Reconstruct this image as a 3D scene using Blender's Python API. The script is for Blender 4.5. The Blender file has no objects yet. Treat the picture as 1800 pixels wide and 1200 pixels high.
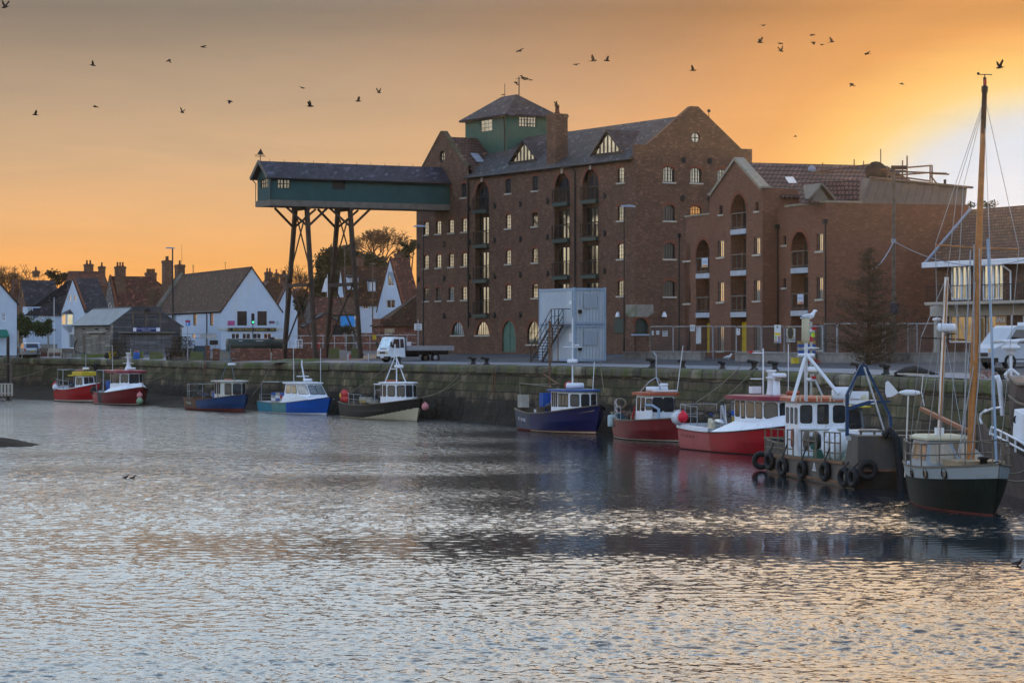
# Harbour at sunset: camera, sky and sun first, then water and quay, buildings, houses, quay furniture, boats, ropes, birds.
import bpy,math,random
from math import radians as R,sin,cos,pi,atan2,sqrt,hypot
from mathutils import Vector as V,Matrix,noise
from mathutils.geometry import tessellate_polygon
random.seed(7)
S=bpy.context.scene
COL=S.collection
F=4700.0
HC=5.6
# --------- camera
cam=bpy.data.cameras.new('camera');cam.lens=94.0;cam.sensor_width=36
cam.clip_start=1;cam.clip_end=9000
co=bpy.data.objects.new('camera',cam);COL.objects.link(co)
co.location=(0,0,HC);co.rotation_euler=(R(90),0,0);S.camera=co
# --------- view
S.view_settings.view_transform='Standard';S.view_settings.look='None'
S.view_settings.exposure=0.1;S.view_settings.gamma=1.0
S.cycles.max_bounces=6;S.cycles.glossy_bounces=4;S.cycles.diffuse_bounces=3
S.cycles.caustics_reflective=False;S.cycles.caustics_refractive=False
S.cycles.use_denoising=True
# --------- sun and sky
SUN_AZ,SUN_EL=11.9,3.4
sd=bpy.data.lights.new('sun','SUN');sd.energy=2.6;sd.angle=R(0.5);sd.color=(1.0,0.62,0.30)
so=bpy.data.objects.new('sun',sd);COL.objects.link(so)
so.rotation_euler=(R(90-SUN_EL),0,R(180-SUN_AZ)-R(180))
_d=V((sin(R(SUN_AZ))*cos(R(SUN_EL)),cos(R(SUN_AZ))*cos(R(SUN_EL)),sin(R(SUN_EL))))
so.rotation_euler=_d.to_track_quat('Z','Y').to_euler()
def lin(r,g,b):
 f=lambda c:(c/255/12.92)if c/255<=.04045 else ((c/255+.055)/1.055)**2.4
 return (f(r),f(g),f(b),1)
W=bpy.data.worlds.new('World');S.world=W;W.use_nodes=True
nt=W.node_tree;nt.nodes.clear()
class NG:
 def __init__(s,nt):s.nt=nt
 def n(s,t,**k):
  o=s.nt.nodes.new(t)
  for a,b in k.items():setattr(o,a,b)
  return o
 def l(s,a,b):s.nt.links.new(a,b)
 def m(s,op,a,b=None,c=None,clamp=False):
  o=s.n('ShaderNodeMath',operation=op,use_clamp=clamp)
  for i,x in enumerate((a,b,c)):
   if x is None:continue
   if isinstance(x,(int,float)):o.inputs[i].default_value=x
   else:s.l(x,o.inputs[i])
  return o.outputs[0]
 def ramp(s,fac,stops,interp='LINEAR'):
  o=s.n('ShaderNodeValToRGB');cr=o.color_ramp;cr.interpolation=interp
  while len(cr.elements)>1:cr.elements.remove(cr.elements[0])
  cr.elements[0].position=stops[0][0];cr.elements[0].color=stops[0][1]
  for p,c in stops[1:]:
   e=cr.elements.new(p);e.color=c
  if fac is not None:s.l(fac,o.inputs[0])
  return o.outputs[0]
 def mix(s,f,a,b,mode='MIX'):
  o=s.n('ShaderNodeMix',data_type='RGBA',blend_type=mode)
  if isinstance(f,(int,float)):o.inputs[0].default_value=f
  else:s.l(f,o.inputs[0])
  for i,x in ((6,a),(7,b)):
   if isinstance(x,(tuple,list)):o.inputs[i].default_value=tuple(x)if len(x)==4 else (*x,1)
   else:s.l(x,o.inputs[i])
  return o.outputs[2]
g=NG(nt)
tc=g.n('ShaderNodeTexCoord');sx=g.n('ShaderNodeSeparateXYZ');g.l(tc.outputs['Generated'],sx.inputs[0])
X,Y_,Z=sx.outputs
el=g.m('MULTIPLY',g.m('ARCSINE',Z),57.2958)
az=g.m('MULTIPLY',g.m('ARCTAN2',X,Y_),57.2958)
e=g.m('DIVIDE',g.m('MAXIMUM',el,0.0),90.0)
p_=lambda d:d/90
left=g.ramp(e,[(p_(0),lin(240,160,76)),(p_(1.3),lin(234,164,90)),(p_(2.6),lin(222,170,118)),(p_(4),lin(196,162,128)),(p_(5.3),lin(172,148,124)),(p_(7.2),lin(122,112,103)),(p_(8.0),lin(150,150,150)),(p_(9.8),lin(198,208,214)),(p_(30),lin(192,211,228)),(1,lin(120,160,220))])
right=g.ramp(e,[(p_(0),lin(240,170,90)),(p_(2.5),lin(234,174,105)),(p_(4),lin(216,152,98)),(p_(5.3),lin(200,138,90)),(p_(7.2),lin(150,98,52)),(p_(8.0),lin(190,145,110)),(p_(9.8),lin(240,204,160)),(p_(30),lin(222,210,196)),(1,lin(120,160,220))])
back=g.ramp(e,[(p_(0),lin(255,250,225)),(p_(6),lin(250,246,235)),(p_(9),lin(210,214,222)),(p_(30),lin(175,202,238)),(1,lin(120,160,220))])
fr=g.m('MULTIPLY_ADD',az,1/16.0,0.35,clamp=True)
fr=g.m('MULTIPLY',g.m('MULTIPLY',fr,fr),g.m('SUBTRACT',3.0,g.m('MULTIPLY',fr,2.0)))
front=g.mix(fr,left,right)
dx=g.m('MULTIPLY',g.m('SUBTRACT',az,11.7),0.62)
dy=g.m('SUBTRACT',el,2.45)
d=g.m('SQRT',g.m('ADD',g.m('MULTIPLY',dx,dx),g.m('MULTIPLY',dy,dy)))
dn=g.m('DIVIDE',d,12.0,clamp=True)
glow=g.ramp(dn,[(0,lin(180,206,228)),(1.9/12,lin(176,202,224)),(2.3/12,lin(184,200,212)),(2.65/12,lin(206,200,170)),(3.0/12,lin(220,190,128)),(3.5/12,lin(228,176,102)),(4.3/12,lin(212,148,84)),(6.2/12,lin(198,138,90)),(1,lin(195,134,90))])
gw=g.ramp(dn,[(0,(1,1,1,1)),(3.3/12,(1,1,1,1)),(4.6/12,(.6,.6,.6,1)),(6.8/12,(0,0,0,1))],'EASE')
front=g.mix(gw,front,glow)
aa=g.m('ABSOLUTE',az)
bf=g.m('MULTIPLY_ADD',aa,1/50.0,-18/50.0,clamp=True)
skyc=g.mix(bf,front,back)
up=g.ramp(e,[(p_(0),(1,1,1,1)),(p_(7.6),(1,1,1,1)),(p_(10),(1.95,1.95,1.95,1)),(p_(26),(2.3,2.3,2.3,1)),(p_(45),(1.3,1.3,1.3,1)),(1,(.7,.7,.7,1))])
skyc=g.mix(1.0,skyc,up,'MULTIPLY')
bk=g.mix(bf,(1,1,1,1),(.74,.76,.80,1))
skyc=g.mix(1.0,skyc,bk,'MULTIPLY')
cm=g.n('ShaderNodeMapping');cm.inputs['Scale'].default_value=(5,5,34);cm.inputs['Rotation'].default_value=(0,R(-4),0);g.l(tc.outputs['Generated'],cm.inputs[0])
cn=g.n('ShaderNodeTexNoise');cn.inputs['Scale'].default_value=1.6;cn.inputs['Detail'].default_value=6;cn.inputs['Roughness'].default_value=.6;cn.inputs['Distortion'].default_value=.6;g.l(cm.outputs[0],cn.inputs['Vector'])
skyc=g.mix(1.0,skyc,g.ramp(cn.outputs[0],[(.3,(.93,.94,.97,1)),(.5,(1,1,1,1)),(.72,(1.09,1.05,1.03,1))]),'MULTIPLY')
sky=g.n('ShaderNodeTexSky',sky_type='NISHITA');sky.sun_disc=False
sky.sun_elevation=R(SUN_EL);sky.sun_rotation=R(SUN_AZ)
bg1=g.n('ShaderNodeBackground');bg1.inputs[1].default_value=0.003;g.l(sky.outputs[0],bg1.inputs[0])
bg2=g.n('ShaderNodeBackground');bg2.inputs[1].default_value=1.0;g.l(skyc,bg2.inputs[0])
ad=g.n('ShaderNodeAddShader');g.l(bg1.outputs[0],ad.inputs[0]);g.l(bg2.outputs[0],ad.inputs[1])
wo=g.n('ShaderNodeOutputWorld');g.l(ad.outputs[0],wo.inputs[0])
# --------- helpers
def P(px,py,Y):return V(((px-900)/F*Y,Y,HC-(py-600)/F*Y))
class Frame:
 """local axes of a building or boat: +x runs right and towards the camera at th degrees off the view axis, +y inward"""
 def __init__(s,ox,oy,oz,th):
  s.o=V((ox,oy,oz));s.th=th;s.k=1.0
  s.x=V((sin(R(th)),-cos(R(th)),0));s.y=V((cos(R(th)),sin(R(th)),0));s.rz=atan2(s.x.y,s.x.x)
 def ray(s,px,py):
  d=V(((px-900)/F,1,-(py-600)/F));c=V((0,0,HC))-s.o
  return V((c.dot(s.x),c.dot(s.y),c.z)),V((d.dot(s.x),d.dot(s.y),d.z))
 def hy(s,px,py,yl):
  c,d=s.ray(px,py);t=(yl-c.y)/d.y;return c.x+t*d.x,c.z+t*d.z
 def hx(s,px,py,xl):
  c,d=s.ray(px,py);t=(xl-c.x)/d.x;return c.y+t*d.y,c.z+t*d.z
 def hz(s,px,py,zl):
  c,d=s.ray(px,py);t=(zl-c.z)/d.z;return c.x+t*d.x,c.y+t*d.y
 def w(s,x,y,z):return s.o+s.x*x+s.y*y+V((0,0,z*s.k))
 def sub(s,x,y,z,dth=0):p=s.w(x,y,z);return Frame(p.x,p.y,p.z,s.th+dth)
def fpx(px,Y,z,th):p=P(px,600,Y);return Frame(p.x,p.y,z,th)
class MB:
 def __init__(s):s.v=[];s.f=[];s.mi=[];s.sm=[]
 def add(s,vs,fs,m=0,sm=False):
  b=len(s.v);s.v+=[tuple(v)for v in vs]
  for i,f in enumerate(fs):
   s.f.append(tuple(b+k for k in f));s.mi.append(m[i]if isinstance(m,list)else m);s.sm.append(sm)
  return s
 def box(s,x0,x1,y0,y1,z0,z1,m=0):
  vs=[(x,y,z)for z in (z0,z1)for y in (y0,y1)for x in (x0,x1)]
  return s.add(vs,[(0,2,3,1),(4,5,7,6),(0,1,5,4),(2,6,7,3),(0,4,6,2),(1,3,7,5)],m)
 def quad(s,a,b,c,d,m=0):return s.add([a,b,c,d],[(0,1,2,3)],m)
 def poly(s,pts,m=0):return s.add(pts,[tuple(range(len(pts)))],m)
 def bar(s,p,q,w,h=None,m=0,up=(0,0,1)):
  p,q=V(p),V(q);h=h or w;d=(q-p).normalized();u=V(up)
  if abs(d.dot(u))>.98:u=V((1,0,0))
  a=d.cross(u).normalized();b=a.cross(d).normalized();a*=w/2;b*=h/2
  vs=[c+i*a+j*b for c in (p,q)for i,j in ((-1,-1),(1,-1),(1,1),(-1,1))]
  return s.add(vs,[(0,1,2,3),(7,6,5,4),(0,4,5,1),(1,5,6,2),(2,6,7,3),(3,7,4,0)],m)
 def tube(s,pts,r,n=6,m=0,cap=True):
  pts=[V(p)for p in pts];k=len(pts);rs=r if isinstance(r,(list,tuple))else [r]*k
  vs=[];pa=None
  for i,p in enumerate(pts):
   d=(pts[min(i+1,k-1)]-pts[max(i-1,0)])
   d=d.normalized()if d.length>1e-9 else V((0,0,1))
   if pa is None:pa=d.orthogonal().normalized()
   else:
    pa=pa-d*pa.dot(d);pa=pa.normalized()if pa.length>1e-6 else d.orthogonal().normalized()
   b=d.cross(pa)
   for j in range(n):
    a=2*pi*j/n;vs.append(p+(pa*cos(a)+b*sin(a))*rs[i])
  fs=[(i*n+j,i*n+(j+1)%n,(i+1)*n+(j+1)%n,(i+1)*n+j)for i in range(k-1)for j in range(n)]
  s.add(vs,fs,m,n>4)
  if cap:s.add(vs[:n],[tuple(range(n))],m);s.add(vs[-n:],[tuple(range(n))],m)
  return s
 def lathe(s,c,prof,n=16,m=0,ax=(0,0,1),arc=1.0):
  c=V(c);ax=V(ax).normalized();a=ax.orthogonal().normalized();b=ax.cross(a);vs=[]
  for r,z in prof:
   for j in range(n):
    t=2*pi*j/n;vs.append(c+ax*z+(a*cos(t)+b*sin(t))*r)
  fs=[(i*n+j,i*n+(j+1)%n,(i+1)*n+(j+1)%n,(i+1)*n+j)for i in range(len(prof)-1)for j in range(n)]
  return s.add(vs,fs,m,True)
 def ball(s,c,r,sc=(1,1,1),n=12,m=0,k=7):
  vs=[];c=V(c)
  for i in range(k+1):
   t=pi*i/k
   for j in range(n):
    a=2*pi*j/n;vs.append(c+V((sin(t)*cos(a)*r*sc[0],sin(t)*sin(a)*r*sc[1],cos(t)*r*sc[2])))
  fs=[(i*n+j,i*n+(j+1)%n,(i+1)*n+(j+1)%n,(i+1)*n+j)for i in range(k)for j in range(n)]
  return s.add(vs,fs,m,True)
 def torus(s,c,Rr,r,ax=(0,1,0),n=18,k=8,m=0):
  c=V(c);ax=V(ax).normalized();a=ax.orthogonal().normalized();b=ax.cross(a);vs=[]
  for i in range(n):
   t=2*pi*i/n;d=a*cos(t)+b*sin(t)
   for j in range(k):
    u=2*pi*j/k;vs.append(c+d*(Rr+r*cos(u))+ax*(r*sin(u)))
  fs=[(i*k+j,i*k+(j+1)%k,((i+1)%n)*k+(j+1)%k,((i+1)%n)*k+j)for i in range(n)for j in range(k)]
  return s.add(vs,fs,m,True)
 def prism(s,poly,T,d0,d1,m=0):
  n=len(poly);A=[T(a,z,d0)for a,z in poly];B=[T(a,z,d1)for a,z in poly]
  s.add(A+B,[tuple(range(n)),tuple(range(2*n-1,n-1,-1))]+[(i,(i+1)%n,n+(i+1)%n,n+i)for i in range(n)],m)
  return s
 def wall(s,outer,holes,T,rev,m=0,mr=None,d0=0.0):
  loops=[outer]+holes;flat=[p for l in loops for p in l]
  tris=tessellate_polygon([[V((a,z,0))for a,z in l]for l in loops])
  s.add([T(a,z,d0)for a,z in flat],[tuple(t)for t in tris],m)
  for l in holes:
   n=len(l);A=[T(a,z,d0)for a,z in l];B=[T(a,z,d0+rev)for a,z in l]
   s.add(A+B,[(i,(i+1)%n,n+(i+1)%n,n+i)for i in range(n)],m if mr is None else mr)
  return s
 def build(s,name,mats,parent=None,loc=None,rz=0):
  me=bpy.data.meshes.new(name);me.from_pydata(s.v,[],s.f)
  if not isinstance(mats,(list,tuple)):mats=[mats]
  for m_ in mats:me.materials.append(m_)
  me.polygons.foreach_set('material_index',s.mi);me.polygons.foreach_set('use_smooth',s.sm)
  me.update()
  o=bpy.data.objects.new(name,me);COL.objects.link(o)
  if parent is not None:o.parent=parent
  if loc is not None:o.location=loc
  if rz:o.rotation_euler.z=rz
  return o
def tag(o,label=None,cat=None,group=None,kind=None):
 if label:o['label']=label
 if cat:o['category']=cat
 if group:o['group']=group
 if kind:o['kind']=kind
 return o
def thing(name,label,cat,loc=(0,0,0),rz=0,group=None):
 o=bpy.data.objects.new(name,None);COL.objects.link(o);o.location=loc;o.rotation_euler.z=rz
 o.empty_display_size=.3
 return tag(o,label,cat,group)
def tfr(name,label,cat,fr,group=None):return thing(name,label,cat,fr.o,fr.rz,group)
def copytree(o,parent=None):
 c=o.copy();COL.objects.link(c);c.parent=parent
 for ch in list(o.children):copytree(ch,c)
 return c
# --------- materials
_M={}
def mat(name,col,rough=.7,var=.25,scale=3.0,metal=0.0,bump=.0,bs=None,spec=.3,col2=None,c2lo=.5,c2hi=.7,c2s=.6,coat=0,streak=False):
 """base colour broken up by noise; col2 = stains of a second colour with their own shapes"""
 if name in _M:return _M[name]
 M=bpy.data.materials.new(name);M.use_nodes=True;t=M.node_tree;t.nodes.clear();h=NG(t)
 pb=h.n('ShaderNodeBsdfPrincipled');out=h.n('ShaderNodeOutputMaterial');h.l(pb.outputs[0],out.inputs[0])
 tc=h.n('ShaderNodeTexCoord');vec=tc.outputs['Object']
 nz=h.n('ShaderNodeTexNoise');nz.inputs['Scale'].default_value=scale;nz.inputs['Detail'].default_value=6;nz.inputs['Roughness'].default_value=.65
 h.l(vec,nz.inputs['Vector'])
 lo=tuple(c*(1-var)for c in col[:3])+(1,);hi=tuple(min(1,c*(1+var))for c in col[:3])+(1,)
 c=h.ramp(nz.outputs[0],[(.3,lo),(.7,hi)])
 if col2:
  n2=h.n('ShaderNodeTexNoise');n2.inputs['Scale'].default_value=c2s;n2.inputs['Detail'].default_value=7;n2.inputs['Roughness'].default_value=.7
  if streak:
   mp=h.n('ShaderNodeMapping');mp.inputs['Scale'].default_value=(1,1,.18);h.l(vec,mp.inputs[0]);h.l(mp.outputs[0],n2.inputs['Vector'])
  else:h.l(vec,n2.inputs['Vector'])
  f=h.ramp(n2.outputs[0],[(c2lo,(0,0,0,1)),(c2hi,(1,1,1,1))]);c=h.mix(f,c,(*col2[:3],1))
 h.l(c,pb.inputs['Base Color']);pb.inputs['Roughness'].default_value=rough;pb.inputs['Metallic'].default_value=metal
 pb.inputs['Specular IOR Level'].default_value=spec;pb.inputs['Coat Weight'].default_value=coat
 if bump:
  b=h.n('ShaderNodeBump');b.inputs['Distance'].default_value=bump
  if bs:
   n3=h.n('ShaderNodeTexNoise');n3.inputs['Scale'].default_value=bs;n3.inputs['Detail'].default_value=4;h.l(vec,n3.inputs['Vector']);h.l(n3.outputs[0],b.inputs['Height'])
  else:h.l(nz.outputs[0],b.inputs['Height'])
  h.l(b.outputs[0],pb.inputs['Normal'])
 _M[name]=M;return M
def course(name,c1,c2,mortar,bw=.225,bh=.075,ms=.012,var=.35,rough=.85,bump=.01,stain=None,st=(.52,.7),sts=.35,bias=0.0,off=.5,rowstain=None,bvar=1.0,lowstain=None):
 """bricks, stone blocks, tiles or slates laid in courses, for upright or sloping faces of any direction"""
 if name in _M:return _M[name]
 M=bpy.data.materials.new(name);M.use_nodes=True;t=M.node_tree;t.nodes.clear();h=NG(t)
 pb=h.n('ShaderNodeBsdfPrincipled');out=h.n('ShaderNodeOutputMaterial');h.l(pb.outputs[0],out.inputs[0])
 tc=h.n('ShaderNodeTexCoord');s_=h.n('ShaderNodeSeparateXYZ');h.l(tc.outputs['Object'],s_.inputs[0])
 cb=h.n('ShaderNodeCombineXYZ');h.l(h.m('ADD',s_.outputs[0],s_.outputs[1]),cb.inputs[0]);h.l(s_.outputs[2],cb.inputs[1])
 wn=h.n('ShaderNodeTexNoise');wn.inputs['Scale'].default_value=1.2;h.l(tc.outputs['Object'],wn.inputs['Vector'])
 ws=h.n('ShaderNodeVectorMath',operation='SCALE');ws.inputs['Scale'].default_value=bh*.35;h.l(wn.outputs['Color'],ws.inputs[0])
 wa=h.n('ShaderNodeVectorMath',operation='ADD');h.l(cb.outputs[0],wa.inputs[0]);h.l(ws.outputs[0],wa.inputs[1])
 br=h.n('ShaderNodeTexBrick');br.offset=off;br.inputs['Scale'].default_value=1;br.inputs['Brick Width'].default_value=bw;br.inputs['Row Height'].default_value=bh
 br.inputs['Mortar Size'].default_value=ms;br.inputs['Mortar Smooth'].default_value=.3;br.inputs['Bias'].default_value=bias
 h.l(wa.outputs[0],br.inputs['Vector'])
 br.inputs['Color1'].default_value=(*c1,1);br.inputs['Color2'].default_value=(*c2,1);br.inputs['Mortar'].default_value=(*mortar,1)
 nz=h.n('ShaderNodeTexNoise');nz.inputs['Scale'].default_value=.9;nz.inputs['Detail'].default_value=8;nz.inputs['Roughness'].default_value=.7;h.l(tc.outputs['Object'],nz.inputs['Vector'])
 v=h.ramp(nz.outputs[0],[(.3,(1-var,)*3+(1,)),(.7,(1+var,)*3+(1,))])
 c=h.mix(1.0,br.outputs['Color'],v,'MULTIPLY')
 n5=h.n('ShaderNodeTexWhiteNoise');
 fl=h.n('ShaderNodeVectorMath',operation='SNAP');fl.inputs[1].default_value=(bw,bh,1);h.l(wa.outputs[0],fl.inputs[0]);h.l(fl.outputs[0],n5.inputs[0])
 bv=h.ramp(n5.outputs[0],[(0,(1-.35*bvar,)*3+(1,)),(.9,(1+.12*bvar,)*3+(1,)),(.97,(1+1.3*bvar,)*3+(1,))])
 c=h.mix(1.0,c,bv,'MULTIPLY')
 if stain:
  n2=h.n('ShaderNodeTexNoise');n2.inputs['Scale'].default_value=sts;n2.inputs['Detail'].default_value=8;n2.inputs['Roughness'].default_value=.72
  mp=h.n('ShaderNodeMapping');mp.inputs['Scale'].default_value=(1,1,.45);h.l(tc.outputs['Object'],mp.inputs[0]);h.l(mp.outputs[0],n2.inputs['Vector'])
  f=h.ramp(n2.outputs[0],[(st[0],(0,0,0,1)),(st[1],(1,1,1,1))]);c=h.mix(f,c,(*stain,1))
 if rowstain:
  for z0,z1,rc,k in rowstain:
   n4=h.n('ShaderNodeTexNoise');n4.inputs['Scale'].default_value=.5;n4.inputs['Detail'].default_value=6;n4.inputs['Roughness'].default_value=.75;h.l(tc.outputs['Object'],n4.inputs['Vector'])
   zz=h.m('MULTIPLY_ADD',n4.outputs[0],2.2,h.m('ADD',s_.outputs[2],-1.1))
   mr=h.n('ShaderNodeMapRange',interpolation_type='SMOOTHSTEP');h.l(zz,mr.inputs[0]);mr.inputs[1].default_value=z0-.25;mr.inputs[2].default_value=z0+.25
   m2=h.n('ShaderNodeMapRange',interpolation_type='SMOOTHSTEP');h.l(zz,m2.inputs[0]);m2.inputs[1].default_value=z1-.25;m2.inputs[2].default_value=z1+.25;m2.inputs[3].default_value=1;m2.inputs[4].default_value=0
   c=h.mix(h.m('MULTIPLY',h.m('MULTIPLY',mr.outputs[0],m2.outputs[0]),k),c,(*rc,1))
 h.l(c,pb.inputs['Base Color']);pb.inputs['Roughness'].default_value=rough;pb.inputs['Specular IOR Level'].default_value=.3
 b=h.n('ShaderNodeBump');b.inputs['Distance'].default_value=bump;h.l(h.m('SUBTRACT',h.m('MULTIPLY',nz.outputs[0],.7),br.outputs['Fac']),b.inputs['Height']);h.l(b.outputs[0],pb.inputs['Normal'])
 _M[name]=M;return M
def emis(name,col,st=1.0):
 if name in _M:return _M[name]
 M=bpy.data.materials.new(name);M.use_nodes=True;pb=M.node_tree.nodes['Principled BSDF']
 pb.inputs['Base Color'].default_value=(*col,1);pb.inputs['Emission Color'].default_value=(*col,1);pb.inputs['Emission Strength'].default_value=st
 _M[name]=M;return M
m_brick=course('old_brick',(.155,.068,.038),(.105,.046,.029),(.17,.125,.085),ms=.012,var=.28,stain=(.09,.058,.042),st=(.5,.78),bvar=.5)
m_brickn=course('new_brick',(.23,.086,.046),(.175,.064,.035),(.18,.12,.08),var=.12,ms=.014,stain=(.18,.07,.042),st=(.55,.8),bvar=.22)
m_brickr=course('red_brick',(.23,.075,.042),(.17,.055,.035),(.16,.12,.09),var=.3)
m_bricks=mat('brick_arch',(.20,.065,.035),.85,.2,8)
m_flint=course('flint',(.20,.19,.17),(.12,.115,.11),(.17,.15,.12),bw=.16,bh=.12,ms=.02,var=.4)
m_slate=course('slate',(.055,.058,.062),(.038,.04,.044),(.022,.022,.022),bw=.3,bh=.18,ms=.012,rough=.8,stain=(.085,.083,.078),st=(.52,.7),sts=.7,bump=.02)
m_slate2=course('dark_slate',(.045,.045,.05),(.03,.03,.036),(.03,.03,.035),bw=.3,bh=.18,ms=.012,rough=.8,bump=.02)
m_tile=course('pantile',(.17,.06,.032),(.12,.042,.026),(.05,.025,.018),bw=.26,bh=.24,ms=.03,rough=.8,stain=(.09,.06,.03),st=(.5,.68),bump=.05)
m_tileb=course('brown_tile',(.13,.065,.045),(.10,.05,.036),(.045,.026,.02),bw=.33,bh=.26,ms=.035,rough=.75,bump=.05)
m_tilem=course('mossy_tile',(.12,.052,.026),(.085,.04,.02),(.035,.02,.012),bw=.26,bh=.22,ms=.03,rough=.85,stain=(.055,.045,.018),st=(.52,.68),bump=.05,sts=.8)
m_render=mat('white_render',(.54,.63,.72),.8,.06,1.5,col2=(.58,.57,.52),c2lo=.55,c2hi=.85,c2s=.5,streak=True)  # white walls; blue of the skylight put into the base colour
m_white=mat('white_paint',(.82,.85,.88),.4,.08,4,col2=(.36,.27,.17),c2lo=.55,c2hi=.82,c2s=1.6,streak=True,spec=.5)
m_plast=mat('white_plastic',(.78,.80,.82),.35,.04,4)
m_cream=mat('cream_stone',(.48,.44,.36),.8,.15,3)
m_teal=mat('teal_board',(.020,.080,.078),.6,.12,1.2)
m_green=mat('green_board',(.032,.105,.072),.6,.12,1.2)
m_dgreen=mat('dark_green_paint',(.035,.06,.05),.5,.2,3)
m_beam=mat('beam_paint',(.16,.14,.11),.7,.25,2)
m_black=mat('black_iron',(.018,.018,.018),.5,.3,4)
m_bframe=mat('dark_frame',(.022,.016,.013),.5,.2,4)
m_steel=mat('galvanised',(.36,.38,.40),.45,.2,5,metal=.6)
m_alu=mat('aluminium',(.55,.57,.6),.3,.15,5,metal=.9)
m_lead=mat('lead',(.28,.31,.36),.5,.25,2)
m_bsteel=mat('pale_blue_steel',(.30,.40,.50),.5,.15,2)
m_wood=mat('varnished_spar',(.42,.16,.035),.35,.25,4,spec=.5)
m_timber=mat('grey_timber',(.13,.105,.08),.85,.35,3,bump=.01)
m_ttimber=mat('trestle_timber',(.06,.04,.027),.75,.3,2,bump=.01)
m_conc=mat('concrete',(.27,.25,.21),.9,.25,2,col2=(.13,.15,.07),c2lo=.45,c2hi=.65,c2s=.7,bump=.02)
m_conc2=mat('plain_concrete',(.25,.235,.21),.9,.25,2,col2=(.14,.13,.11),c2lo=.5,c2hi=.75,c2s=.8,bump=.02,streak=True)
m_glass=mat('bright_glass',(.52,.50,.43),.06,.45,.55,metal=1.0)
m_glassd=mat('dark_glass',(.035,.04,.045),.06,.3,1.5,metal=0,spec=.9)
m_glassm=mat('half_glass',(.30,.28,.24),.08,.5,1.2,metal=1.0)
m_cabg=mat('cabin_glass',(.03,.035,.04),.08,.4,2.5,spec=.8)
m_orange=mat('orange_paint',(.42,.10,.045),.5,.2,3)
m_yellow=mat('yellow_paint',(.62,.45,.03),.5,.15,3)
m_ydoor=mat('yellow_door',(.72,.50,.01),.5,.08,2)
m_red=mat('red_paint',(.42,.02,.025),.3,.15,1.2,col2=(.30,.04,.04),c2lo=.55,c2hi=.8,c2s=1.2,streak=True)
m_blue=mat('blue_paint',(.03,.12,.42),.4,.15,2)
m_rope=mat('rope',(.22,.19,.13),.9,.2,5)
m_rubber=mat('rubber',(.015,.015,.015),.7,.3,6)
m_buoy=mat('red_buoy',(.55,.05,.045),.5,.1,3)
m_rust=mat('rusty_steel',(.17,.09,.05),.8,.4,4)
m_fir=mat('leaf_dark',(.045,.05,.022),.8,.5,.7)
m_leaf=mat('leaf_green',(.05,.075,.02),.8,.5,.7)
m_bark=mat('bark',(.09,.06,.035),.9,.3,3)
# ========= the setting: quay, ground, water
QE=[(-1500,900,3.95),(-150,335,3.95),(-75,291,3.95),(-52.7,275,3.96),(-35.9,252,3.88),(-24.4,229,3.82),(-18.8,220.5,3.86),(-13.4,210,3.9),(-6.7,197,3.92),(0,181.5,3.98),(5.27,171,3.97),(10.0,160,3.97),(15.0,140,4.0),(17.4,123,4.0),(19.7,107,4.0),(23.5,80,4.0),(30,40,4.0),(45,-60,4.0)]
QN=V((.9,.42,0)).normalized()
def qdist(X,Y):
 best=(1e9,4.0)
 for(x0,y0,z0),(x1,y1,z1)in zip(QE,QE[1:]):
  dx,dy=x1-x0,y1-y0;L2=dx*dx+dy*dy;t=max(0,min(1,((X-x0)*dx+(Y-y0)*dy)/L2))
  d=hypot(X-x0-t*dx,Y-y0-t*dy)
  if d<best[0]:best=(d,z0+t*(z1-z0))
 return best
def gz(X,Y):
 d,z=qdist(X,Y)
 return z+min(d,20)*.040+max(0,min(d-20,200))*.0012
def GP(px,py):
 Y=90.0;last=None
 while Y<700:
  p=P(px,py,Y)
  if qdist(p.x,p.y)[0]>0 and inland(p.x,p.y)and p.z<=gz(p.x,p.y):return V((p.x,p.y,gz(p.x,p.y)))
  Y+=.25
 return V((P(px,py,300).x,300,gz(P(px,py,300).x,300)))
def inland(X,Y):
 for(x0,y0,z0),(x1,y1,z1)in zip(QE,QE[1:]):
  if y1<=Y<=y0:return X>x0+(x1-x0)*(y0-Y)/(y0-y1)
 return X>0
def GY(px,Y):
 x=(px-900)/F*Y
 while not (inland(x,Y)and qdist(x,Y)[0]>.9):Y+=.5;x=(px-900)/F*Y
 return V((x,Y,gz(x,Y)))
m_water=bpy.data.materials.new('harbour_water');m_water.use_nodes=True
t=m_water.node_tree;t.nodes.clear();h=NG(t)
pb=h.n('ShaderNodeBsdfPrincipled');out=h.n('ShaderNodeOutputMaterial');h.l(pb.outputs[0],out.inputs[0])
pb.inputs['Base Color'].default_value=(.018,.028,.034,1);pb.inputs['Roughness'].default_value=.06;pb.inputs['IOR'].default_value=1.8
tc=h.n('ShaderNodeTexCoord');vec=tc.outputs['Object']
def wnoise(sx_,sy_,sc,det,rough=.55,dist=0.0):
 mp=h.n('ShaderNodeMapping');mp.inputs['Scale'].default_value=(sx_,sy_,1);h.l(vec,mp.inputs[0])
 n=h.n('ShaderNodeTexNoise');n.inputs['Scale'].default_value=sc;n.inputs['Detail'].default_value=det;n.inputs['Roughness'].default_value=rough;n.inputs['Distortion'].default_value=dist
 h.l(mp.outputs[0],n.inputs['Vector']);return n.outputs[0]
w1=wnoise(1.0,.8,5.5,2,.55,.2)
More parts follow.
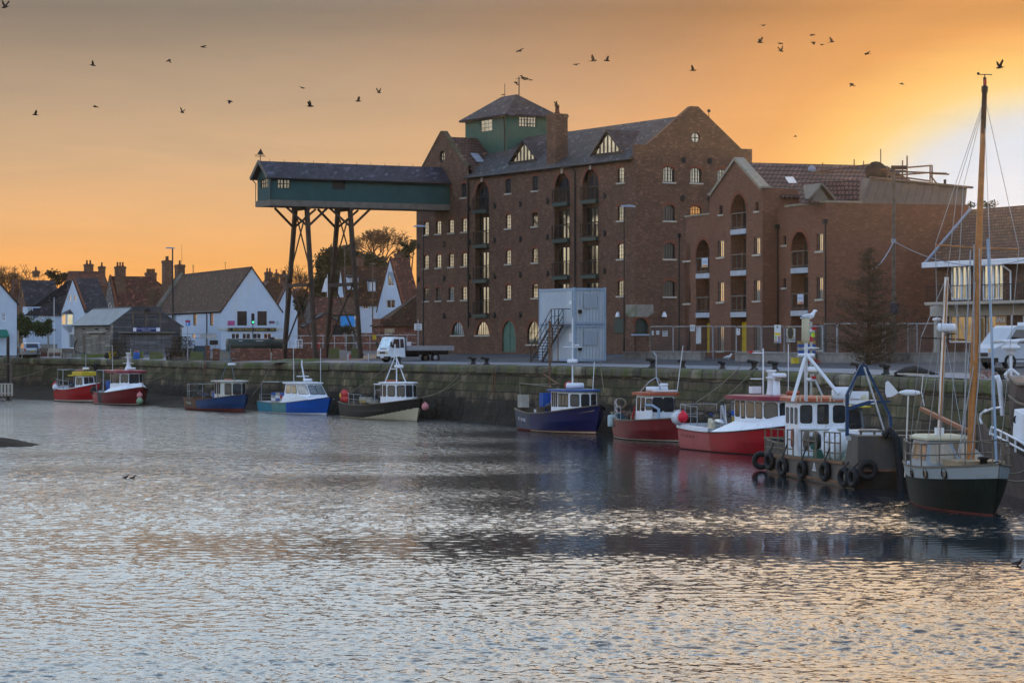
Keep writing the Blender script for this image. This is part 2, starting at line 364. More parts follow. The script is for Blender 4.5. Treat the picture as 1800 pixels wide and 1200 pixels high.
bm=h.n('ShaderNodeBump');bm.inputs['Distance'].default_value=.028;at_=h.n('ShaderNodeAttribute',attribute_name='ripple');h.l(at_.outputs['Fac'],bm.inputs['Strength']);w2=wnoise(1.0,.5,1.5,2,.5,.2);h.l(h.m('ADD',w1,h.m('MULTIPLY',w2,h.m('MULTIPLY',h.m('SUBTRACT',at_.outputs['Fac'],.9,clamp=True),3.5))),bm.inputs['Height'])
h.l(bm.outputs[0],pb.inputs['Normal'])
import numpy as np
def sea():
 ys=[36.0]
 while ys[-1]<345:ys.append(ys[-1]+max(.055,ys[-1]**2*.62/(HC*F)))
 ys=np.array(ys);nc=1000;u=np.linspace(-1,1,nc)
 Yg=np.repeat(ys[:,None],nc,1);Xg=u[None,:]*(Yg*.205+5.0);Zg=np.zeros_like(Yg)
 rs=np.random.RandomState(4);dyg=np.gradient(ys)[:,None]
 pat=np.zeros_like(Yg)
 for _ in range(22):
  k=2*np.pi/rs.uniform(9,45);a=rs.uniform(-1.1,1.1);pat+=np.sin(k*(np.sin(a)*Xg*.5+np.cos(a)*Yg)+rs.uniform(0,6.3))
 pat=1/(1+np.exp(-pat*.55));amp=.45+.75*pat
 near=np.clip((Yg-30)/60,0,1);amp*=1-.25*near
 g2=lambda x,y,sx_,sy_:np.exp(-((Xg-x)/sx_)**2-((Yg-y)/sy_)**2)
 calm=1-.68*g2(5,73.5,10,5)-.6*g2(3,92,9,6)-.55*g2(9,112,9,12)-.9*g2(15,72,8,5.5)-.6*g2(3.6,46.3,2.6,1.6)-.35*g2(8,140,10,20)
 amp*=np.clip(calm,.07,1)
 wx=.25*np.sin(Xg*.9+Yg*.5)+.2*np.sin(Yg*1.3-Xg*.4)
 for i in range(96):
  L=.13*(8**(rs.uniform(0,1)**1.7));k=2*np.pi/L;a=rs.normal(.35,.75)
  s_=.040*min(1,.45/L)**.6
  h_=s_/k;ph=rs.uniform(0,6.3)
  fade=np.clip((L/np.maximum(dyg*abs(np.cos(a))+.02,.02)-1.0)/1.3,0.0,1)
  Zg+=h_*np.sin(k*(np.sin(a)*(Xg+wx)+np.cos(a)*(Yg+wx*.6))+ph)*fade*amp
 e=np.minimum(1,(1-np.abs(u[None,:]))*20);Zg*=e
 n,m=Yg.shape;co_=np.stack([Xg,Yg,Zg],-1).reshape(-1,3).astype(np.float32)
 idx=np.arange(n*m).reshape(n,m);q=np.stack([idx[:-1,:-1],idx[:-1,1:],idx[1:,1:],idx[1:,:-1]],-1).reshape(-1,4).astype(np.int32)
 me=bpy.data.meshes.new('water');me.vertices.add(len(co_));me.vertices.foreach_set('co',co_.ravel());me.loops.add(q.size);me.loops.foreach_set('vertex_index',q.ravel())
 me.polygons.add(len(q));me.polygons.foreach_set('loop_start',np.arange(0,q.size,4,dtype=np.int32));me.polygons.foreach_set('use_smooth',np.ones(len(q),dtype=bool));me.update(calc_edges=True)
 at=me.attributes.new('ripple','FLOAT','POINT');at.data.foreach_set('value',(np.clip(amp,0,1.2)*(1+np.clip((Yg-75)/26,0,5)*np.clip((5-Xg)/8,0,1))).astype(np.float32).ravel())
 me.materials.append(m_water);o=bpy.data.objects.new('water',me);COL.objects.link(o);return tag(o,kind='structure')
sea()
tag(MB().quad((-3000,-200,-.16),(3000,-200,-.16),(3000,6000,-.16),(-3000,6000,-.16)).build('water',m_water),kind='structure')
m_ground=mat('quay_tarmac',(.06,.063,.07),.85,.25,.6,col2=(.12,.11,.095),c2lo=.5,c2hi=.7,c2s=.25,bump=.01)
m_path=mat('quay_concrete',(.22,.235,.26),.75,.2,.8,col2=(.17,.165,.15),c2lo=.48,c2hi=.66,c2s=.35,bump=.01)
def strip(name,ds,mt,dz=0.0,i0=0,i1=None):
 b=MB();pts=QE[i0:i1];n=len(pts)
 vs=[]
 for d in ds:
  for(x,y,z)in pts:
   q=V((x,y,0))+QN*d
   vs.append((q.x,q.y,z+min(d*.98,20)*.040+max(0,min(d-20,200))*.0012+dz))
 b.add(vs,[(i*n+j,i*n+j+1,(i+1)*n+j+1,(i+1)*n+j)for i in range(len(ds)-1)for j in range(n-1)],0)
 return tag(b.build(name,mt),kind='structure')
strip('ground',[.5,3,6,10,15,20.4,30,60,120,400,3000],m_ground)
strip('quay_apron',[.5,1.8,3.6],m_path,.006,3,15)
m_quay=course('quay_stone',(.16,.122,.072),(.075,.058,.036),(.014,.012,.009),bw=1.1,bh=.56,ms=.035,var=.45,rough=.9,bump=.12,bvar=.7,stain=(.03,.024,.016),st=(.44,.6),sts=.6,rowstain=[(2.2,3.0,(.06,.07,.016),.42),(-1,1.6,(.024,.02,.014),.9)])
m_cap=course('quay_cap',(.15,.13,.09),(.10,.09,.065),(.03,.028,.02),bw=1.4,bh=3.0,ms=.025,var=.45,rough=.9,bump=.05,stain=(.10,.115,.035),st=(.45,.62),sts=.8)
QF=Frame(0,179,0,25)
def ql(X,Y,z):d=V((X,Y,0))-QF.o;return V((d.dot(QF.x),d.dot(QF.y),z))
def qpt(u):
 for(a,b)in zip(QE,QE[1:]):
  L=hypot(b[0]-a[0],b[1]-a[1])
  if u<=L:return tuple(a[k]+(b[k]-a[k])*u/L for k in range(3)),V(((b[0]-a[0])/L,(b[1]-a[1])/L,0))
  u-=L
 return QE[-1],V((0,-1,0))
_s=[];u=0
qt=tfr('quay_wall','old stone harbour wall with green weed and dark stains along the whole water edge','quay wall',QF)
b=MB();c=MB();rnd=random.Random(3)
U0=sum(hypot(QE[i+1][0]-QE[i][0],QE[i+1][1]-QE[i][1])for i in range(1))+60
UT=sum(hypot(QE[i+1][0]-QE[i][0],QE[i+1][1]-QE[i][1])for i in range(len(QE)-1))
rows=[(-.6,.9),(0,.62),(.6,.5),(1.3,.38),(2.0,.26),(2.6,.16),(3.1,.08),(3.42,.0)]
u=U0;prev=None
while u<UT-1:
 (x,y,z),tdir=qpt(u);nrm=V((-tdir.y,tdir.x,0));nrm=-nrm if nrm.dot(QN)>0 else nrm
 col=[]
 for k,(zz,off)in enumerate(rows):
  o_=off+.10*(noise.noise(V((x*.6,y*.6,zz*.8)))+.5*noise.noise(V((x*2,y*2,zz*2))))
  col.append(ql(x+nrm.x*o_,y+nrm.y*o_,zz+(z-4.0)*(zz>3)))
 if prev:
  n=len(rows)
  b.add(prev+col,[(i,n+i,n+i+1,i+1)for i in range(n-1)],0)
 prev=col;u+=1.0
b.build('wall_face',m_quay,qt)
u=U0
while u<UT-3:
 L=rnd.uniform(.95,1.6);(x,y,z),td=qpt(u);(x2,y2,z2),_=qpt(u+L-.035)
 nrm=V((-td.y,td.x,0));nrm=-nrm if nrm.dot(QN)>0 else nrm
 pr=.10+rnd.uniform(-.03,.05);dz=rnd.uniform(-.025,.025)
 prof=[(pr-.04,-.58),(pr+.02,-.5),(pr+.03,-.2),(pr-.03,-.06),(pr-.16,0.0),(-.85,.01),(-.85,-.58)]
 A=[ql(x+nrm.x*a,y+nrm.y*a,z+zz+dz)for a,zz in prof];B=[ql(x2+nrm.x*a,y2+nrm.y*a,z2+zz+dz)for a,zz in prof]
 n=len(prof);c.add(A+B,[(i,(i+1)%n,n+(i+1)%n,n+i)for i in range(n)]+[tuple(range(n)),tuple(range(2*n-1,n-1,-1))],0)
 u+=L
c.build('capstones',m_cap,qt)
m_mud=mat('mud',(.045,.036,.026),.9,.35,.8,bump=.15,bs=1.5,spec=.1)
b=MB();vs=[];n=0
for k in range(0,60):
 uu=U0+150+k*2.2 if False else None
pts=[(-120,318),(-75,291),(-52.7,275),(-44,263),(-35.9,252),(-30,240.5),(-24.4,229),(-20.5,223),(-17,217)]
hts=[1.5,1.3,1.2,1.15,1.0,.8,.55,.3,-.1]
den=[]
for i in range(len(pts)-1):
 for k in range(6):f=k/6;den.append((pts[i][0]+(pts[i+1][0]-pts[i][0])*f,pts[i][1]+(pts[i+1][1]-pts[i][1])*f,hts[i]+(hts[i+1]-hts[i])*f))
for(x,y,z)in den:
 for j,(o_,f)in enumerate(((-.3,1),(.8,.95),(2.0,.6),(3.2,.3),(4.6,.08),(6.0,-.15),(8,-.5))):
  q=V((x,y,0))-QN*o_;vs.append((q.x,q.y,z*f*1.0+(.12*noise.noise(V((x*.5,y*.5,j*.7)))if j<6 else -.2)))
b.add(vs,[(i*7+j,i*7+j+1,(i+1)*7+j+1,(i+1)*7+j)for i in range(len(den)-1)for j in range(6)],0,True)
tag(b.build('mud',m_mud),kind='structure')
b=MB();N=28;vs=[]
for i in range(N+1):
 for j in range(9):
  x=-8+8.6*i/N;y=-2.2+4.4*j/8;r=max(0,1-(max(0,x+2)/2.6)**2)*max(0,1-(y/2.2)**2)
  vs.append((x,y,-.05+.5*r+.05*noise.noise(V((x,y,0)))))
b.add(vs,[(i*9+j,i*9+j+1,(i+1)*9+j+1,(i+1)*9+j)for i in range(N)for j in range(8)],0,True)
tag(b.build('mud_bank',m_mud,loc=P(48,600,144)*1-V((0,0,HC))),kind='structure')
m_weed=mat('seaweed',(.022,.02,.012),.6,.5,2)
b=MB();rnd=random.Random(11)
for k in range(1900):
 px=rnd.choice([rnd.uniform(262,312),rnd.uniform(745,830),rnd.uniform(100,460),rnd.uniform(560,900),rnd.uniform(258,460)])
 for(a0,a1)in zip(QE,QE[1:]):
  s0=a0[0]/a0[1]*F+900;s1=a1[0]/a1[1]*F+900
  if s0<=px<=s1 and a1[1]>0:
   f=(px-s0)/(s1-s0);x=a0[0]+(a1[0]-a0[0])*f;y=a0[1]+(a1[1]-a0[1])*f
   if noise.noise(V((x*.25,y*.25,3)))+noise.noise(V((x*2,y*2,3)))*.8<.0:break
   z=rnd.uniform(.3,2.4)*rnd.uniform(.55,1)*(1 if px<500 else .85);o_=.62-z*.17+.06
   p=V((x,y,z))-QN*o_;l=rnd.uniform(.15,.7);w=rnd.uniform(.02,.06)
   td=V((a1[0]-a0[0],a1[1]-a0[1],0)).normalized()*w
   b.add([p-td,p+td,p+td*.3-QN*.08-V((0,0,l)),p-td*.6-QN*.1-V((0,0,l))],[(0,1,2,3)],0);break
tag(b.build('seaweed',m_weed),kind='stuff',label='dark seaweed hanging on the foot of the harbour wall')
# ========= windows, buildings
def arcpoly(a0,a1,z0,z1,rise):
 """rectangle with a segmental or round head (rise = height of the head)"""
 if rise<=0:return [(a0,z0),(a1,z0),(a1,z1),(a0,z1)]
 n=8;c=(a0+a1)/2;w=(a1-a0)/2
 top=[(c+w*cos(pi*k/n),(z1-rise)+rise*sin(pi*k/n))for k in range(n+1)]if rise>=w*.8 else None
 if top is None:
  Rr=(w*w+rise*rise)/(2*rise);A=math.asin(w/Rr)
  top=[(c+Rr*sin(A-2*A*k/n),z1-Rr+Rr*cos(A-2*A*k/n))for k in range(n+1)]
 return [(a0,z0),(a1,z0)]+top
def circ(a,z,r,n=18):return [(a+r*cos(2*pi*k/n),z+r*sin(2*pi*k/n))for k in range(n)]
def pin(poly,a,z):
 c=False
 for(x0,y0),(x1,y1)in zip(poly,poly[1:]+poly[:1]):
  if (y0>z)!=(y1>z)and a<(x1-x0)*(z-y0)/(y1-y0)+x0:c=not c
 return c
def window(par,T,poly,rev,fm,gm,nx=2,nz=3,fw=.06,bw=.03,sill=None,d0=0.0,name='window',fd=.06,bars=None,label=None):
 """glazed window filling poly at depth rev: frame ring + bars as the part, pane (and sill) as its sub-parts"""
 cx=sum(p[0]for p in poly)/len(poly);cz=sum(p[1]for p in poly)/len(poly)
 a0,a1=min(p[0]for p in poly),max(p[0]for p in poly);z0,z1=min(p[1]for p in poly),max(p[1]for p in poly)
 b=MB();n=len(poly);D=d0+rev
 ka=1-2*fw/(a1-a0);kz=1-2*fw/(z1-z0);ca,cc=(a0+a1)/2,(z0+z1)/2
 inner=[(ca+(a-ca)*ka,cc+(z-cc)*kz)for a,z in poly]
 O=[T(a,z,D-fd)for a,z in poly];I=[T(a,z,D-fd)for a,z in inner];I2=[T(a,z,D)for a,z in inner]
 b.add(O+I+I2,[(i,(i+1)%n,n+(i+1)%n,n+i)for i in range(n)]+[(n+i,n+(i+1)%n,2*n+(i+1)%n,2*n+i)for i in range(n)])
 def span(vert,c):
  vals=[]
  for(x0,y0),(x1,y1)in zip(inner,inner[1:]+inner[:1]):
   p0,q0,p1,q1=(x0,y0,x1,y1)if vert else (y0,x0,y1,x1)
   if (p0-c)*(p1-c)<=0 and p0!=p1:vals.append(q0+(q1-q0)*(c-p0)/(p1-p0))
  return (min(vals),max(vals))if len(vals)>1 else None
 cs=[a0+(a1-a0)*k/nx for k in range(1,nx)];hs=[z0+(z1-z0)*k/nz for k in range(1,nz)]
 for k,c in enumerate(cs):
  s_=span(True,c);w=bw*(1.7 if nx%2==0 and k==nx//2-1 and nx>2 else 1)
  if s_:b.prism([(c-w/2,s_[0]),(c+w/2,s_[0]),(c+w/2,s_[1]),(c-w/2,s_[1])],T,D-fd*.7,D-.005)
 for c in hs:
  s_=span(False,c)
  if s_:b.prism([(s_[0],c-bw/2),(s_[1],c-bw/2),(s_[1],c+bw/2),(s_[0],c+bw/2)],T,D-fd*.6,D-.008)
 o=b.build(name,fm,par)
 if label:o['label']=label
 p=MB();p.poly([T(a,z,D)for a,z in poly]);p.build('pane',gm,o)
 if sill:
  sb=MB();sb.prism([(a0-.12,z0-.12),(a1+.12,z0-.12),(a1+.12,z0),(a0-.12,z0)],T,d0-.10,d0+rev);sb.build('sill',sill,o)
 return o
def roofplane(b,T4,th=.12,m=0):
 """slab from four corner points"""
 a,b_,c,d=[V(p)for p in T4];n=(b_-a).cross(d-a).normalized()
 if n.z<0:n=-n
 lo=[p-n*th for p in (a,b_,c,d)]
 b.add([a,b_,c,d]+lo,[(0,1,2,3),(7,6,5,4),(0,4,5,1),(1,5,6,2),(2,6,7,3),(3,7,4,0)],m)
def stack(par,x,y,z0,z1,w,d,mt,pots=2,pr=.13,ph=.45,name='chimney',potm=None):
 b=MB();b.box(x-w/2,x+w/2,y-d/2,y+d/2,z0,z1-.3);b.box(x-w/2-.06,x+w/2+.06,y-d/2-.06,y+d/2+.06,z1-.3,z1-.12)
 b.box(x-w/2-.02,x+w/2+.02,y-d/2-.02,y+d/2+.02,z1-.12,z1)
 o=b.build(name,mt,par)
 if pots:
  q=MB()
  for k in range(pots):
   yy=y+(k-(pots-1)/2)*d/max(pots,1)*.85;xx=x
   if w>d:xx=x+(k-(pots-1)/2)*w/pots*.85;yy=y
   q.lathe((xx,yy,z1),[(pr,0),(pr*1.05,ph*.2),(pr*.8,ph*.3),(pr*.75,ph*.85),(pr*.95,ph*.9),(pr*.9,ph),(pr*.6,ph)],8)
  q.build('chimney_pot',potm or m_tile,o)
 return o
# --------- the granary
GF=fpx(1117,205,4.7,28.6)
FL=GF.hy(732,600,0)[0];FJ=GF.hy(824,600,0)[0]
GR=GF.hx(1322,600,0)[0]
TF=lambda a,z,d:V((a,d,z));TR=lambda a,z,d:V((-d,a,z))
gran=tfr('granary','tall old brick granary with slate roof, arched balconies and green rooftop lookout','granary',GF)
ze=GF.hy(1112,279,0)[1];zk=GF.hx(1120,254,0)[1];za=GF.hx(1222,187,0)[1];gm_=GR/2
def zf(px,py):return GF.hy(px,py,0)
holes=[];wins=[];T0=TF
def gwin(px,w,py0,py1,rise=.12,nx=2,nz=4,gl=None,sill=True):
 a,z1=zf(px,py0);_,z0=zf(px,py1);wd=w
 p=arcpoly(a-wd/2,a+wd/2,z0,z1,rise);holes.append(p);wins.append((p,nx,nz,gl,sill))
def rowz(px,y0,y1):return zf(px,y0)[1],zf(px,y1)[1]
def gwz(px,w,zz,**k):
 a=zf(px,500)[0];p=arcpoly(a-w/2,a+w/2,zz[1],zz[0],k.get('rise',.13));holes.append(p);wins.append((p,2,4,k.get('gl'),True))
for(y0,y1)in ((383.8,407.5),(444,468),(503,527)):
 zz=rowz(816,y0,y1)
 for px in (749,770.7,793,816):gwz(px,1.0,zz)
gwz(815,.92,rowz(815,322,347),gl=m_glassd)
wing_holes,wing_wins=holes,wins;holes,wins=[],[]
for(y0,y1,gl)in ((313.5,340,m_glassd),(376.5,401.5,None),(439,464,None),(500.3,525,None)):
 zz=rowz(893,y0,y1)
 for px in (893.2,940.2):gwz(px,.95,zz,gl=gl)
for(y0,y1)in ((293.8,321.2),(361.3,387.8),(427.7,455.2),(493,520)):gwz(1091,.95,rowz(1091,y0,y1))
recs=[(835.5,859.8,318.7),(974.5,1002,304),(1024,1052.5,297)]
zslab=[zf(848,y)[1]for y in (369,430,491.5,552.5)]
slabs=[]
for(p0,p1,yt)in recs:
 a0,a1=zf(p0,500)[0],zf(p1,500)[0];zt=zf((p0+p1)/2,yt)[1];slabs.append((a0,a1,zt))
 holes.append(arcpoly(a0,a1,zslab[3]-.15,zt,(a1-a0)/2))
lun=[]
def gpoly(px0,px1,y0,y1,rise,tgt,nx,nz,gl=None,sill=True):
 a0,a1=zf(px0,500)[0],zf(px1,500)[0];z1=zf((px0+px1)/2,y0)[1];z0=zf((px0+px1)/2,y1)[1]
 p=arcpoly(a0,a1,z0,z1,(a1-a0)/2*rise);tgt[0].append(p);tgt[1].append((p,nx,nz,gl,sill));return p
gpoly(793.7,815.4,565.5,589,.95,(wing_holes,wing_wins),6,1)
gpoly(836.5,860.2,565,588.8,.95,(holes,wins),6,1)
gpoly(926.5,949,564.3,605,1.0,(holes,wins),4,2)
dp=arcpoly(zf(882.5,500)[0],zf(906.5,500)[0],.02,zf(895,563.6)[1],(zf(906.5,500)[0]-zf(882.5,500)[0])/2);holes.append(dp)
b=MB();b.wall([(FJ,-.7),(0,-.7),(0,ze),(FJ,ze)],holes,TF,.11)
apx,apz=GF.hy(780,230,0);kz=GF.hy(834,290,0)[1];WM=(FL+FJ)/2;apz=GF.hy(780,230,0)[1]
gh=circ(WM,zf(779.6,275)[1],.55);wing_holes.append(gh)
b.wall([(FL,-.7),(FJ,-.7),(FJ,kz),(FJ-.55,kz),(WM+.25,apz),(WM-.25,apz),(FL+.55,kz),(FL,kz)],wing_holes,TF,.11)
rholes=[];rwins=[]
def rwin(px,y0,y1,w=1.0,gl=None):
 y,z1=GF.hx(px,y0,0);_,z0=GF.hx(px,y1,0);p=arcpoly(y-w/2,y+w/2,z0,z1,.2);rholes.append(p);rwins.append((p,gl))
m_wpale=mat('pale_glass',(.42,.43,.42),.08,.2,1.3,metal=1.0)
for px,y0,y1,gl in ((1175.8,292.6,320.3,m_wpale),(1223.5,294.5,321.5,m_wpale),(1271,297,324,m_wpale),(1176.5,360,388,m_glassd),(1223.5,361.5,389,emis('lit_room',(.75,.36,.10),.35)),(1176.5,426.5,455,m_glassd),(1223.5,428,456,m_glassd),(1176.5,492.7,521,m_glassd),(1223,494,522,m_glassd)):
 rwin(px,y0,y1,1.0,gl)
ry,rz_=GF.hx(1223.5,242,0);rc=circ(ry,rz_,.42);rholes.append(rc)
_y0=GF.hx(1127,575,0);alc=arcpoly(GF.hx(1114,575,0)[0],GF.hx(1139,575,0)[0],GF.hx(1127,587,0)[1],GF.hx(1127,559,0)[1],.5);rholes.append(alc)
b.wall([(0,-.7),(GR,-.7),(GR,zk),(GR-1.0,zk),(gm_+.35,za),(gm_-.35,za),(1.0,zk),(0,zk)],rholes,TR,.2)
b.box(-.45,-.003,.003,.9,ze,zk-.004);b.box(-.45,-.003,GR-.9,GR-.003,0.1,zk-.004)
pl=[(1.0,zk),(gm_-.35,za),(gm_+.35,za),(GR-1.0,zk),(GR-1,zk-1.2),(1.0,zk-1.2)]
b.add([TR(a,z,.42)for a,z in pl[:4]]+[TR(a,z,0)for a,z in pl[:4]],[(0,1,5,4),(1,2,6,5),(2,3,7,6),(0,3,2,1)])
b.add([TR(a,z,.42)for a,z in pl],[(0,1,2,3,4,5)])
b.quad((FL,GR,0),(0,GR,0),(0,GR,ze),(FL,GR,ze));b.quad((FL,0,0),(FL,GR,0),(FL,GR,kz),(FL,0,kz))
b.build('wall',m_brick,gran)
for wl,TT in ((wing_wins,TF),(wins,TF)):
 for(p,nx,nz,gl,sl)in wl:window(gran,TT,p,.10,m_bframe,gl or m_glass,nx,nz,fw=.035,bw=.03,fd=.025,sill=m_cream)
for(p,gl)in rwins:window(gran,TR,p,.18,m_bframe,gl,4,4,fw=.05,bw=.035,sill=m_cream)
window(gran,TF,gh,.15,m_bframe,m_glass,2,2,fw=.06,bw=.06,name='round_window');window(gran,TR,rc,.15,m_bframe,m_wpale,2,2,fw=.05,bw=.06,name='round_window')
window(gran,TR,alc,.19,m_dgreen,mat('alcove_green',(.02,.045,.04),.5,.2,3),1,1,fw=.04,sill=m_bsteel,name='alcove')
o=MB().prism(dp,TF,.13,.2).build('door',mat('door_green',(.075,.16,.12),.55,.15,2),gran)
da=(dp[0][0]+dp[1][0])/2;MB().prism([(da-.03,.05),(da+.03,.05),(da+.03,2.4),(da-.03,2.4)],TF,.10,.13).build('door_seam',m_dgreen,o)
b=MB()
def arch_ring(b,p,T,k=.16,d=-.012):
 a0,a1=min(q[0]for q in p),max(q[0]for q in p);zt=max(q[1]for q in p);top=p[2:]
 c=(a0+a1)/2;w=(a1-a0)/2;zc=min(q[1]for q in top)
 I=[T(a,z,d)for a,z in top];O=[T(c+(a-c)*(1+k/w),zc+(z-zc)+k*(.6+.4*(z-zc)/max(zt-zc,.01)),d)for a,z in top];n=len(I)
 b.add(I+O,[(i,i+1,n+i+1,n+i)for i in range(n-1)])
for p in wing_holes[:-1]+holes:
 if len(p)>5 and p is not gh:b=MB();arch_ring(b,p,TF,.2);b.build('brick_arch',m_bricks,gran)
for p in rholes:
 if len(p)<14 and len(p)>5:b=MB();arch_ring(b,p,TR,.2);b.build('brick_arch',m_bricks,gran)
for(a0,a1,zt)in slabs:
 bay=MB();bay.quad((a0-.01,.42,zslab[3]-.2),(a1+.01,.42,zslab[3]-.2),(a1+.01,.42,zt+.1),(a0-.01,.42,zt+.1))
 bay.box(a0-.006,a0-.001,.16,.42,zslab[3]-.15,zt-1);bay.box(a1+.001,a1+.006,.16,.42,zslab[3]-.15,zt-1)
 bo=bay.build('recessed_bay',m_brick,gran)
 for k,zb in enumerate(zslab):
  bl=MB();bl.box(a0+.01,a1-.01,-.28,.41,zb-.28,zb)
  bl=bl.build('balcony',m_dgreen,gran)
  r=MB();n=14
  for i in range(n+1):
   x=a0+.05+(a1-a0-.1)*i/n;r.box(x-.012,x+.012,-.26,-.235,zb,zb+1.05)
  for i in range(3):x=a0+.05+(a1-a0-.1)*i/2;r.box(x-.03,x+.03,-.275,-.22,zb,zb+1.1)
  r.box(a0+.02,a1-.02,-.28,-.22,zb+1.05,zb+1.1);r.box(a0+.02,a1-.02,-.265,-.225,zb+.08,zb+.12);r.build('railing',m_bframe,bl)
  zh=(zslab[k-1]-.45)if k else zt-.35
  pz=arcpoly(a0+.12,a1-.12,zb+.02,min(zh,zb+2.4),0 if k else .6)
  window(gran,TF,pz,0,m_bframe,m_glassd if k==0 else m_glass,4,2,fw=.09,bw=.07,d0=.40,name='balcony_door')
 MB().prism([((a0+a1)/2-.12,zt-.05),((a0+a1)/2+.12,zt-.05),((a0+a1)/2+.16,zt+.55),((a0+a1)/2-.16,zt+.55)],TF,-.07,0.01).build('keystone',m_cream,gran)
tie=MB().lathe((0,0,0),[(.0,-.07),(.2,-.07),(.24,-.04),(.24,0)],10,ax=(0,1,0));tie.box(-.05,.05,-.12,-.06,-.26,.26)
tie=tie.build('tie_plate',m_black,gran);first=True
for(px,ys)in ((781,(429,489.4,555)),(736,(432.5,491)),(824.6+1.5,(366,426,487,554)),(870,(362,422.5,485,553.7)),(915,(358.5,420,483,553)),(963,(353.5,417,480.5)),(1063.3,(344.4,410,476))):
 for y in ys:
  x,z=zf(px,y);o=tie if first else copytree(tie,gran);first=False;o.location=(x,-.002,z)
for px,y in ((1201.6,281.4),(1247.8,283),(1200.5,348.4),(1246.5,350)):
 yy,z=GF.hx(px,y,0);o=copytree(tie,gran);o.location=(.002,yy,z);o.rotation_euler.z=R(90)
b=MB();b.tube([(FJ-.3,-.28,ze-.05),(-.4,-.28,ze-.05)],.09,6);b.box(FJ,-.46,-.30,.0,ze-.02,ze+.02);b.build('gutter',m_black,gran)
b=MB();b.tube([(FJ+.35,-.28,ze-.1),(FJ+.1,-.12,ze-.6),(FJ+.1,-.12,zf(824,575)[1])],.07,6);b.build('drainpipe',m_black,gran)
x=zf(1011,500)[0];b=MB();b.tube([(x,-.28,ze-.1),(x+.15,-.12,ze-.5),(x+.15,-.12,1)],.07,6);b.build('drainpipe',m_black,gran)
zr=GF.hx(1190,203,0)[1];zr=GF.sub(-.5,gm_,0).hy(1197,204,0)[1]
sl=(zr-ze)/(gm_+.35)
b=MB();roofplane(b,[(FJ-.35,-.35,ze),(-.44,-.35,ze),(-.44,gm_,zr),(WM,gm_,zr)]);roofplane(b,[(FL,GR+.3,ze),(-.44,GR+.3,ze),(-.44,gm_+.01,zr-.01),(WM,gm_+.01,zr-.01)])
b.build('roof',m_slate,gran)
zw=GF.hx(820,242,WM)[1];WR=FJ
b=MB();roofplane(b,[(WR,.35,kz-.5),(WR,GR,kz-.5),(WM,GR,zw),(WM,.35,zw)]);roofplane(b,[(FL,.35,kz-.5),(FL,GR,kz-.5),(WM,GR,zw-.01),(WM,.35,zw-.01)])
b.build('wing_roof',m_tileb,gran)
b=MB();tf=[(FJ,kz-.02),(FJ-.55,kz),(WM+.25,apz),(WM-.25,apz),(FL+.55,kz),(FL,kz-.02)]
b.add([TF(a,z,-.05)for a,z in tf]+[TF(a,z,.40)for a,z in tf],[(i,i+1,7+i,6+i)for i in range(5)])
b.add([TF(a,z-.22,-.05)for a,z in tf]+[TF(a,z,-.05)for a,z in tf],[(i,i+1,7+i,6+i)for i in range(5)]);b.add([TF(a,z,.40)for a,z in tf]+[TF(WM,kz-.6,.40)],[(0,1,2,3,4,5,6)])
b.build('gable_coping',course('coping_brick',(.16,.09,.055),(.12,.07,.045),(.1,.09,.06),stain=(.08,.085,.03),st=(.45,.6)),gran)
y0,z0=GF.hx(828,272,WM-(WM-WR)*.55);
MB().add([(WR+(WM-WR)*f+.06,y,kz-.5+(zw-kz+.5)*f+.12)for f,y in ((.25,1.4),(.25,2.2),(.5,2.2),(.5,1.4))],[(0,1,2,3)]).build('skylight',m_lead,gran)
def dormer(pl_,pa,pr_,zbase):
 """front triangle in the plane y=yd, glazed, with two little slopes running back into the roof"""
 yb=(zbase-ze)/sl-.35
 x0=GF.hy(pl_[0],pl_[1],yb)[0];x1=GF.hy(pr_[0],pr_[1],yb)[0];xa=(x0+x1)/2;zp=GF.hy(pa[0],pa[1],yb)[1]
 yr=(zp-ze)/sl-.35
 d=MB();roofplane(d,[(x0-.15,yb-.2,zbase),(xa,yb-.2,zp+.15),(xa,yr+.3,zp+.15),(x0-.15,yb+.1,zbase)],.1)
 roofplane(d,[(x1+.15,yb-.2,zbase),(xa,yb-.2,zp+.14),(xa,yr+.3,zp+.14),(x1+.15,yb+.1,zbase)],.1)
 d.add([(x0,yb,zbase),(x1,yb,zbase),(xa,yb,zp)],[(0,1,2)]);o=d.build('dormer',m_slate2,gran)
 fr_=MB();A,B,C_=V((x0-.05,yb-.12,zbase+.02)),V((x1+.05,yb-.12,zbase+.02)),V((xa,yb-.12,zp+.08))
 for p,q in ((A,B),(B,C_),(C_,A)):fr_.bar(p,q,.13,.13)
 n=8
 for k in range(1,n):
  x=x0+(x1-x0)*k/n;zt_=zbase+(zp-zbase)*(1-abs(2*k/n-1))-.05
  fr_.box(x-.03,x+.03,yb-.09,yb-.05,zbase,zt_)
 w=fr_.build('window',m_bframe,o);MB().add([(x0+.15,yb-.03,zbase+.08),(x1-.15,yb-.03,zbase+.08),(xa,yb-.03,zp-.12)],[(0,1,2)]).build('pane',m_glass,w)
dormer((898,279),(922,249),(946,274),ze+.95);dormer((1042,262),(1071,231),(1096,258),ze+.7)
cx0,cx1=GF.hy(957,290,.1)[0],GF.hy(983,285,.1)[0];cw=.95
czt=GF.hy(972,201,.4)[1];stack(gran,(cx0+cx1)/2-.25,.75,ze-.1,czt,(cx1-cx0)*.62,1.1,m_brick,1,.22,.7)
ty0,tx1=3.4,None
x1=GF.hy(891.7,261,3.4)[0];x0=GF.hy(818,262,3.4)[0];ty1=8.0;tz0=ze+1.2;tz1=GF.hy(893,201,3.4)[1]
tow=[];
wy0=[GF.hy(p,218,3.4)[0]for p in (845,865)];wz=[GF.hy(855,p,3.4)[1]for p in (231.5,210.5)]
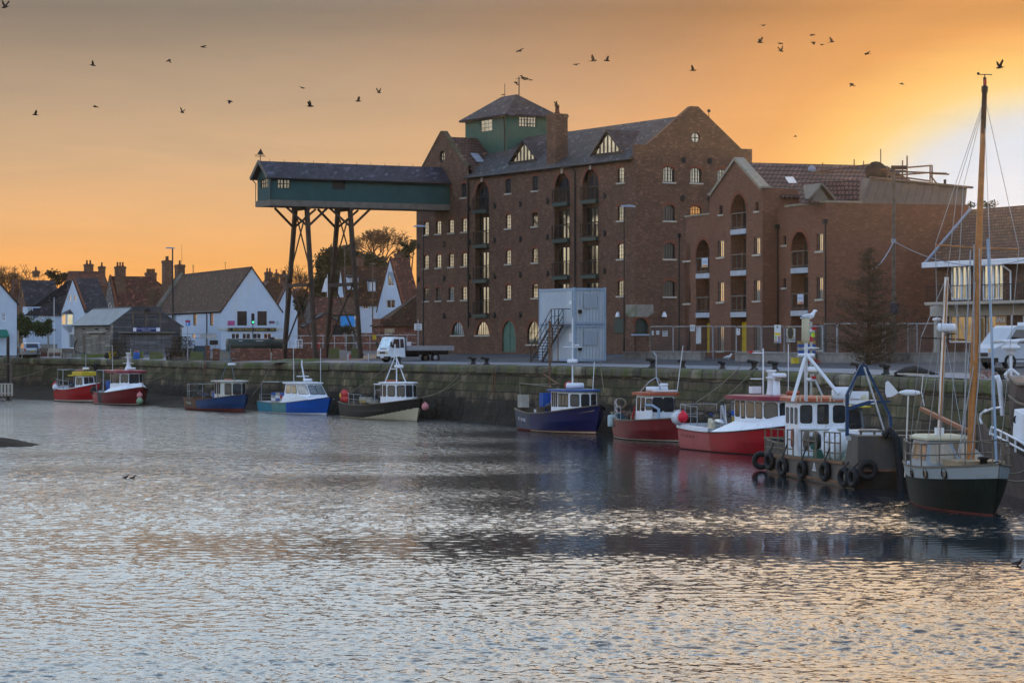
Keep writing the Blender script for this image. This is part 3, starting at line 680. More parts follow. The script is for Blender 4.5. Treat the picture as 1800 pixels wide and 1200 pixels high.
wr=[GF.hx(p,214,x1)[0]for p in (912,943)];wrz=[GF.hx(928,p,x1)[1]for p in (224,204)]
b=MB();hf=arcpoly(wy0[0],wy0[1],wz[0],wz[1],0);hr=arcpoly(wr[0],wr[1],wrz[0],wrz[1],0)
T1=lambda a,z,d:V((a,3.4+d,z));T2=lambda a,z,d:V((x1-d,a,z))
b.wall([(x0,tz0),(x1,tz0),(x1,tz1),(x0,tz1)],[hf],T1,.1);b.wall([(3.4,tz0),(ty1,tz0),(ty1,tz1),(3.4,tz1)],[hr],T2,.1)
b.quad((x0,3.4,tz0),(x0,ty1,tz0),(x0,ty1,tz1),(x0,3.4,tz1));b.quad((x0,ty1,tz0),(x1,ty1,tz0),(x1,ty1,tz1),(x0,ty1,tz1))
lo=b.build('lookout',m_green,gran)
window(lo,T1,hf,.05,m_bframe,m_glass,3,3,fw=.05,bw=.035,fd=.02);window(lo,T2,hr,.08,m_bframe,m_glass,6,3,bw=.05)
b=MB();ov=.45;e0,e1,f0,f1=x0-ov,x1+ov,3.4-ov,ty1+ov;rz2=GF.hy(890,169,5.7)[1];ym=5.7;r0,r1=(x0+x1)/2-1.4,(x0+x1)/2+1.4
b.add([(e0,f0,tz1),(e1,f0,tz1),(e1,f1,tz1),(e0,f1,tz1),(r0,ym,rz2),(r1,ym,rz2)],[(0,1,5,4),(1,2,5),(2,3,4,5),(3,0,4)])
b.box(e0+.02,e1-.02,f0+.02,f1-.02,tz1-.14,tz1-.004);b.build('lookout_roof',m_slate2,gran)
b=MB();b.tube([(x1-.4,3.3,tz1-.1),(x1-.35,3.32,tz0+1)],.05,6);b.build('lookout_drainpipe',m_black,gran)
b=MB();xv=r0+.6;b.tube([(xv,ym,rz2),(xv,ym,rz2+1.1)],.03,5);b.tube([(r1+.4,ym,rz2-.2),(r1+.4,ym,rz2+1.5)],.05,5);b.bar((r1-.1,ym,rz2+1.35),(r1+.9,ym,rz2+1.35),.04);b.build('aerial',m_black,gran)
b=MB();y1=GF.hx(1148,545,0)[0];cz1=GF.hx(1120,535,0)[1];cz0=GF.hx(1120,557,0)[1];xl=zf(1101,545)[0]
b.add([(xl,-.06,cz1),(.06,-.06,cz1),(.06,y1,cz1),(xl,-.06,cz0+.3),(.06,-.06,cz0+.25),(.06,y1,cz0+.3),(xl+.4,-.05,cz0),(.05,-.05,cz0),(.05,y1-.5,cz0)],[(0,1,4,3),(1,2,5,4),(3,4,7,6),(4,5,8,7),(0,1,2)])
b.build('stone_corbel',m_conc,gran)
xa,xb=zf(1081,570)[0],zf(1099,570)[0];MB().box(xa,xb,-.06,-.002,zf(1090,585)[1],zf(1090,559)[1]).build('plaque',m_dgreen,gran)
for y,mt in ((GF.hx(1165.5,555,0)[0],1),):MB().lathe((.18,y,GF.hx(1165,557,0)[1]),[(.2,0),(.2,.12),(.08,.38),(0,.4)],10).build('bulkhead_lamp',m_plast,gran)
xq=zf(1089.5,555)[0];MB().lathe((xq,-.18,zf(1089,557)[1]),[(.2,0),(.2,.12),(.08,.38),(0,.4)],10).build('bulkhead_lamp',m_plast,gran)
b=MB();xe=GF.hx(1246,195,0);b.tube([(0,xe[0],GF.hx(1246,208,0)[1]),(0,xe[0],GF.hx(1246,196,0)[1])],.03,5);b.ball((0,xe[0],GF.hx(1246,195,0)[1]),.14);b.build('finial',m_black,gran)
# --------- the gantry on its trestles
X0=zf(764,330)[0];X1=zf(790.3,330)[0];GL=16.85
SG=GF.sub(X1,0,0)
gan=tfr('gantry','long green boarded gantry with slate roof carried out from the granary on tall legs','gantry',GF)
zb=SG.hx(476,351,0)[1];zlo=SG.hx(476,361.5,0)[1];ztp=SG.hx(476,309.5,0)[1];XM=(X0+X1)/2
zrg=GF.sub(XM,0,0).hx(457,283,0)[1]
TS=lambda a,z,d:V((X1-d,a,z));TE=lambda a,z,d:V((a,-GL+d,z))
w1_=[SG.hx(p,330,0)[0]for p in (487.5,510.5)];w1z=[SG.hx(499,p,0)[1]for p in (331.5,314.5)]
w2_=[SG.hx(p,330,0)[0]for p in (584,607)];w2z=[SG.hx(596,p,0)[1]for p in (333,317)]
EG=GF.sub(0,-GL,0)
we=[EG.hy(p,325,0)[0]for p in (458,471.5)];wez=[EG.hy(464,p,0)[1]for p in (331,314)]
p1,p2,p3=arcpoly(*w1_,*w1z,0),arcpoly(*w2_,*w2z,0),arcpoly(*we,*wez,0)
b=MB();b.wall([(-GL,zb),(-.02,zb),(-.02,ztp),(-GL,ztp)],[p1,p2],TS,.08);b.wall([(X0,zb),(X1,zb),(X1,ztp),(XM,zrg-.1),(X0,ztp)],[p3],TE,.08)
b.quad((X0,-GL,zb),(X0,0,zb),(X0,0,ztp),(X0,-GL,ztp));b.build('wall',m_teal,gan)
for p,T_,gl in ((p1,TS,m_glassm),(p2,TS,m_glassd),(p3,TE,m_glass)):window(gan,T_,p,.07,m_bframe,gl,4,2,bw=.06)
b=MB();b.box(X0-.12,X1+.12,-GL-.15,-.02,zlo,zb-.004);b.build('floor_beam',m_beam,gan)
sv=course('gantry_slate',(.05,.052,.068),(.036,.038,.052),(.035,.035,.05),bw=.3,bh=.22,ms=.02,rough=.6,bump=.03)
b=MB();ov=.35;roofplane(b,[(X1+ov,-GL-.5,ztp-.1),(X1+ov,-.02,ztp-.1),(XM,-.02,zrg),(XM,-GL-.5,zrg)]);roofplane(b,[(X0-ov,-GL-.5,ztp-.1),(X0-ov,-.02,ztp-.1),(XM,-.02,zrg-.004),(XM,-GL-.5,zrg-.004)]);b.build('roof',sv,gan)
b=MB();b.bar((X1+ov,-GL-.53,ztp-.12),(XM,-GL-.53,zrg-.04),.05,.3);b.bar((X0-ov,-GL-.53,ztp-.12),(XM,-GL-.53,zrg-.04),.05,.3);b.build('bargeboard',m_beam,gan)
b=MB();b.tube([(X1+ov+.05,-GL-.5,ztp-.2),(X1+ov+.05,-.1,ztp-.2)],.08,6);b.tube([(X1+.1,-GL-.05,ztp-.2),(X1+.1,-GL-.08,zb)],.05,5);b.tube([(X0-.3,-GL-.3,ztp-.2),(X0-.1,-GL-.1,ztp-.5),(X0-.1,-GL-.1,zb)],.05,5);b.build('gutter',m_black,gan)
b=MB()
for k in range(13):y=-GL+.5+k*1.35;b.tube([(XM,y,zrg),(XM,y,zrg+.16)],.02,4)
b.build('ridge_spikes',m_black,gan)
b=MB();y=-GL-.35;b.tube([(XM,y,zrg),(XM,y,zrg+.75)],.035,5);b.bar((XM-.35,y-.35,zrg+.38),(XM+.35,y+.35,zrg+.38),.03);b.bar((XM,y-.5,zrg+.48),(XM,y+.4,zrg+.48),.05,.05)
b.add([(XM,y-.3,zrg+.55),(XM,y+.3,zrg+.55),(XM,y+.03,zrg+1.05),(XM+.03,y-.3,zrg+.55),(XM+.03,y+.3,zrg+.55),(XM+.03,y+.03,zrg+1.05)],[(0,1,2),(5,4,3),(0,3,4,1),(1,4,5,2),(2,5,3,0)]);b.build('weather_vane',m_black,gan)
for k,(pa,pb,base)in enumerate((((517,541.5),(499,555),(626,628)),((592,617.5),(572.5,634),(622,623.5)))):
 yA=GF.sub(X0+.2,0,0).hx(pa[0],362,0)[0];yB=GF.sub(X1-.2,0,0).hx(pa[1],362,0)[0];yg=(yA+yB)/2
 TG=GF.sub(0,yg,0);xs=[TG.hy(p,600,0)[0]for p in pb];zbse=[TG.hy(pb[i],base[i],0)[1]for i in (0,1)]
 lg=[]
 for i,(xt,xb)in enumerate(((X0+.25,xs[0]),(X1-.25,xs[1]))):
  z0_=GF.w(xb,yg,0);zg=gz(z0_.x,z0_.y)-GF.o.z
  q=MB();q.bar((xb,yg,min(zg,zbse[i])-.05),(xt,yg,zlo-.003),.33,.33,up=(0,1,0));q.build('leg',m_ttimber,gan)
  lg.append((V((xb,yg,zg)),V((xt,yg,zlo))))
 at=lambda i,f:lg[i][0].lerp(lg[i][1],f)
 q=MB();off=V((0,-.25,0));fm=.485
 q.bar(at(0,.02)+off,at(1,fm)+off,.10,.10);q.bar(at(1,.02)-off*1.0,at(0,fm)-off*1.0,.10,.10)
 q.bar(at(0,fm)+off,at(1,.93)+off,.09,.09);q.bar(at(1,fm)-off,at(0,.93)-off,.09,.09)
 q.bar(at(0,.49)+off,at(1,.49)+off,.22,.3);q.build('cross_brace',m_ttimber,gan)
 q=MB()
 for i,sx_ in ((0,-1),(0,1),(1,-1),(1,1)):
  top=at(i,.995);q.bar(at(i,.87),top+V((0,sx_*1.9,0)),.16,.16)
 q.box(X0-.1,X1+.1,yg-.2,yg+.2,zlo-.25,zlo-.005);q.build('knee_brace',m_ttimber,gan)
# --------- the new brick flats
NF=fpx(1452,168,4.75,18.4)
flat=tfr('apartment_block','newer red brick apartment block with gabled bay, arched balconies and tiled roof','apartment block',NF)
nz_=lambda px,py,y=0:NF.hy(px,py,y)
G0=-1.05
xgl,xgr=nz_(1247,600,G0)[0],nz_(1340.5,600,G0)[0]
x1l=nz_(1187,600,G0+.1)[0];SG1=G0+.1+.0
zc2=nz_(1452,356)[1];zc1=nz_(1216,381,G0+.9)[1]
zkn=nz_(1345,330,G0)[1];zap=nz_(1297,280,G0)[1];xap=(xgl+xgr)/2
YB=NF.hx(1703,600,0)[0]
def Tn(y0):return lambda a,z,d:V((a,y0+d,z))
Y1=G0+.9
nh={0:[],1:[],2:[]};nw={0:[],1:[],2:[]};yp={0:0.0,1:G0,2:Y1}
def nwin(k,px0,px1,y0,y1,nx=2,gl=None,sill=True):
 pl_=yp[k];a0,a1=nz_(px0,600,pl_)[0],nz_(px1,600,pl_)[0];pm=(px0+px1)/2;z1,z0=nz_(pm,y0,pl_)[1],nz_(pm,y1,pl_)[1]
 p=arcpoly(a0,a1,z0,z1,0);nh[k].append(p);nw[k].append((p,nx,gl,sill))
m_gpale=mat('cream_glass',(.78,.74,.60),.07,.15,1.0,metal=1.0)
for y0,y1 in ((429.5,458),(499,533),(573,617)):nwin(2,1203,1213.5,y0,y1)
for y0,y1 in ((422.5,452),(495.5,530.5),(572,616.5)):nwin(1,1261.5,1272.5,y0,y1)
for y0,y1 in ((417.5,447),(492,528.5),(572,616)):nwin(1,1325,1336,y0,y1)
nwin(1,1264.5,1270,361,377,1,m_glassd);nwin(1,1327.5,1333.5,355,371,1,m_gpale)
for y0,y1 in ((410,441),(487,525.5),(570,615)):nwin(0,1435.5,1446.5,y0,y1)
nwin(0,1376,1381.5,414,430.5,1,m_glassd);nwin(0,1376,1381.5,489,505.5,1,m_glassd)
arches=[]
for k,px0,px1,yt,sy,ry_ in ((2,1223.5,1248,421,(484.5,553.5),(453,522)),(1,1284.5,1312,341.5,(407,479.5,552.5),(374,447,519)),(0,1390.5,1420.5,407,(475,550),(440,516.5))):
 pl_=yp[k];a0,a1=nz_(px0,600,pl_)[0],nz_(px1,600,pl_)[0];pm=(px0+px1)/2;zt=nz_(pm,yt,pl_)[1]
 p=arcpoly(a0,a1,.02,zt,(a1-a0)/2*.95);nh[k].append(p);arches.append((k,a0,a1,zt,[nz_(pm,s_,pl_)[1]for s_ in sy],p))
b=MB();D_=.15
b.wall([(xgr-.0,-.6),(0,-.6),(0,zc2),(xgr,zc2)],nh[0],Tn(0),D_)
b.wall([(xgl,-.6),(xgr,-.6),(xgr,zkn),(xgr-.35,zkn),(xap+.12,zap),(xap-.12,zap),(xgl+.35,zkn),(xgl,zkn)],nh[1],Tn(G0),D_)
b.wall([(x1l,-.6),(xgl,-.6),(xgl,zc1),(x1l,zc1)],nh[2],Tn(Y1),D_)
b.quad((xgr,G0,0),(xgr,1.6,0),(xgr,1.6,zkn),(xgr,G0,zkn));b.quad((xgl,G0,0),(xgl,4,0),(xgl,4,zkn),(xgl,G0,zkn))
b.quad((0,0,-.6),(0,YB,-.6),(0,YB,zc2),(0,0,zc2));b.quad((x1l,YB,0),(0,YB,0),(0,YB,zc2),(x1l,YB,zc2));b.quad((x1l,Y1,0),(x1l,YB,0),(x1l,YB,zc1),(x1l,Y1,zc1))
b.add([(xgl,G0+.3,zkn),(xap,G0+.3,zap),(xgr,G0+.3,zkn)],[(0,1,2)]);b.quad((x1l,Y1+.3,zc1),(xgl,Y1+.3,zc1),(xgl,Y1+.3,zc1-.6),(x1l,Y1+.3,zc1-.6))
b.build('wall',m_brickn,flat)
m_ndark=mat('grey_frame',(.20,.205,.19),.5,.1,3)
for k in nw:
 for(p,nx,gl,sl_)in nw[k]:window(flat,Tn(yp[k]),p,D_-.02,m_ndark if nx==2 else m_bframe,gl or m_gpale,nx,1,fw=.05,bw=.06,fd=.02,sill=m_cream)
doorx={2:(1243,1247.2),1:(1304,1311),0:(1411.5,1420)}
m_brickd=m_brickn
for(k,a0,a1,zt,zs,p)in arches:
 y0=yp[k];DD=.85;b=MB();e_=.004
 b.quad((a0-e_,y0+DD,0),(a1+e_,y0+DD,0),(a1+e_,y0+DD,zt+.1),(a0-e_,y0+DD,zt+.1))
 tp=[q for q in p[2:]]
 b.quad((a0-e_,y0+.1,0),(a0-e_,y0+DD,0),(a0-e_,y0+DD,zt-1.4),(a0-e_,y0+.1,zt-1.4));b.quad((a1+e_,y0+.1,0),(a1+e_,y0+DD,0),(a1+e_,y0+DD,zt-1.4),(a1+e_,y0+.1,zt-1.4))
 A=[(a,y0+.2,z+e_)for a,z in tp];B=[(a,y0+DD,z+e_)for a,z in tp];n=len(tp);b.add(A+B,[(i,i+1,n+i+1,n+i)for i in range(n-1)])
 b.build('arched_recess',m_brickn,flat)
 fl=[]
 r=MB();top=p[2:];c=(a0+a1)/2;w=(a1-a0)/2;zc=min(q[1]for q in top);kk=.26
 I=[(a,y0-.02,z)for a,z in top];O=[(c+(a-c)*(1+kk/w),y0-.02,zc+(z-zc)*(1+kk/(zt-zc)))for a,z in top];I2=[(a,y0+.02,z)for a,z in top];O2=[(x,y0+.02,z)for x,_,z in O]
 r.add(I+O+I2+O2,[f for i in range(n-1)for f in ((i,i+1,n+i+1,n+i),(2*n+i,2*n+i+1,i+1,i),(n+i,n+i+1,3*n+i+1,3*n+i))]);r.build('brick_arch',m_bricks,flat)
 for z in zs:
  bo=MB().box(a0+.01,a1-.01,y0-.04,y0+DD-.01,z-.18,z+.16).build('balcony',mat('slab_edge',(.42,.46,.5),.6,.15,2),flat)
  q=MB()
  for i in range(4):x=a0+.06+(a1-a0-.12)*i/3;q.box(x-.025,x+.025,y0+.03,y0+.08,z+.16,z+1.25)
  q.box(a0+.02,a1-.02,y0+.02,y0+.09,z+1.2,z+1.27);q.box(a0+.02,a1-.02,y0+.035,y0+.075,z+.28,z+.32)
  q.build('railing',m_beam,bo)
  wd=MB().box(a0+.3,a1-.5,y0+DD-.06,y0+DD-.01,z+.17,z+2.3).build('balcony_door',m_bframe,flat)
 d0,d1=doorx[k];xd0,xd1=NF.hy(d0,600,y0+DD-.08)[0],NF.hy(d1,600,y0+DD-.08)[0];zd=NF.hy((d0+d1)/2,566 if k else 560,y0+DD)[1]
 xd0=max(xd0,a0+.02)
 o=MB().box(xd0,max(xd1,xd0+.75),y0+DD-.08,y0+DD-.005,.05,min(2.15,zd)).build('door',m_ydoor,flat)
 MB().box(xd0+.12,xd0+.2,y0+DD-.14,y0+DD-.08,1.0,1.05).build('handle',m_black,o)
b=MB();cp=.09
def slope_cop(b,a0,z0,a1,z1,y0,y1,t_=.22):
 b.add([(a0,y0,z0),(a1,y0,z1),(a1,y1,z1),(a0,y1,z0),(a0,y0,z0-t_),(a1,y0,z1-t_),(a1,y1,z1-t_),(a0,y1,z0-t_)],[(0,1,2,3),(7,6,5,4),(0,4,5,1),(2,6,7,3),(0,3,7,4),(1,5,6,2)])
slope_cop(b,xgr-.2,zkn+.12,xap,zap+.16,G0-.1,G0+.62);slope_cop(b,xgl+.2,zkn+.12,xap-.002,zap+.157,G0-.1,G0+.62)
b.box(xgr-.25,xgr+.1,G0-.1,G0+.62,zkn+.003,zkn+.13);b.box(xgl-.1,xgl+.25,G0-.1,G0+.62,zkn+.003,zkn+.13)
b.box(x1l-.08,xgl-.01,Y1-.08,Y1+.38,zc1+.003,zc1+.12);b.box(xgr+1.3,.08,-.08,.38,zc2+.003,zc2+.12);b.box(-.38,.08,.38,NF.hx(1515,600,0)[0],zc2+.003,zc2+.12)
b.build('coping',mat('coping_stone',(.30,.26,.19),.85,.2,3),flat)
m_ntile=course('ribbed_tile',(.155,.085,.068),(.12,.065,.052),(.03,.018,.015),bw=.33,bh=.30,ms=.06,rough=.7,bump=.06,bvar=.4)
RY=4.2;zrd=NF.hx(1330,286,xap)[1]
ye=1.2;zev=zkn-.3
b=MB()
e0=NF.hx(1380,347,xgr);zE=NF.hx(1362,346,xgr-.1)[1]
xr_=xgr-.2;yR0=0.3;yR1=NF.hx(1531,293,xap)[0]
zR0=NF.hx(1322,286,xap)[1]
roofplane(b,[(xgr+.25,.25,zE),(xgr+.25,yR1+3,zE),(xap,yR1+1.2,zR0),(xap,G0+.55,zR0)],.15);roofplane(b,[(xgl-.2,.25,zE),(xgl-.2,yR1+3,zE),(xap,yR1+1.2,zR0-.01),(xap,G0+.55,zR0-.01)],.15)
b.build('roof',m_ntile,flat)
b=MB();b.box(xgr,xgr+.2,1.4,YB-.2,zc2-.4,zE-.02);b.build('parapet_wall',m_brickn,flat)
def onroof(px,py):
 n=V((zR0-zE,0,(xgr+.25)-xap)).normalized();c,d=NF.ray(px,py);p0=V((xap,0,zR0));t=n.dot(p0-c)/n.dot(d);return c+d*t+n*.03
MB().add([onroof(*q)for q in ((1379,311.5),(1394,311.5),(1401,322.5),(1386.5,322.5))],[(0,1,2,3)]).build('skylight',mat('sky_glass',(.55,.62,.72),.05,.05,1,metal=1.0),flat)
MB().ball(onroof(1427,299),.28,n=10).build('roof_vent',m_lead,flat)
XL=-1.6;zt1=NF.hx(1530,315,XL)[1];
yS=NF.hx(1516,350,-.4)[0]
b=MB();T3=lambda y,z,x:V((x,y,z))
b.add([(-.4,NF.hx(1408,348,-.4)[0],zc2-.1),(-.4,yS,zc2-.1),(-2.4,NF.hx(1529,313,-2.4)[0],NF.hx(1529,313,-2.4)[1]),(-2.4,NF.hx(1476,318,-2.4)[0],NF.hx(1476,318,-2.4)[1]),(-3.8,NF.hx(1400,330,-3.8)[0],NF.hx(1400,322,-3.8)[1])],[(0,1,2,3,4)]);b.build('lower_roof',m_ntile,flat)
yT0,zT0=NF.hx(1529,313,-1.0);yT1,zT1=NF.hx(1700,330.5,-1.0);yb0=NF.hx(1513,360,-.3)[0]
b=MB();b.add([(-.3,yb0,zc2),(-.3,YB-.1,zc2),(-1.0,yT1,zT1),(-1.0,yT0,zT0),(-6,yT0,zT0),(-6,yT1,zT1),(-6,YB-.1,zc2),(-3,yb0-1.5,zc2)],[(0,1,2,3),(3,2,5,4),(1,6,5,2),(0,3,4,7)]);
o=b.build('clad_storey',mat('zinc_cladding',(.15,.115,.085),.6,.12,1.5),flat)  # brown cladding colour carries the warm sun flare
b=MB()
for k in range(13):
 f=(k+.5)/13;p=V((-.3,yb0+(YB-.1-yb0)*f,zc2));q=V((-1.0,yT0+(yT1-yT0)*f,zT0+(zT1-zT0)*f));b.bar(p+V((.02,0,0)),q+V((.02,0,0)),.05,.05)
b.bar((-.95,yT0,zT0+.05),(-.95,yT1+.35,zT1+.03),.25,.12);b.build('standing_seams',mat('zinc_cladding',()),o)
xd=-.75;A=NF.hx(1424,348,xd);B=NF.hx(1464,348,xd);C_=NF.hx(1443,323,xd)
d=MB();d.add([(xd-.15,A[0],zc2-.1),(xd-.15,B[0],zc2-.1),(xd-.15,C_[0],C_[1]-.1)],[(0,1,2)]);dm=d.build('dormer',m_glassd,flat)
d=MB();d.bar((xd,A[0]-.15,A[1]-.1),(xd,C_[0],C_[1]),.35,.12,up=(0,1,0));d.bar((xd,B[0]+.15,B[1]-.1),(xd,C_[0],C_[1]),.35,.12,up=(0,1,0))
roofplane(d,[(xd,A[0]-.1,A[1]),(xd,C_[0],C_[1]+.05),(xd-3,C_[0],C_[1]+.05),(xd-1,A[0]-.1,A[1])],.08);roofplane(d,[(xd,B[0]+.1,B[1]),(xd,C_[0],C_[1]+.05),(xd-3,C_[0],C_[1]+.05),(xd-1,B[0]+.1,B[1])],.08);d.build('dormer_roof',m_beam,dm)
for pl_,px,y0_ in ((Y1,1194,415),(0,1451,391)):
 x,z=nz_(px,y0_,pl_-.1);q=MB();q.box(x-.14,x+.14,pl_-.25,pl_-.01,z-.1,z+.2);q.tube([(x,pl_-.1,z),(x,pl_-.1,.1)],.06,6);q.build('drainpipe',m_bframe,flat)
x,z=xgr+.28,nz_(1369,400)[1];q=MB();q.box(x-.15,x+.15,-.25,-.01,z-.1,z+.2);q.tube([(x,-.1,z),(x,-.1,.1)],.06,6);q.build('drainpipe',m_bframe,flat)
def sheet(fr,px0,px1,y0,y1,yl,name,label,cat,bands,base,group=None):
 a0,z1=fr.hy(px0,y0,yl);a1,z0=fr.hy(px1,y1,yl);b=MB();b.box(a0,a1,yl,yl+.02,z0,z1);mats=[mat(name+'_base',base,.6,.04,3)]
 for f0,f1,g0,g1,c in bands:
  k=len(mats);mats.append(mat('ink_%d_%d_%d'%tuple(int(x*99)for x in c),c,.6,.05,3));b.box(a0+(a1-a0)*f0,a0+(a1-a0)*f1,yl-.004,yl-.001,z0+(z1-z0)*g0,z0+(z1-z0)*g1,k)
 o=b.build(name,mats);o.location=fr.o;o.rotation_euler.z=fr.rz;return tag(o,label,cat,group)
bn=[(.05,.95,.02,.25,(.75,.35,.08)),(.5,.95,.05,.2,(.6,.08,.15)),(.1,.9,.62,.68,(.1,.15,.3)),(.15,.85,.45,.5,(.1,.15,.3))]
sheet(NF,1233.6,1244,454,469.5,Y1-.03,'banner','white and orange banner on the upper left arched balcony','banner',bn,(.55,.62,.72))
sheet(NF,1401.7,1412,517.5,534,-.03,'banner','white and orange banner on the balcony rail above the right hand yellow door','banner',bn,(.6,.62,.68))
sc=tfr('scaffold','scaffolding poles above the flat lead covered roof of the newer block','scaffolding',NF)
def lp(px,py,xl):y,z=NF.hx(px,py,xl);return V((xl,y,z))
b=MB()
for p,q in (((1550,298),(1638,291)),((1570,301),(1664,305)),((1590,312),(1634,318)),((1547,298),(1585,312)),((1560,309),(1640,303)),((1634,305),(1668,306.5)),((1636,309),(1646,322))):b.tube([lp(*p,-3),lp(*q,-3)],.055,5)
for px,y0,y1 in ((1586.5,282,318),(1594.5,274,318),(1635,291,320),(1638.5,291,322),(1572.5,300,320)):b.tube([lp(px,y0,-3),lp(px,y1,-3)],.05,5)
b.build('pole',m_rust,sc);q=MB();A=lp(1570,299.5,-3);B=lp(1588,303,-3);q.box(-3.6,-2.6,A.y,B.y,B.z,A.z);q.build('boards',m_timber,sc)
b=MB()
for k,px in enumerate((1551,1556,1564)):A=lp(px,309,-2.2);b.tube([A-V((0,0,.6)),A],.1,7)
A=lp(1661,317,-1.4);b.tube([A-V((0,0,.7)),A+V((0,0,.05))],.09,7);b.build('flue',m_bframe,flat)
A=lp(1540,303,-4);MB().lathe(A,[(0,-.15),(.55,-.12),(.72,0),(.72,.02),(0,.05)],16,ax=(1,-.3,.1)).build('satellite_dish',m_bframe,flat)
b=MB()
for px,y0,y1 in ((1446,286,312),(1501.5,280,300),(1548,262,300),(1518,283,300)):b.tube([lp(px,y0,-4),lp(px,y1,-4)],.035,4)
b.tube([lp(1440,301,-3.5),lp(1530,289,-3.5)],.05,5);b.tube([lp(1430,304,-3.5),lp(1512,301.5,-3.5)],.04,5);b.build('aerial',m_rust,flat)
# --------- the shop on the right
RF=fpx(1643,165,4.65,25)
shop=tfr('shop','brick shop with tiled roof, white fascia, balcony windows and sale poster','shop',RF)
rx1=14;rze=RF.hy(1643,462,0)[1];RD=7.5;zc=RF.hy(1700,534,-.9)[1]
fdoor=[];rh=[]
for p0,p1 in ((1671.5,1706.5),(1727,1763)):
 a0,a1=RF.hy(p0,600,0)[0],RF.hy(p1,600,0)[0];pm=(p0+p1)/2;z1,z0=RF.hy(pm,464,0)[1],RF.hy(pm,527,0)[1];p=arcpoly(a0,a1,z0,z1,0);rh.append(p);fdoor.append(p)
gsh=[]
for p0,p1,y0,y1 in ((1668,1708,555,602),(1733,1770,554,600),(1720,1731,556,615),(1797,1830,555,600)):
 a0,a1=RF.hy(p0,600,0)[0],RF.hy(p1,600,0)[0];pm=(p0+p1)/2;z1,z0=RF.hy(pm,y0,0)[1],RF.hy(pm,y1,0)[1];p=arcpoly(a0,a1,max(.03,z0),z1,0);rh.append(p);gsh.append(p)
b=MB();b.wall([(0,-.6),(rx1,-.6),(rx1,rze),(0,rze)],rh,TF,.12);zrr=RF.sub(2.2,3.2,0).hy(1707,366,0)[1]
b.quad((0,0,0),(0,RD,0),(0,RD,rze),(0,0,rze));b.quad((rx1,0,0),(rx1,RD,0),(rx1,RD,rze),(rx1,0,rze));b.quad((0,RD,0),(rx1,RD,0),(rx1,RD,rze),(0,RD,rze));b.build('wall',m_brick,shop)
m_ftile=course('pub_tile',(.17,.085,.04),(.13,.06,.03),(.05,.03,.02),bw=.26,bh=.2,ms=.03,rough=.75,bump=.05,bvar=.3)
xr0,zr0=RF.hy(1708,368,RD/2)
b=MB();roofplane(b,[(-.4,-.5,rze-.1),(rx1,-.5,rze-.1),(rx1,RD/2,zr0),(xr0,RD/2,zr0)],.15);b.add([(-.4,-.5,rze-.1),(xr0,RD/2,zr0),(-.4,RD+.5,rze-.1)],[(0,1,2)]);roofplane(b,[(-.4,RD+.5,rze-.1),(rx1,RD+.5,rze-.1),(rx1,RD/2+.02,zr0-.01),(xr0,RD/2+.02,zr0-.01)],.15);b.build('roof',m_ftile,shop)
b=MB();b.bar((-.35,-.5,rze-.02),(xr0,RD/2-.05,zr0+.06),.16,.1);b.build('hip_ridge',m_lead,shop)
b=MB();b.box(-.45,rx1,-.66,-.5,rze-.3,rze-.02);b.tube([(rx1,-.6,rze-.05),(-.45,-.6,rze-.05)],.08,6);xq=RF.hy(1777,500,-.1)[0];b.tube([(xq-.5,-.6,rze-.2),(xq,-.12,rze-.7),(xq,-.12,zc+.1)],.06,6);b.tube([(RF.hy(1779,560,-.1)[0],-.12,zc-.1),(RF.hy(1779,560,-.1)[0],-.12,1.3)],.06,6);b.build('gutter',m_white,shop)
for p in fdoor:window(shop,TF,p,.08,m_white,m_gpale,4,1,fw=.1,bw=.13,name='french_window')
for i,p in enumerate(gsh):window(shop,TF,p,.10,m_white,mat('shop_glass',(.50,.36,.20),.1,.2,.8,metal=.9),1 if i else 3,1,fw=.07,bw=.05,name='shop_window')
b=MB();xb=RF.hy(1626,535,-1.4)[0];b.box(xb,rx1,-1.4,-.002,zc-.06,zc+.08);b.box(xb,rx1,-1.46,-1.403,zc-.02,zc+.14);b.build('balcony_deck',m_cream,shop)
zf0,zf1=RF.hy(1700,555,-.1)[1],RF.hy(1700,538,-.1)[1];MB().box(-.2,rx1,-.22,-.003,zf0,zc-.07).build('fascia',m_cream,shop)
q=MB();zr1=RF.hy(1700,501,-1.35)[1]
for k in range(int((rx1-xb)/.17)):
 x=xb+.02+k*.17
 if 2.0<x or True:q.box(x,x+.02,-1.37,-1.35,zc+.14,zr1)
q.box(xb,rx1,-1.38,-1.34,zr1-.04,zr1+.01);q.build('balustrade',m_black,shop)
def text(s_,size,mt,fr,px,py,yl,parent,name='lettering',ext=.01,side=False,off=0,sx=1.0,flat_=None):
 cu=bpy.data.curves.new(name,'FONT');cu.body=s_;cu.size=size;cu.extrude=ext;cu.align_x='CENTER';cu.align_y='CENTER'
 ob=bpy.data.objects.new(name,cu);COL.objects.link(ob);bpy.context.view_layer.update()
 me=bpy.data.meshes.new_from_object(ob.evaluated_get(bpy.context.evaluated_depsgraph_get()));bpy.data.objects.remove(ob);bpy.data.curves.remove(cu)
 me.name=name;me.materials.clear();me.materials.append(mt);o=bpy.data.objects.new(name,me);COL.objects.link(o)
 if flat_:loc,rot=flat_;o.location=loc;o.rotation_euler=rot
 elif side:y,z=fr.hx(px,py,yl);o.location=(yl+.02,y,z);o.rotation_euler=(R(90),0,R(90))
 else:x,z=fr.hy(px,py,yl);o.location=(x,yl-.02,z);o.rotation_euler=(R(90),0,0)
 o.scale=(sx,1,1)
 if parent is not None:o.parent=parent
 return o
ps=tfr('sale_poster','orange sale poster in the window of the shop on the right','poster',RF)
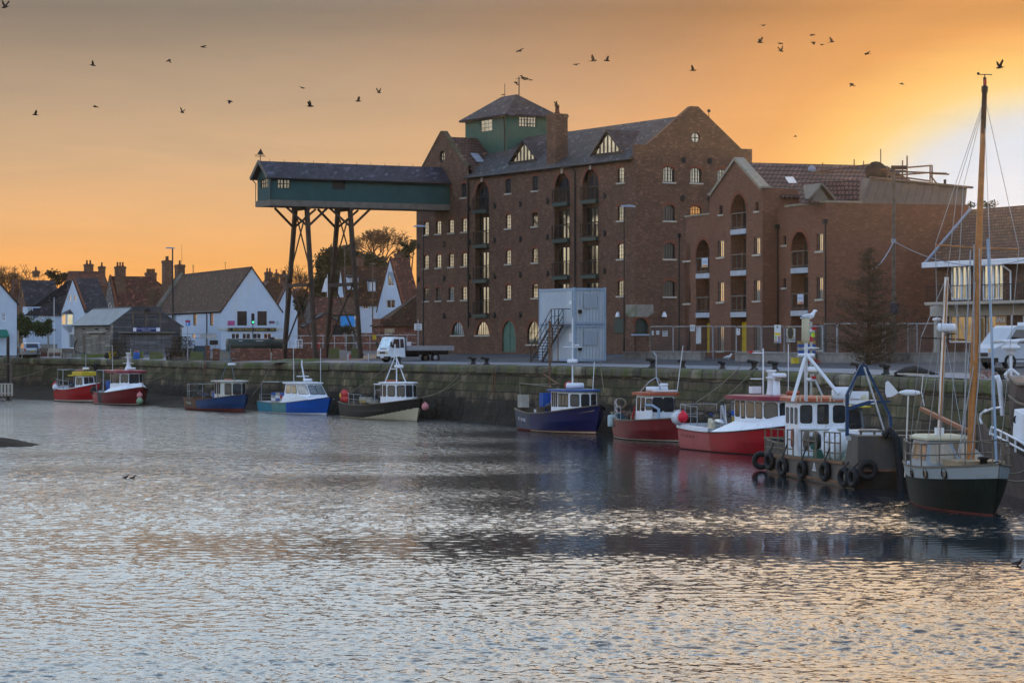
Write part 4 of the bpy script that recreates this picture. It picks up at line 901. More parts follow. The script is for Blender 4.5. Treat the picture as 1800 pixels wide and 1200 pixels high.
a0,z1=RF.hy(1750,553,-.02);a1,z0=RF.hy(1769,571,-.02);MB().box(a0,a1,-.02,-.004,z0,z1).build('sheet',mat('poster_tan',(.55,.33,.16),.7,.05,2),ps);text('SALE',.42,m_white,RF,1759.5,562,-.02,ps,sx=1.1)
x,z=RF.hy(1647,562,-1.5);wp=tfr('lamp_column','short white lamp column at the left corner of the shop','lamp',RF.sub(x,-1.5,0));q=MB();q.box(-.14,.14,-.14,.14,0,z-.1);q.build('column',m_cream,wp);MB().lathe((0,0,z-.1),[(.08,0),(.3,.08),(.26,.2),(0,.27)],10).build('lamp_head',m_plast,wp)
# --------- stacked site cabins with outside stair
CF=fpx(1009,184,0,24);_p=CF.o;CF=Frame(_p.x,_p.y,gz(_p.x,_p.y),23)
CW,CL,CH=2.44,6.06,2.5
m_cab=mat('cabin_steel',(.46,.52,.56),.5,.08,1,col2=(.30,.27,.22),c2lo=.6,c2hi=.85,c2s=1.0,streak=True)
def cabin(z0,label,door):
 t=thing('site_cabin',label,'site cabin',CF.w(0,0,z0),CF.rz,'site cabins')
 b=MB();n=36;vs=[]
 for i in range(n*2+1):
  x=-CL+.12+(CL-.24)*i/(2*n);d=.0 if (i//1)%4 in (0,1)else .05;vs+=[(x,.03+d,.16),(x,.03+d,CH-.16)]
 b.add(vs,[(2*i,2*i+2,2*i+3,2*i+1)for i in range(n*2)])
 vs=[];n2=9
 for i in range(n2*4+1):
  y=.12+(CW-.24)*i/(4*n2);d=.0 if i%4 in (0,1)else .08;vs+=[(-.03-d,y,.16),(-.03-d,y,CH-.16)]
 b.add(vs,[(2*i,2*i+2,2*i+3,2*i+1)for i in range(n2*4)])
 b.quad((-CL,CW,0),(0,CW,0),(0,CW,CH),(-CL,CW,CH));b.quad((-CL,0,0),(-CL,CW,0),(-CL,CW,CH),(-CL,0,CH));b.quad((-CL,0,CH-.02),(0,0,CH-.02),(0,CW,CH-.02),(-CL,CW,CH-.02));b.build('body',m_cab,t)
 f=MB()
 for x in (-CL,-.14):
  for y in (0,CW-.14):f.box(x,x+.14,y,y+.14,.003,CH+.04)
 for z in (0,CH-.16):
  f.box(-CL+.14,-.14,0,.1,z+.002,z+.16);f.box(-.1,0,.14,CW-.14,z+.002,z+.16)
 f.build('frame',m_bsteel,t)
 w=MB();w.box(-.06,.02,.75,1.75,1.1,2.12);w=w.build('shutter',mat('shutter_grey',(.36,.42,.47),.5,.08,2),t)
 d=MB();d.box(-1.35,-.3,-.02,.04,.17,CH-.2);d.build('door',m_cab,t);e_=MB();e_.box(-.75,-.35,-.035,-.02,1.35,1.62 if door else 1.95);e_.build('notice',m_plast,t)
 q=MB();q.box(.0,.1,.3,.55,.75,1.0);q.box(.1,.13,.35,.45,.8,.9);q.build('junction_box',m_bframe,t)
 return t
cabin(.06,'lower of the two stacked pale blue grey site cabins beside the granary',False)
cabin(.06+CH+.05,'upper of the two stacked pale blue grey site cabins beside the granary',True)
st=tfr('stairs','dark steel outside stair climbing to the upper site cabin','stairs',CF);zt=.06+CH+.05
xt0,xt1=-1.5,-.25;xb_=CF.hy(940,634,-.7)[0];W_=.85;ya_,yb_=-1.05,-.15
b=MB();b.box(xt0,xt1,ya_,yb_,zt-.06,zt);b.build('landing',m_rust,st)
n=13
b=MB()
for k in range(n):f=(k+.5)/n;x=xb_+(xt0-xb_)*f;b.box(x-.14,x+.14,ya_+.05,yb_-.05,zt*f-.02,zt*f+.02)
b.build('treads',m_bframe,st)
b=MB()
for y in (ya_,yb_):b.bar((xb_,y,.02),(xt0,y,zt-.05),.05,.2)
b.build('stringers',m_bframe,st)
b=MB()
for y in (ya_,yb_):
 for hz_ in (.55,1.05):b.tube([(xb_+.1,y,hz_),(xt0,y,zt+hz_),(xt1,y,zt+hz_)]if y==ya_ else [(xb_+.1,y,hz_),(xt0-.05,y,zt+hz_)],.028,5)
 for k in range(5):f=k/4;x=xb_+.1+(xt0-xb_-.1)*f;b.tube([(x,y,zt*f),(x,y,zt*f+1.05)],.028,5)
for x in (xt0+.02,-.9,xt1):b.tube([(x,ya_,zt),(x,ya_,zt+1.05)],.03,5)
b.tube([(xt1,ya_,zt+1.05),(xt1,yb_,zt+1.05)],.028,5);b.build('handrail',m_bframe,st)
b=MB()
for x in (xt0+.1,xt1-.1,-1.9):b.tube([(x,ya_,0),(x,ya_,zt if x>-1.8 else zt*.8)],.04,5)
b.build('prop',m_rust,st)
# --------- flood wall with gap, pavement side
def wallrun(pxY,zt_py,name,label,mt,th=.3,cat='wall'):
 p0=GY(*pxY[0]);b=MB();pts=[GY(*q)for q in pxY]
 th_=math.degrees(atan2(pts[-1].x-p0.x,p0.y-pts[-1].y));fr=Frame(p0.x,p0.y,0,th_)
 def L(p,z):d=p-V((p0.x,p0.y,0));return V((d.dot(fr.x),d.dot(fr.y),z))
 for i in range(len(pts)-1):
  A,B=pts[i],pts[i+1];za=P(0,zt_py[i],A.y).z;zb2=P(0,zt_py[i+1],B.y).z
  d=L(B,0)-L(A,0);nn=V((-d.y,d.x,0)).normalized()*th
  a,c=L(A,0),L(B,0)
  for lo_,up_,off,k in ((-.3,0,0,0),(0.003,.09,.05,1)):
   base=[a-nn*(off/th),c-nn*(off/th),c+nn*(1+off/th),a+nn*(1+off/th)]
   if k==0:vs=[V((q.x,q.y,(gz(A.x,A.y)if j in (0,3)else gz(B.x,B.y))-.2))for j,q in enumerate(base)]+[V((q.x,q.y,(za if j in (0,3)else zb2)))for j,q in enumerate(base)]
   else:vs=[V((q.x,q.y,(za if j in (0,3)else zb2)+.003))for j,q in enumerate(base)]+[V((q.x,q.y,(za if j in (0,3)else zb2)+.09))for j,q in enumerate(base)]
   b.add(vs,[(0,1,5,4),(1,2,6,5),(2,3,7,6),(3,0,4,7),(4,5,6,7),(0,3,2,1)])
 o=b.build(name,mt);o.location=(p0.x,p0.y,0);o.rotation_euler.z=fr.rz;return tag(o,label,cat)
wallrun([(1095,190),(1232,178)],[620,621],'flood_wall','low concrete flood wall beside the site cabins, left of the gap',m_conc2)
wallrun([(1292,173),(1420,163),(1560,153),(1800,141),(1900,134)],[621.5,622,622,621,620],'flood_wall','long low concrete flood wall running right from the gap to the shop',m_conc2)
# --------- mesh fence panels standing behind the flood wall
m_wire=mat('fence_wire',(.23,.23,.22),.5,.2,5,metal=.3)
fps=[(1143,1183,187),(1184,1253,184),(1254,1294,180.5),(1295,1338,177),(1340,1378,173.5),(1380,1446,170),(1448,1471,166),(1473,1552,163),(1556,1612,159),(1596,1656,155)]
names=['leftmost, by the stone corbel','in front of the drainpipe of the newer block','left of the middle yellow door','in front of the middle yellow door','right of the middle yellow door','behind the two large site notices','in front of the right hand yellow door','behind the left half of the bare fir tree','behind the right half of the bare fir tree','beside the white lamp column of the shop']
for i,(p0,p1,Y0)in enumerate(fps):
 A=GY(p0,Y0);L_=(p1-p0)/F*Y0/sin(R(24))*.98;fr=Frame(A.x,A.y,A.z,24)
 x1_=fr.hy(p1,600,0)[0];zt_=fr.hy(p0,574 if i<6 else 569,0)[1];zb_=.5
 t=tfr('fence_panel','grey steel mesh site fence panel '+names[i],'fence panel',fr,'site fence panels');b=MB()
 b.tube([(0,0,.0),(0,0,zt_-.1),(.1,0,zt_),(x1_-.1,0,zt_),(x1_,0,zt_-.1),(x1_,0,0)],.03,6);b.tube([(0,0,zb_),(x1_,0,zb_)],.022,5);b.build('frame',m_steel,t)
 q=MB();n=26
 for k in range(1,n):x=x1_*k/n;q.box(x-.003,x+.003,-.003,.003,zb_,zt_)
 for k in range(1,12):z=zb_+(zt_-zb_)*k/12;q.box(0,x1_,.0035,.009,z-.003,z+.003)
 q.build('mesh',m_wire,t)
def notice(px0,px1,y0,y1,Y,name,label,bands,base=(.66,.7,.72),th=24,cat='notice'):
 fr=fpx(px0,Y,0,th);return sheet(fr,px0,px1,y0,y1,0,name,label,cat,bands,base)
rows_=lambda c,*zs:[(.12,.88,z,z+.045,c)for z in zs]
dk=(.05,.06,.08)
notice(1145.5,1148.5,581,589,186,'notice','narrow white notice, leftmost on the site fence',rows_(dk,.3,.5,.7))
notice(1153.5,1158.5,581,588,185.8,'notice','small grey notice second from the left on the site fence',rows_(dk,.3,.5,.7),(.45,.48,.46))
notice(1164.5,1173,581,591,185.4,'notice','white notice with black heading third from left on the site fence',[(.1,.9,.75,.9,dk)]+rows_(dk,.2,.35,.5))
notice(1213,1221,571,582,183,'notice','plain grey green board on the fence by the drainpipe',rows_(dk,.4,.6),(.28,.30,.27))
notice(1223.5,1232,573.5,604,182.7,'notice','tall white board with small red mark left of the middle yellow door',[(.1,.9,.93,.98,(.6,.3,.25)),(.75,.95,.02,.07,(.6,.1,.1))])
notice(1295,1300.5,577.5,588.5,176.5,'notice','small white notice beside the middle yellow door',[(.3,.7,.6,.85,dk)]+rows_(dk,.2,.35))
notice(1361,1372.5,571,603,171.5,'notice','tall safety board with yellow band and rows of coloured symbols',[(.05,.95,.42,.58,(.75,.55,.05)),(.1,.4,.3,.38,(.2,.5,.1)),(.55,.95,.3,.38,(.6,.1,.05)),(.1,.4,.2,.28,(.55,.45,.05)),(.55,.95,.2,.28,(.05,.1,.3)),(.1,.4,.1,.17,(.6,.1,.05)),(.55,.95,.1,.17,(.05,.1,.3)),(.05,.95,.01,.07,dk),(.35,.65,.82,.95,(.25,.25,.2))])
fr=fpx(1382,170.2,0,24);nb=tfr('notice','white board with dark round badge and black writing beside the fish boxes','notice',fr)
a0,z1=fr.hy(1382,577,-.08);a1,z0=fr.hy(1397.5,601,-.08);MB().box(a0,a1,-.08,-.05,z0,z1).build('board',mat('notice_base',(.66,.7,.72)),nb)
MB().lathe(((a0+a1)/2,-.085,z0+(z1-z0)*.67),[(0,0),(.42,0)],20,ax=(0,1,0)).build('badge_ring',m_yellow,nb)
MB().lathe(((a0+a1)/2,-.09,z0+(z1-z0)*.67),[(0,0),(.36,0)],20,ax=(0,1,0)).build('badge',m_bframe,nb)
for s_,f,sz in (('Bailey',.32,.28),('01603 040002',.12,.16)):o=text(s_,sz,m_bframe,fr,1390,590,-.08,nb,sx=1.6,ext=.003);o.location=((a0+a1)/2,-.09,z0+(z1-z0)*f)
# --------- street lamps, signs and posts
def lamp(px,Y,ytop,name='street_lamp',label='',r=.065,arm=-1,head=1.1,group='street lamps',base=None):
 A=GY(px,Y)if base is None else V((GY(px,Y).x,Y,base));zt_=P(0,ytop,Y).z-A.z;t=thing(name,label,'street lamp',A,0,group)
 b=MB();b.tube([(0,0,0),(0,0,1.2),(0,0,1.25),(0,0,zt_)],[r*1.25,r*1.25,r,r*.7],8);b.build('column',m_bframe,t)
 h_=MB();h_.add([(arm*head*a,b_,zt_+c)for a,b_,c in ((-.25,-.12,0),(.35,-.2,.02),(.75,-.16,.0),(.75,.16,0),(.35,.2,.02),(-.25,.12,0),(-.2,-.08,.12),(.35,-.12,.17),(.7,-.08,.1),(.7,.08,.1),(.35,.12,.17),(-.2,.08,.12))],[(5,4,3,2,1,0),(6,7,8,9,10,11)]+[(i,(i+1)%6,6+(i+1)%6,6+i)for i in range(6)]);h_.build('lamp_head',m_lead,t);return t
lamp(744,221,399,label='tall thin street lamp in front of the left end of the granary');lamp(1097,190,364,label='tall street lamp before the right corner of the granary',arm=1)
lamp(303.5,300,437,label='street lamp rising behind the chimneys of the long white house',r=.12,arm=-1);lamp(2,262,545,label='pale street lamp at the far left edge of the quay',r=.07,arm=1,head=.8)
A=GY(1571,156);zt_=P(0,298,156).z-A.z
pl_=thing('light_pole','very tall dark pole by the fir tree with a light bar on top','pole',A);b=MB();b.tube([(0,0,0),(0,0,zt_)],[.13,.09],8);b.build('column',m_timber,pl_)
MB().box(-.15,.75,-.12,.12,zt_,zt_+.22).build('light_bar',m_bframe,pl_);MB().box(-.12,.12,-.16,.16,P(0,427,156).z-A.z,P(0,420,156).z-A.z).build('bracket',m_lead,pl_)
o=MB();z0=P(0,551,156).z-A.z;z1=P(0,533,156).z-A.z;o.box(-.22,.22,-.2,-.17,z0,z1);o.build('sign_plate',mat('sign_dull',(.03,.045,.13),.5),pl_)
def wire(p,q,sag,r,mt,name,label,cat,n=16,wob=0,group=None):
 pts=[p.lerp(q,k/n)-V((0,0,sag*4*(k/n)*(1-k/n)))+V((0,0,random.uniform(-wob,wob)))for k in range(n+1)];return tag(MB().tube([x-p for x in pts],r,5).build(name,mt,None,p),label,cat,group)
A0=V((A.x,A.y,P(0,424,156).z))
wire(A0,P(1526,477,152),.35,.035,m_lead,'light_string','short string of lights from the tall pole down to the fir tree top','light string',wob=.03)
wire(A0,P(1830,447,150),1.0,.025,m_lead,'light_string','long sagging wire from the tall pole to the right past the masts','light string',24)
# --------- fir tree (thin, standing against the flood wall)
def fir(base,H,Wd,label):
 t=thing('fir_tree',label,'tree',base);rnd=random.Random(5);b=MB();b.tube([(0,0,0),(.03,0,H*.5),(0,0,H)],[.13,.08,.015],6);b.build('trunk',m_bark,t)
 c=MB();c2=MB()
 for k in range(200):
  f=rnd.uniform(.03,.97)**1.25;z=H*f;L=Wd*(1-f)**.8*rnd.uniform(.3,1.15);a=rnd.uniform(0,2*pi);up_=rnd.uniform(.05,.55)
  e=V((cos(a)*L,sin(a)*L,L*up_));s_=V((0,0,z));m_=s_+e*.5-V((0,0,L*.06));c2.tube([s_,m_,s_+e],[.025,.016,.006],4,cap=False)
  for j in range(int(14+26*L)):
   g_=rnd.uniform(.15,1.05);p=s_+e*g_+V((rnd.uniform(-.2,.2),rnd.uniform(-.2,.2),rnd.uniform(-.16,.08)));d=(e.normalized()+V((rnd.uniform(-.9,.9),rnd.uniform(-.9,.9),rnd.uniform(-.5,.6)))).normalized()*rnd.uniform(.12,.32);w_=d.cross(V((rnd.uniform(-1,1),rnd.uniform(-1,1),1))).normalized()*.02
   c.add([p-w_,p+d,p+w_],[(0,1,2)])
 c2.build('branches',m_bark,t);c.build('needles',mat('fir_brown',(.07,.055,.03),.8,.4,1),t);return t
A=GY(1527,151.5);fir(A,P(0,432,151.5).z-A.z,3.3,'thin brown Christmas fir tree tied up against the flood wall')
# --------- bollards along the edge
def edge_at(px,d):
 for(a0,a1)in zip(QE,QE[1:]):
  if a1[1]<=0 or a0[1]<=0:continue
  s0,s1=a0[0]/a0[1]*F+900,a1[0]/a1[1]*F+900
  if s0<=px<=s1:
   f=0
   lo,hi=0.0,1.0
   for _ in range(30):
    f=(lo+hi)/2;x,y=a0[0]+(a1[0]-a0[0])*f,a0[1]+(a1[1]-a0[1])*f
    if x/y*F+900<px:lo=f
    else:hi=f
   q=V((x,y,0))+QN*d;return V((q.x,q.y,gz(q.x,q.y)))
m_boll=mat('bollard_iron',(.03,.026,.022),.6,.4,5)
b=MB();b.lathe((0,0,0),[(.24,0),(.24,.05),(.15,.1),(.13,.3),(.2,.36),(.23,.44),(.12,.5),(0,.52)],12);b.bar((0,0,.42),(.0,-.34,.46),.14,.16);b.ball((0,-.34,.46),.1,n=8)
proto=b.build('mooring_bollard',m_boll)
bl=[(815,'left of the lone pair of bollards right of the truck'),(838,'right of the lone pair of bollards right of the truck'),(1128,'left of the dark red boat mast'),(1181,'just right of the thin aerial of the dark red boat'),(1250,'left of the gap in the flood wall'),(1305,'behind the red and white boat'),(1341,'immediately left of the mast of the red and white boat'),(1487,'first left of the blue A-frame'),(1534,'first right of the blue A-frame'),(1733,'behind the tall wooden mast at the right'),(685,'below the front wheels of the white truck')]
for i,(px,l)in enumerate(bl):
 o=proto if i==0 else proto.copy()
 if i:COL.objects.link(o)
 o.location=edge_at(px,.75);o.rotation_euler.z=QF.rz+R(90)*0+random.uniform(-.3,.3);k=random.uniform(.85,1.1);o.scale=(k,k,k)
 tag(o,'black iron mooring bollard '+l,'bollard','bollards along the quay edge')
o=tag(MB().tube([(-.9,0,.06),(-.4,.1,.2),(0,.15,.28),(.6,0,.12),(1.1,.1,.05)],[.1,.2,.22,.16,.06],7).build('rope_pile',m_boll,None,edge_at(1578,.9)),'dark heap of netting and rope on the quay edge right of the blue A-frame','rope')
b=MB();A=edge_at(1562,.1);B=edge_at(1618,.1);
ld=thing('ladder','pale ladder lying along the top of the quay edge','ladder',A);d=B-A
for o_ in (0,.35):MB().bar(V((0,0,.12))+QN*o_,d+V((0,0,.12))+QN*o_,.07,.07).build('rail',m_cream,ld)
q=MB()
for k in range(1,14):q.bar(d*(k/14)+V((0,0,.12)),d*(k/14)+V((0,0,.12))+QN*.35,.04)
q.build('rungs',m_cream,ld)
fr=fpx(1403,163,0,24);A=GY(1419,162);rnd=random.Random(2)
m_fbw=mat('fishbox_white',(.42,.40,.33),.7,.2,3);m_fbb=mat('fishbox_blue',(.035,.10,.36),.6,.2,3);m_fby=mat('fishbox_yellow',(.42,.30,.08),.6,.2,3)
def crate(name,label,cat,loc,size,mt,rz=0,group=None,slats=True):
 L_,W2,H_=size;b=MB();w=.025
 b.box(-L_/2,L_/2,-W2/2,W2/2,0,.02)
 for x0,x1,y0,y1 in ((-L_/2,L_/2,-W2/2,-W2/2+w),(-L_/2,L_/2,W2/2-w,W2/2),(-L_/2,-L_/2+w,-W2/2+w,W2/2-w),(L_/2-w,L_/2,-W2/2+w,W2/2-w)):b.box(x0,x1,y0,y1,.02,H_)
 b.box(-L_/2-.02,L_/2+.02,-W2/2-.02,-W2/2-.001,H_-.04,H_);b.box(-L_/2-.02,L_/2+.02,W2/2+.001,W2/2+.02,H_-.04,H_)
 b.box(-L_/2-.02,-L_/2-.001,-W2/2,W2/2,H_-.04,H_);b.box(L_/2+.001,L_/2+.02,-W2/2,W2/2,H_-.04,H_)
 for k in range(-2,3):b.box(k*L_/6-.02,k*L_/6+.02,-W2/2-.012,-W2/2-.001,.02,H_-.04)
 o=b.build(name,mt,None,loc,rz);return tag(o,label,cat,group)
lv=[m_fbw,m_fbw,m_fbw,m_fbb,m_fbw,m_fbb,m_fby];ln=['bottom','second','third','fourth','fifth','sixth','top'];cn=['white','white','white','blue','white','blue','yellow']
for c_ in range(2):
 for k in range(7):
  p=A+V((-.42+c_*.5+.12,0,k*.19+.002));crate('fish_box','%s %s fish box of the %s stack beside the flood wall'%(cn[k],ln[k],('left','right')[c_]),'fish box',p,(.5,.72,.185),lv[k],R(rnd.uniform(-2,2)),'fish boxes stacked by the flood wall')
tag(MB().box(-.18,.18,-.2,.2,0,.35).build('crate',m_yellow,None,GY(1402,161.5)+V((-.15,0,0)),.3),'small yellow crate left of the stacked fish boxes','crate')
b=MB()
for k in range(160):
 a=rnd.uniform(0,6.3);r_=rnd.uniform(0,.55);p=V((r_*cos(a),r_*sin(a)*.6,rnd.uniform(.02,.35*(1-r_))));b.tube([p,p+V((rnd.uniform(-.2,.2),rnd.uniform(-.2,.2),rnd.uniform(-.08,.1)))],.012,3,cap=False)
tag(b.build('fishing_net',mat('red_net',(.45,.10,.06),.8,.3,5),None,GY(1428,158.5)),'small heap of red netting in front of the fish boxes','net')
o=MB();
for k in range(90):
 a=rnd.uniform(0,6.3);r_=rnd.uniform(0,.6);p=V((r_*cos(a),r_*sin(a)*.6,rnd.uniform(.02,.3*(1-r_))));o.tube([p,p+V((rnd.uniform(-.2,.2),rnd.uniform(-.2,.2),rnd.uniform(-.05,.25)))],.012,3,cap=False)
tag(o.build('fishing_net',mat('pink_net',(.30,.14,.10),.8,.3,5),None,edge_at(1700,1.0)),'reddish net heap on the quay edge behind the tall mast','net')
# ========= houses behind the quay, left to middle
def house(name,label,pxf,pxs,Y,th,eave,apex,ridge,wm,rm,front=(),side=(),chim=(),hip=0,base=None,zb_=None,cat='house',ov=.25,ridge_m=True,cop=None):
 """pxf = (left, corner) of the front that runs away to the left, pxs = right end of the side turned to the camera; eave/apex pixels"""
 p0=P(pxf[1],600,Y);z0=gz(p0.x,p0.y)if zb_ is None else zb_;fr=Frame(p0.x,p0.y,z0,th);t=tfr(name,label,cat,fr)
 Wd=-fr.hy(pxf[0],600,0)[0];D=fr.hx(pxs,600,0)[0];ze=fr.hy(pxf[1],eave,0)[1]
 fh=[];sh=[];fw_=[];sw_=[]
 for w in front:
  a0,a1=fr.hy(w[0],600,0)[0],fr.hy(w[1],600,0)[0];pm=(w[0]+w[1])/2;p=arcpoly(a0,a1,fr.hy(pm,w[3],0)[1],fr.hy(pm,w[2],0)[1],w[7]if len(w)>7 else 0);fh.append(p);fw_.append((p,w))
 for w in side:
  a0,a1=fr.hx(w[0],600,0)[0],fr.hx(w[1],600,0)[0];pm=(w[0]+w[1])/2;p=arcpoly(a0,a1,fr.hx(pm,w[3],0)[1],fr.hx(pm,w[2],0)[1],w[7]if len(w)>7 else 0);sh.append(p);sw_.append((p,w))
 b=MB();r=MB()
 if ridge=='y':
  xa=-Wd/2;zr=fr.sub(xa,hip,0).hy(apex[0],apex[1],0)[1]if hip else fr.hy(apex[0],apex[1],0)[1]
  fo=[(-Wd,0),(0,0),(0,ze)]+([]if hip else [(xa,zr)])+[(-Wd,ze)]
  b.wall(fo,fh,TF,.12);b.wall([(0,0),(D,0),(D,ze),(0,ze)],sh,TR,.12)
  b.add([(-Wd,D,0),(0,D,0),(0,D,ze)]+[(xa,D,zr)]+[(-Wd,D,ze)],[(0,1,2,3,4)]);b.quad((-Wd,0,0),(-Wd,D,0),(-Wd,D,ze),(-Wd,0,ze))
  k=(zr-ze)/(Wd/2);e_=ov
  for s_ in (0,1):
   xe=e_ if s_==0 else -Wd-e_;roofplane(r,[(xe,-.06 if not hip else -e_,ze-k*e_),(xe,D+.1,ze-k*e_),(xa,D+.1,zr+.05-.01*s_),(xa,hip or -.06,zr+.05-.01*s_)],.12)
  if hip:r.add([(e_,-e_,ze-k*e_),(-Wd-e_,-e_,ze-k*e_),(xa,hip,zr+.05)],[(0,1,2)])
  elif cop:
   q=MB()
   for s_ in (1,-1):q.bar((xa,.1,zr+.12),(xa+s_*(Wd/2+.1),.1,ze+.05),.35,.14,up=(0,1,0))
   q.build('coping',cop,t)
 else:
  ym=D/2;zr=fr.hx(apex[0],apex[1],0)[1];k=(zr-ze)/ym;e_=ov
  b.wall([(0,0),(D,0),(D,ze),(ym,zr),(0,ze)],sh,TR,.12);b.wall([(-Wd,0),(0,0),(0,ze),(-Wd,ze)],fh,TF,.12)
  b.quad((-Wd,D,0),(0,D,0),(0,D,ze),(-Wd,D,ze));b.add([(-Wd,0,0),(-Wd,D,0),(-Wd,D,ze),(-Wd,ym,zr),(-Wd,0,ze)],[(0,1,2,3,4)])
  for s_ in (0,1):
   ye=-e_ if s_==0 else D+e_;roofplane(r,[(-Wd,ye,ze-k*e_),(.08,ye,ze-k*e_),(.08,ym,zr+.05-.01*s_),(-Wd,ym,zr+.05-.01*s_)],.12)
  if cop:
   q=MB()
   for s_ in (1,-1):q.bar((-.1,ym,zr+.1),(-.1,ym+s_*(ym+.1),ze+.02),.3,.12,up=(1,0,0))
   q.build('coping',cop,t)
 b.build('wall',wm,t);ro=r.build('roof',rm,t)
 for lst,T_ in ((fw_,TF),(sw_,TR)):
  for p,w in lst:window(t,T_,p,.10,w[6],w[5],w[4][0],w[4][1],fw=.09,bw=.05,sill=None,fd=.05)
 for c in chim:
  cf=fr.hy if c[3]=='y' else fr.hx
  A=cf(c[0],c[2],c[4]);B=cf(c[1],c[2],c[4])
  if c[3]=='y':stack(t,(A[0]+B[0])/2,c[4],c[5],A[1],min(abs(B[0]-A[0])*.45,1.8),.9,c[7],c[6],.14,.5)
  else:stack(t,c[4],(A[0]+B[0])/2,c[5],A[1],.8,abs(B[0]-A[0])*.8,c[7],c[6],.14,.5)
 t['_z']=0;del t['_z']
 return t,fr,Wd,D,ze,zr
gw=m_gpale;wf=m_white
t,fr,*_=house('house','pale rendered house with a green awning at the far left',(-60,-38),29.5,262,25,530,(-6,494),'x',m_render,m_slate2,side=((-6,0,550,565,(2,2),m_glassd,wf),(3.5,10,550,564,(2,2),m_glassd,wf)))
yA=fr.hx(-10,590,0)[0];yB=fr.hx(12,590,0)[0];za_=fr.hx(5,579,0)[1];zb2=fr.hx(5,590,0)[1];MB().add([(.02,yA,za_),(.02,yB,za_),(1.0,yB,zb2),(1.0,yA,zb2)],[(0,1,2,3)]).add([(1.0,yA,zb2),(1.0,yB,zb2),(1.0,yB,zb2-.2),(1.0,yA,zb2-.2)],[(0,1,2,3)]).build('awning',mat('awning_green',(.02,.16,.11),.7,.1,3),t)
house('house','brown brick house with one lit window and dark roof behind the hedge',(29,46),104,335,25,533,(38.5,493),'y',m_brick,m_slate2,front=((35.5,40,512,523.5,(2,2),m_glass,m_bframe),),chim=((57,69,476,'x',-3.6,9,1,m_brick),))
house('house','brick house end with a wide chimney beside the white far left house',(16,22),34,345,25,524,(25,500),'x',m_brick,m_tile,chim=((21,33,491,'x',-1,4,2,m_brick),))
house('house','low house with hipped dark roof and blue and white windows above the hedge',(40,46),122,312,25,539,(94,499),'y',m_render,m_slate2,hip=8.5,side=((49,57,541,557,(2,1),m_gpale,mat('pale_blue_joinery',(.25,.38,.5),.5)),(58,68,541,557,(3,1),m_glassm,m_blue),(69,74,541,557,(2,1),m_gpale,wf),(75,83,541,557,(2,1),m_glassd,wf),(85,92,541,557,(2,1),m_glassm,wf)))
t,fr,Wd,D,ze,zr=house('house','brick house with two big pale chimneys behind the narrow white house',(112,130),190,338,25,500,(131,476),'y',m_brick,m_tile,chim=((147,164.5,464,'x',-2.6,8,2,m_brick),(173,185,468,'x',-2.6,8,1,m_brick)))
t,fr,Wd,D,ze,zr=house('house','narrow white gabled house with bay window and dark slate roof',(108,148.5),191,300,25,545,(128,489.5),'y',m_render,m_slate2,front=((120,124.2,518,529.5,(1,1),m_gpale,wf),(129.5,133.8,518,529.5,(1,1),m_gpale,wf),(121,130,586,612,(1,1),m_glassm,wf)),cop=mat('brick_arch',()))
x0,x1=fr.hy(116.5,560,0)[0],fr.hy(129.5,560,0)[0];z0,z1=fr.hy(123,572,-.6)[1],fr.hy(123,551,-.6)[1];zt_=fr.hy(123,543,-.3)[1]
b=MB();A=[(x0,0),(x0+.45,-.7),(x1-.45,-.7),(x1,0)]
b.add([(x,y,z)for z in (z0,z1)for x,y in A],[(0,1,5,4),(1,2,6,5),(2,3,7,6),(0,3,2,1)]);b.add([(x*.0+(x0+x1)/2+(x-(x0+x1)/2)*.5,y*.4,z0-.6)for x,y in A]+[(x,y,z0)for x,y in A],[(0,1,5,4),(1,2,6,5),(2,3,7,6)]);bo=b.build('bay_window',m_render,t)
b=MB();b.add([(x+(x-(x0+x1)/2)*.08,y-.08,z1)for x,y in A]+[((x0+x1)/2,0,zt_)],[(0,1,4),(1,2,4),(2,3,4)]);b.build('bay_roof',m_slate2,bo)
b=MB()
for(p,q)in ((0,1),(1,2),(2,3)):
 P0,P1=V((*A[p],0)),V((*A[q],0));n_=V(((P1-P0).y,-(P1-P0).x,0)).normalized()*.02;u,v_=P0.lerp(P1,.14)+n_,P0.lerp(P1,.86)+n_;b.quad(u+V((0,0,z0+.15)),v_+V((0,0,z0+.15)),v_+V((0,0,z1-.1)),u+V((0,0,z1-.1)))
b.build('pane',m_gpale,bo)
t,fr,Wd,D,ze,zr=house('house','flint gabled cottage with arched lit window and long red tile roof',(180,205.5),286,318,25,548,(191.5,486),'y',m_flint,m_tile,front=((187,197.5,532,541.5,(4,1),m_glass,wf,.5),),chim=((201,221.5,468,'x',-2.0,6,3,m_brick),),cop=m_bricks)
MB().bar((.2,9,ze+.8),(-.9,12,zr-.6),.12,.12).build('flashing',m_lead,t)
house('house','distant house with a row of chimney pots behind the red roofs',(240,250),285,350,25,500,(262,489),'x',m_brick,m_tile,chim=((254,276,479,'x',-1,5,5,m_brick),))
SFp=P(388,600,278);SFr=Frame(SFp.x,SFp.y,gz(SFp.x,SFp.y),19)
wins_f=[(305,310.5,549,563,(2,3),gw,wf),(329,335,547.5,566,(2,3),gw,m_bframe),(339.5,345.3,547.5,572,(2,4),gw,m_bframe),(369,375,547,572,(2,4),gw,m_bframe),(314,318,550,559,(1,1),mat('white_render',()),wf),(337,343,586,596,(1,1),m_glass,wf)]
wins_s=[(417,434,547,572,(2,2),mat('grey_glass',(.10,.11,.12),.15,.5,1.5,metal=.7),m_bframe),(452.5,469,547,572,(2,2),mat('grey_glass',()),m_bframe),(406,422,585,596,(2,1),m_glassd,wf),(425,441,585,596,(2,1),m_glassd,wf),(444,460,585,596,(2,1),m_glassd,wf),(463,478,585,596,(2,1),m_glassm,wf)]
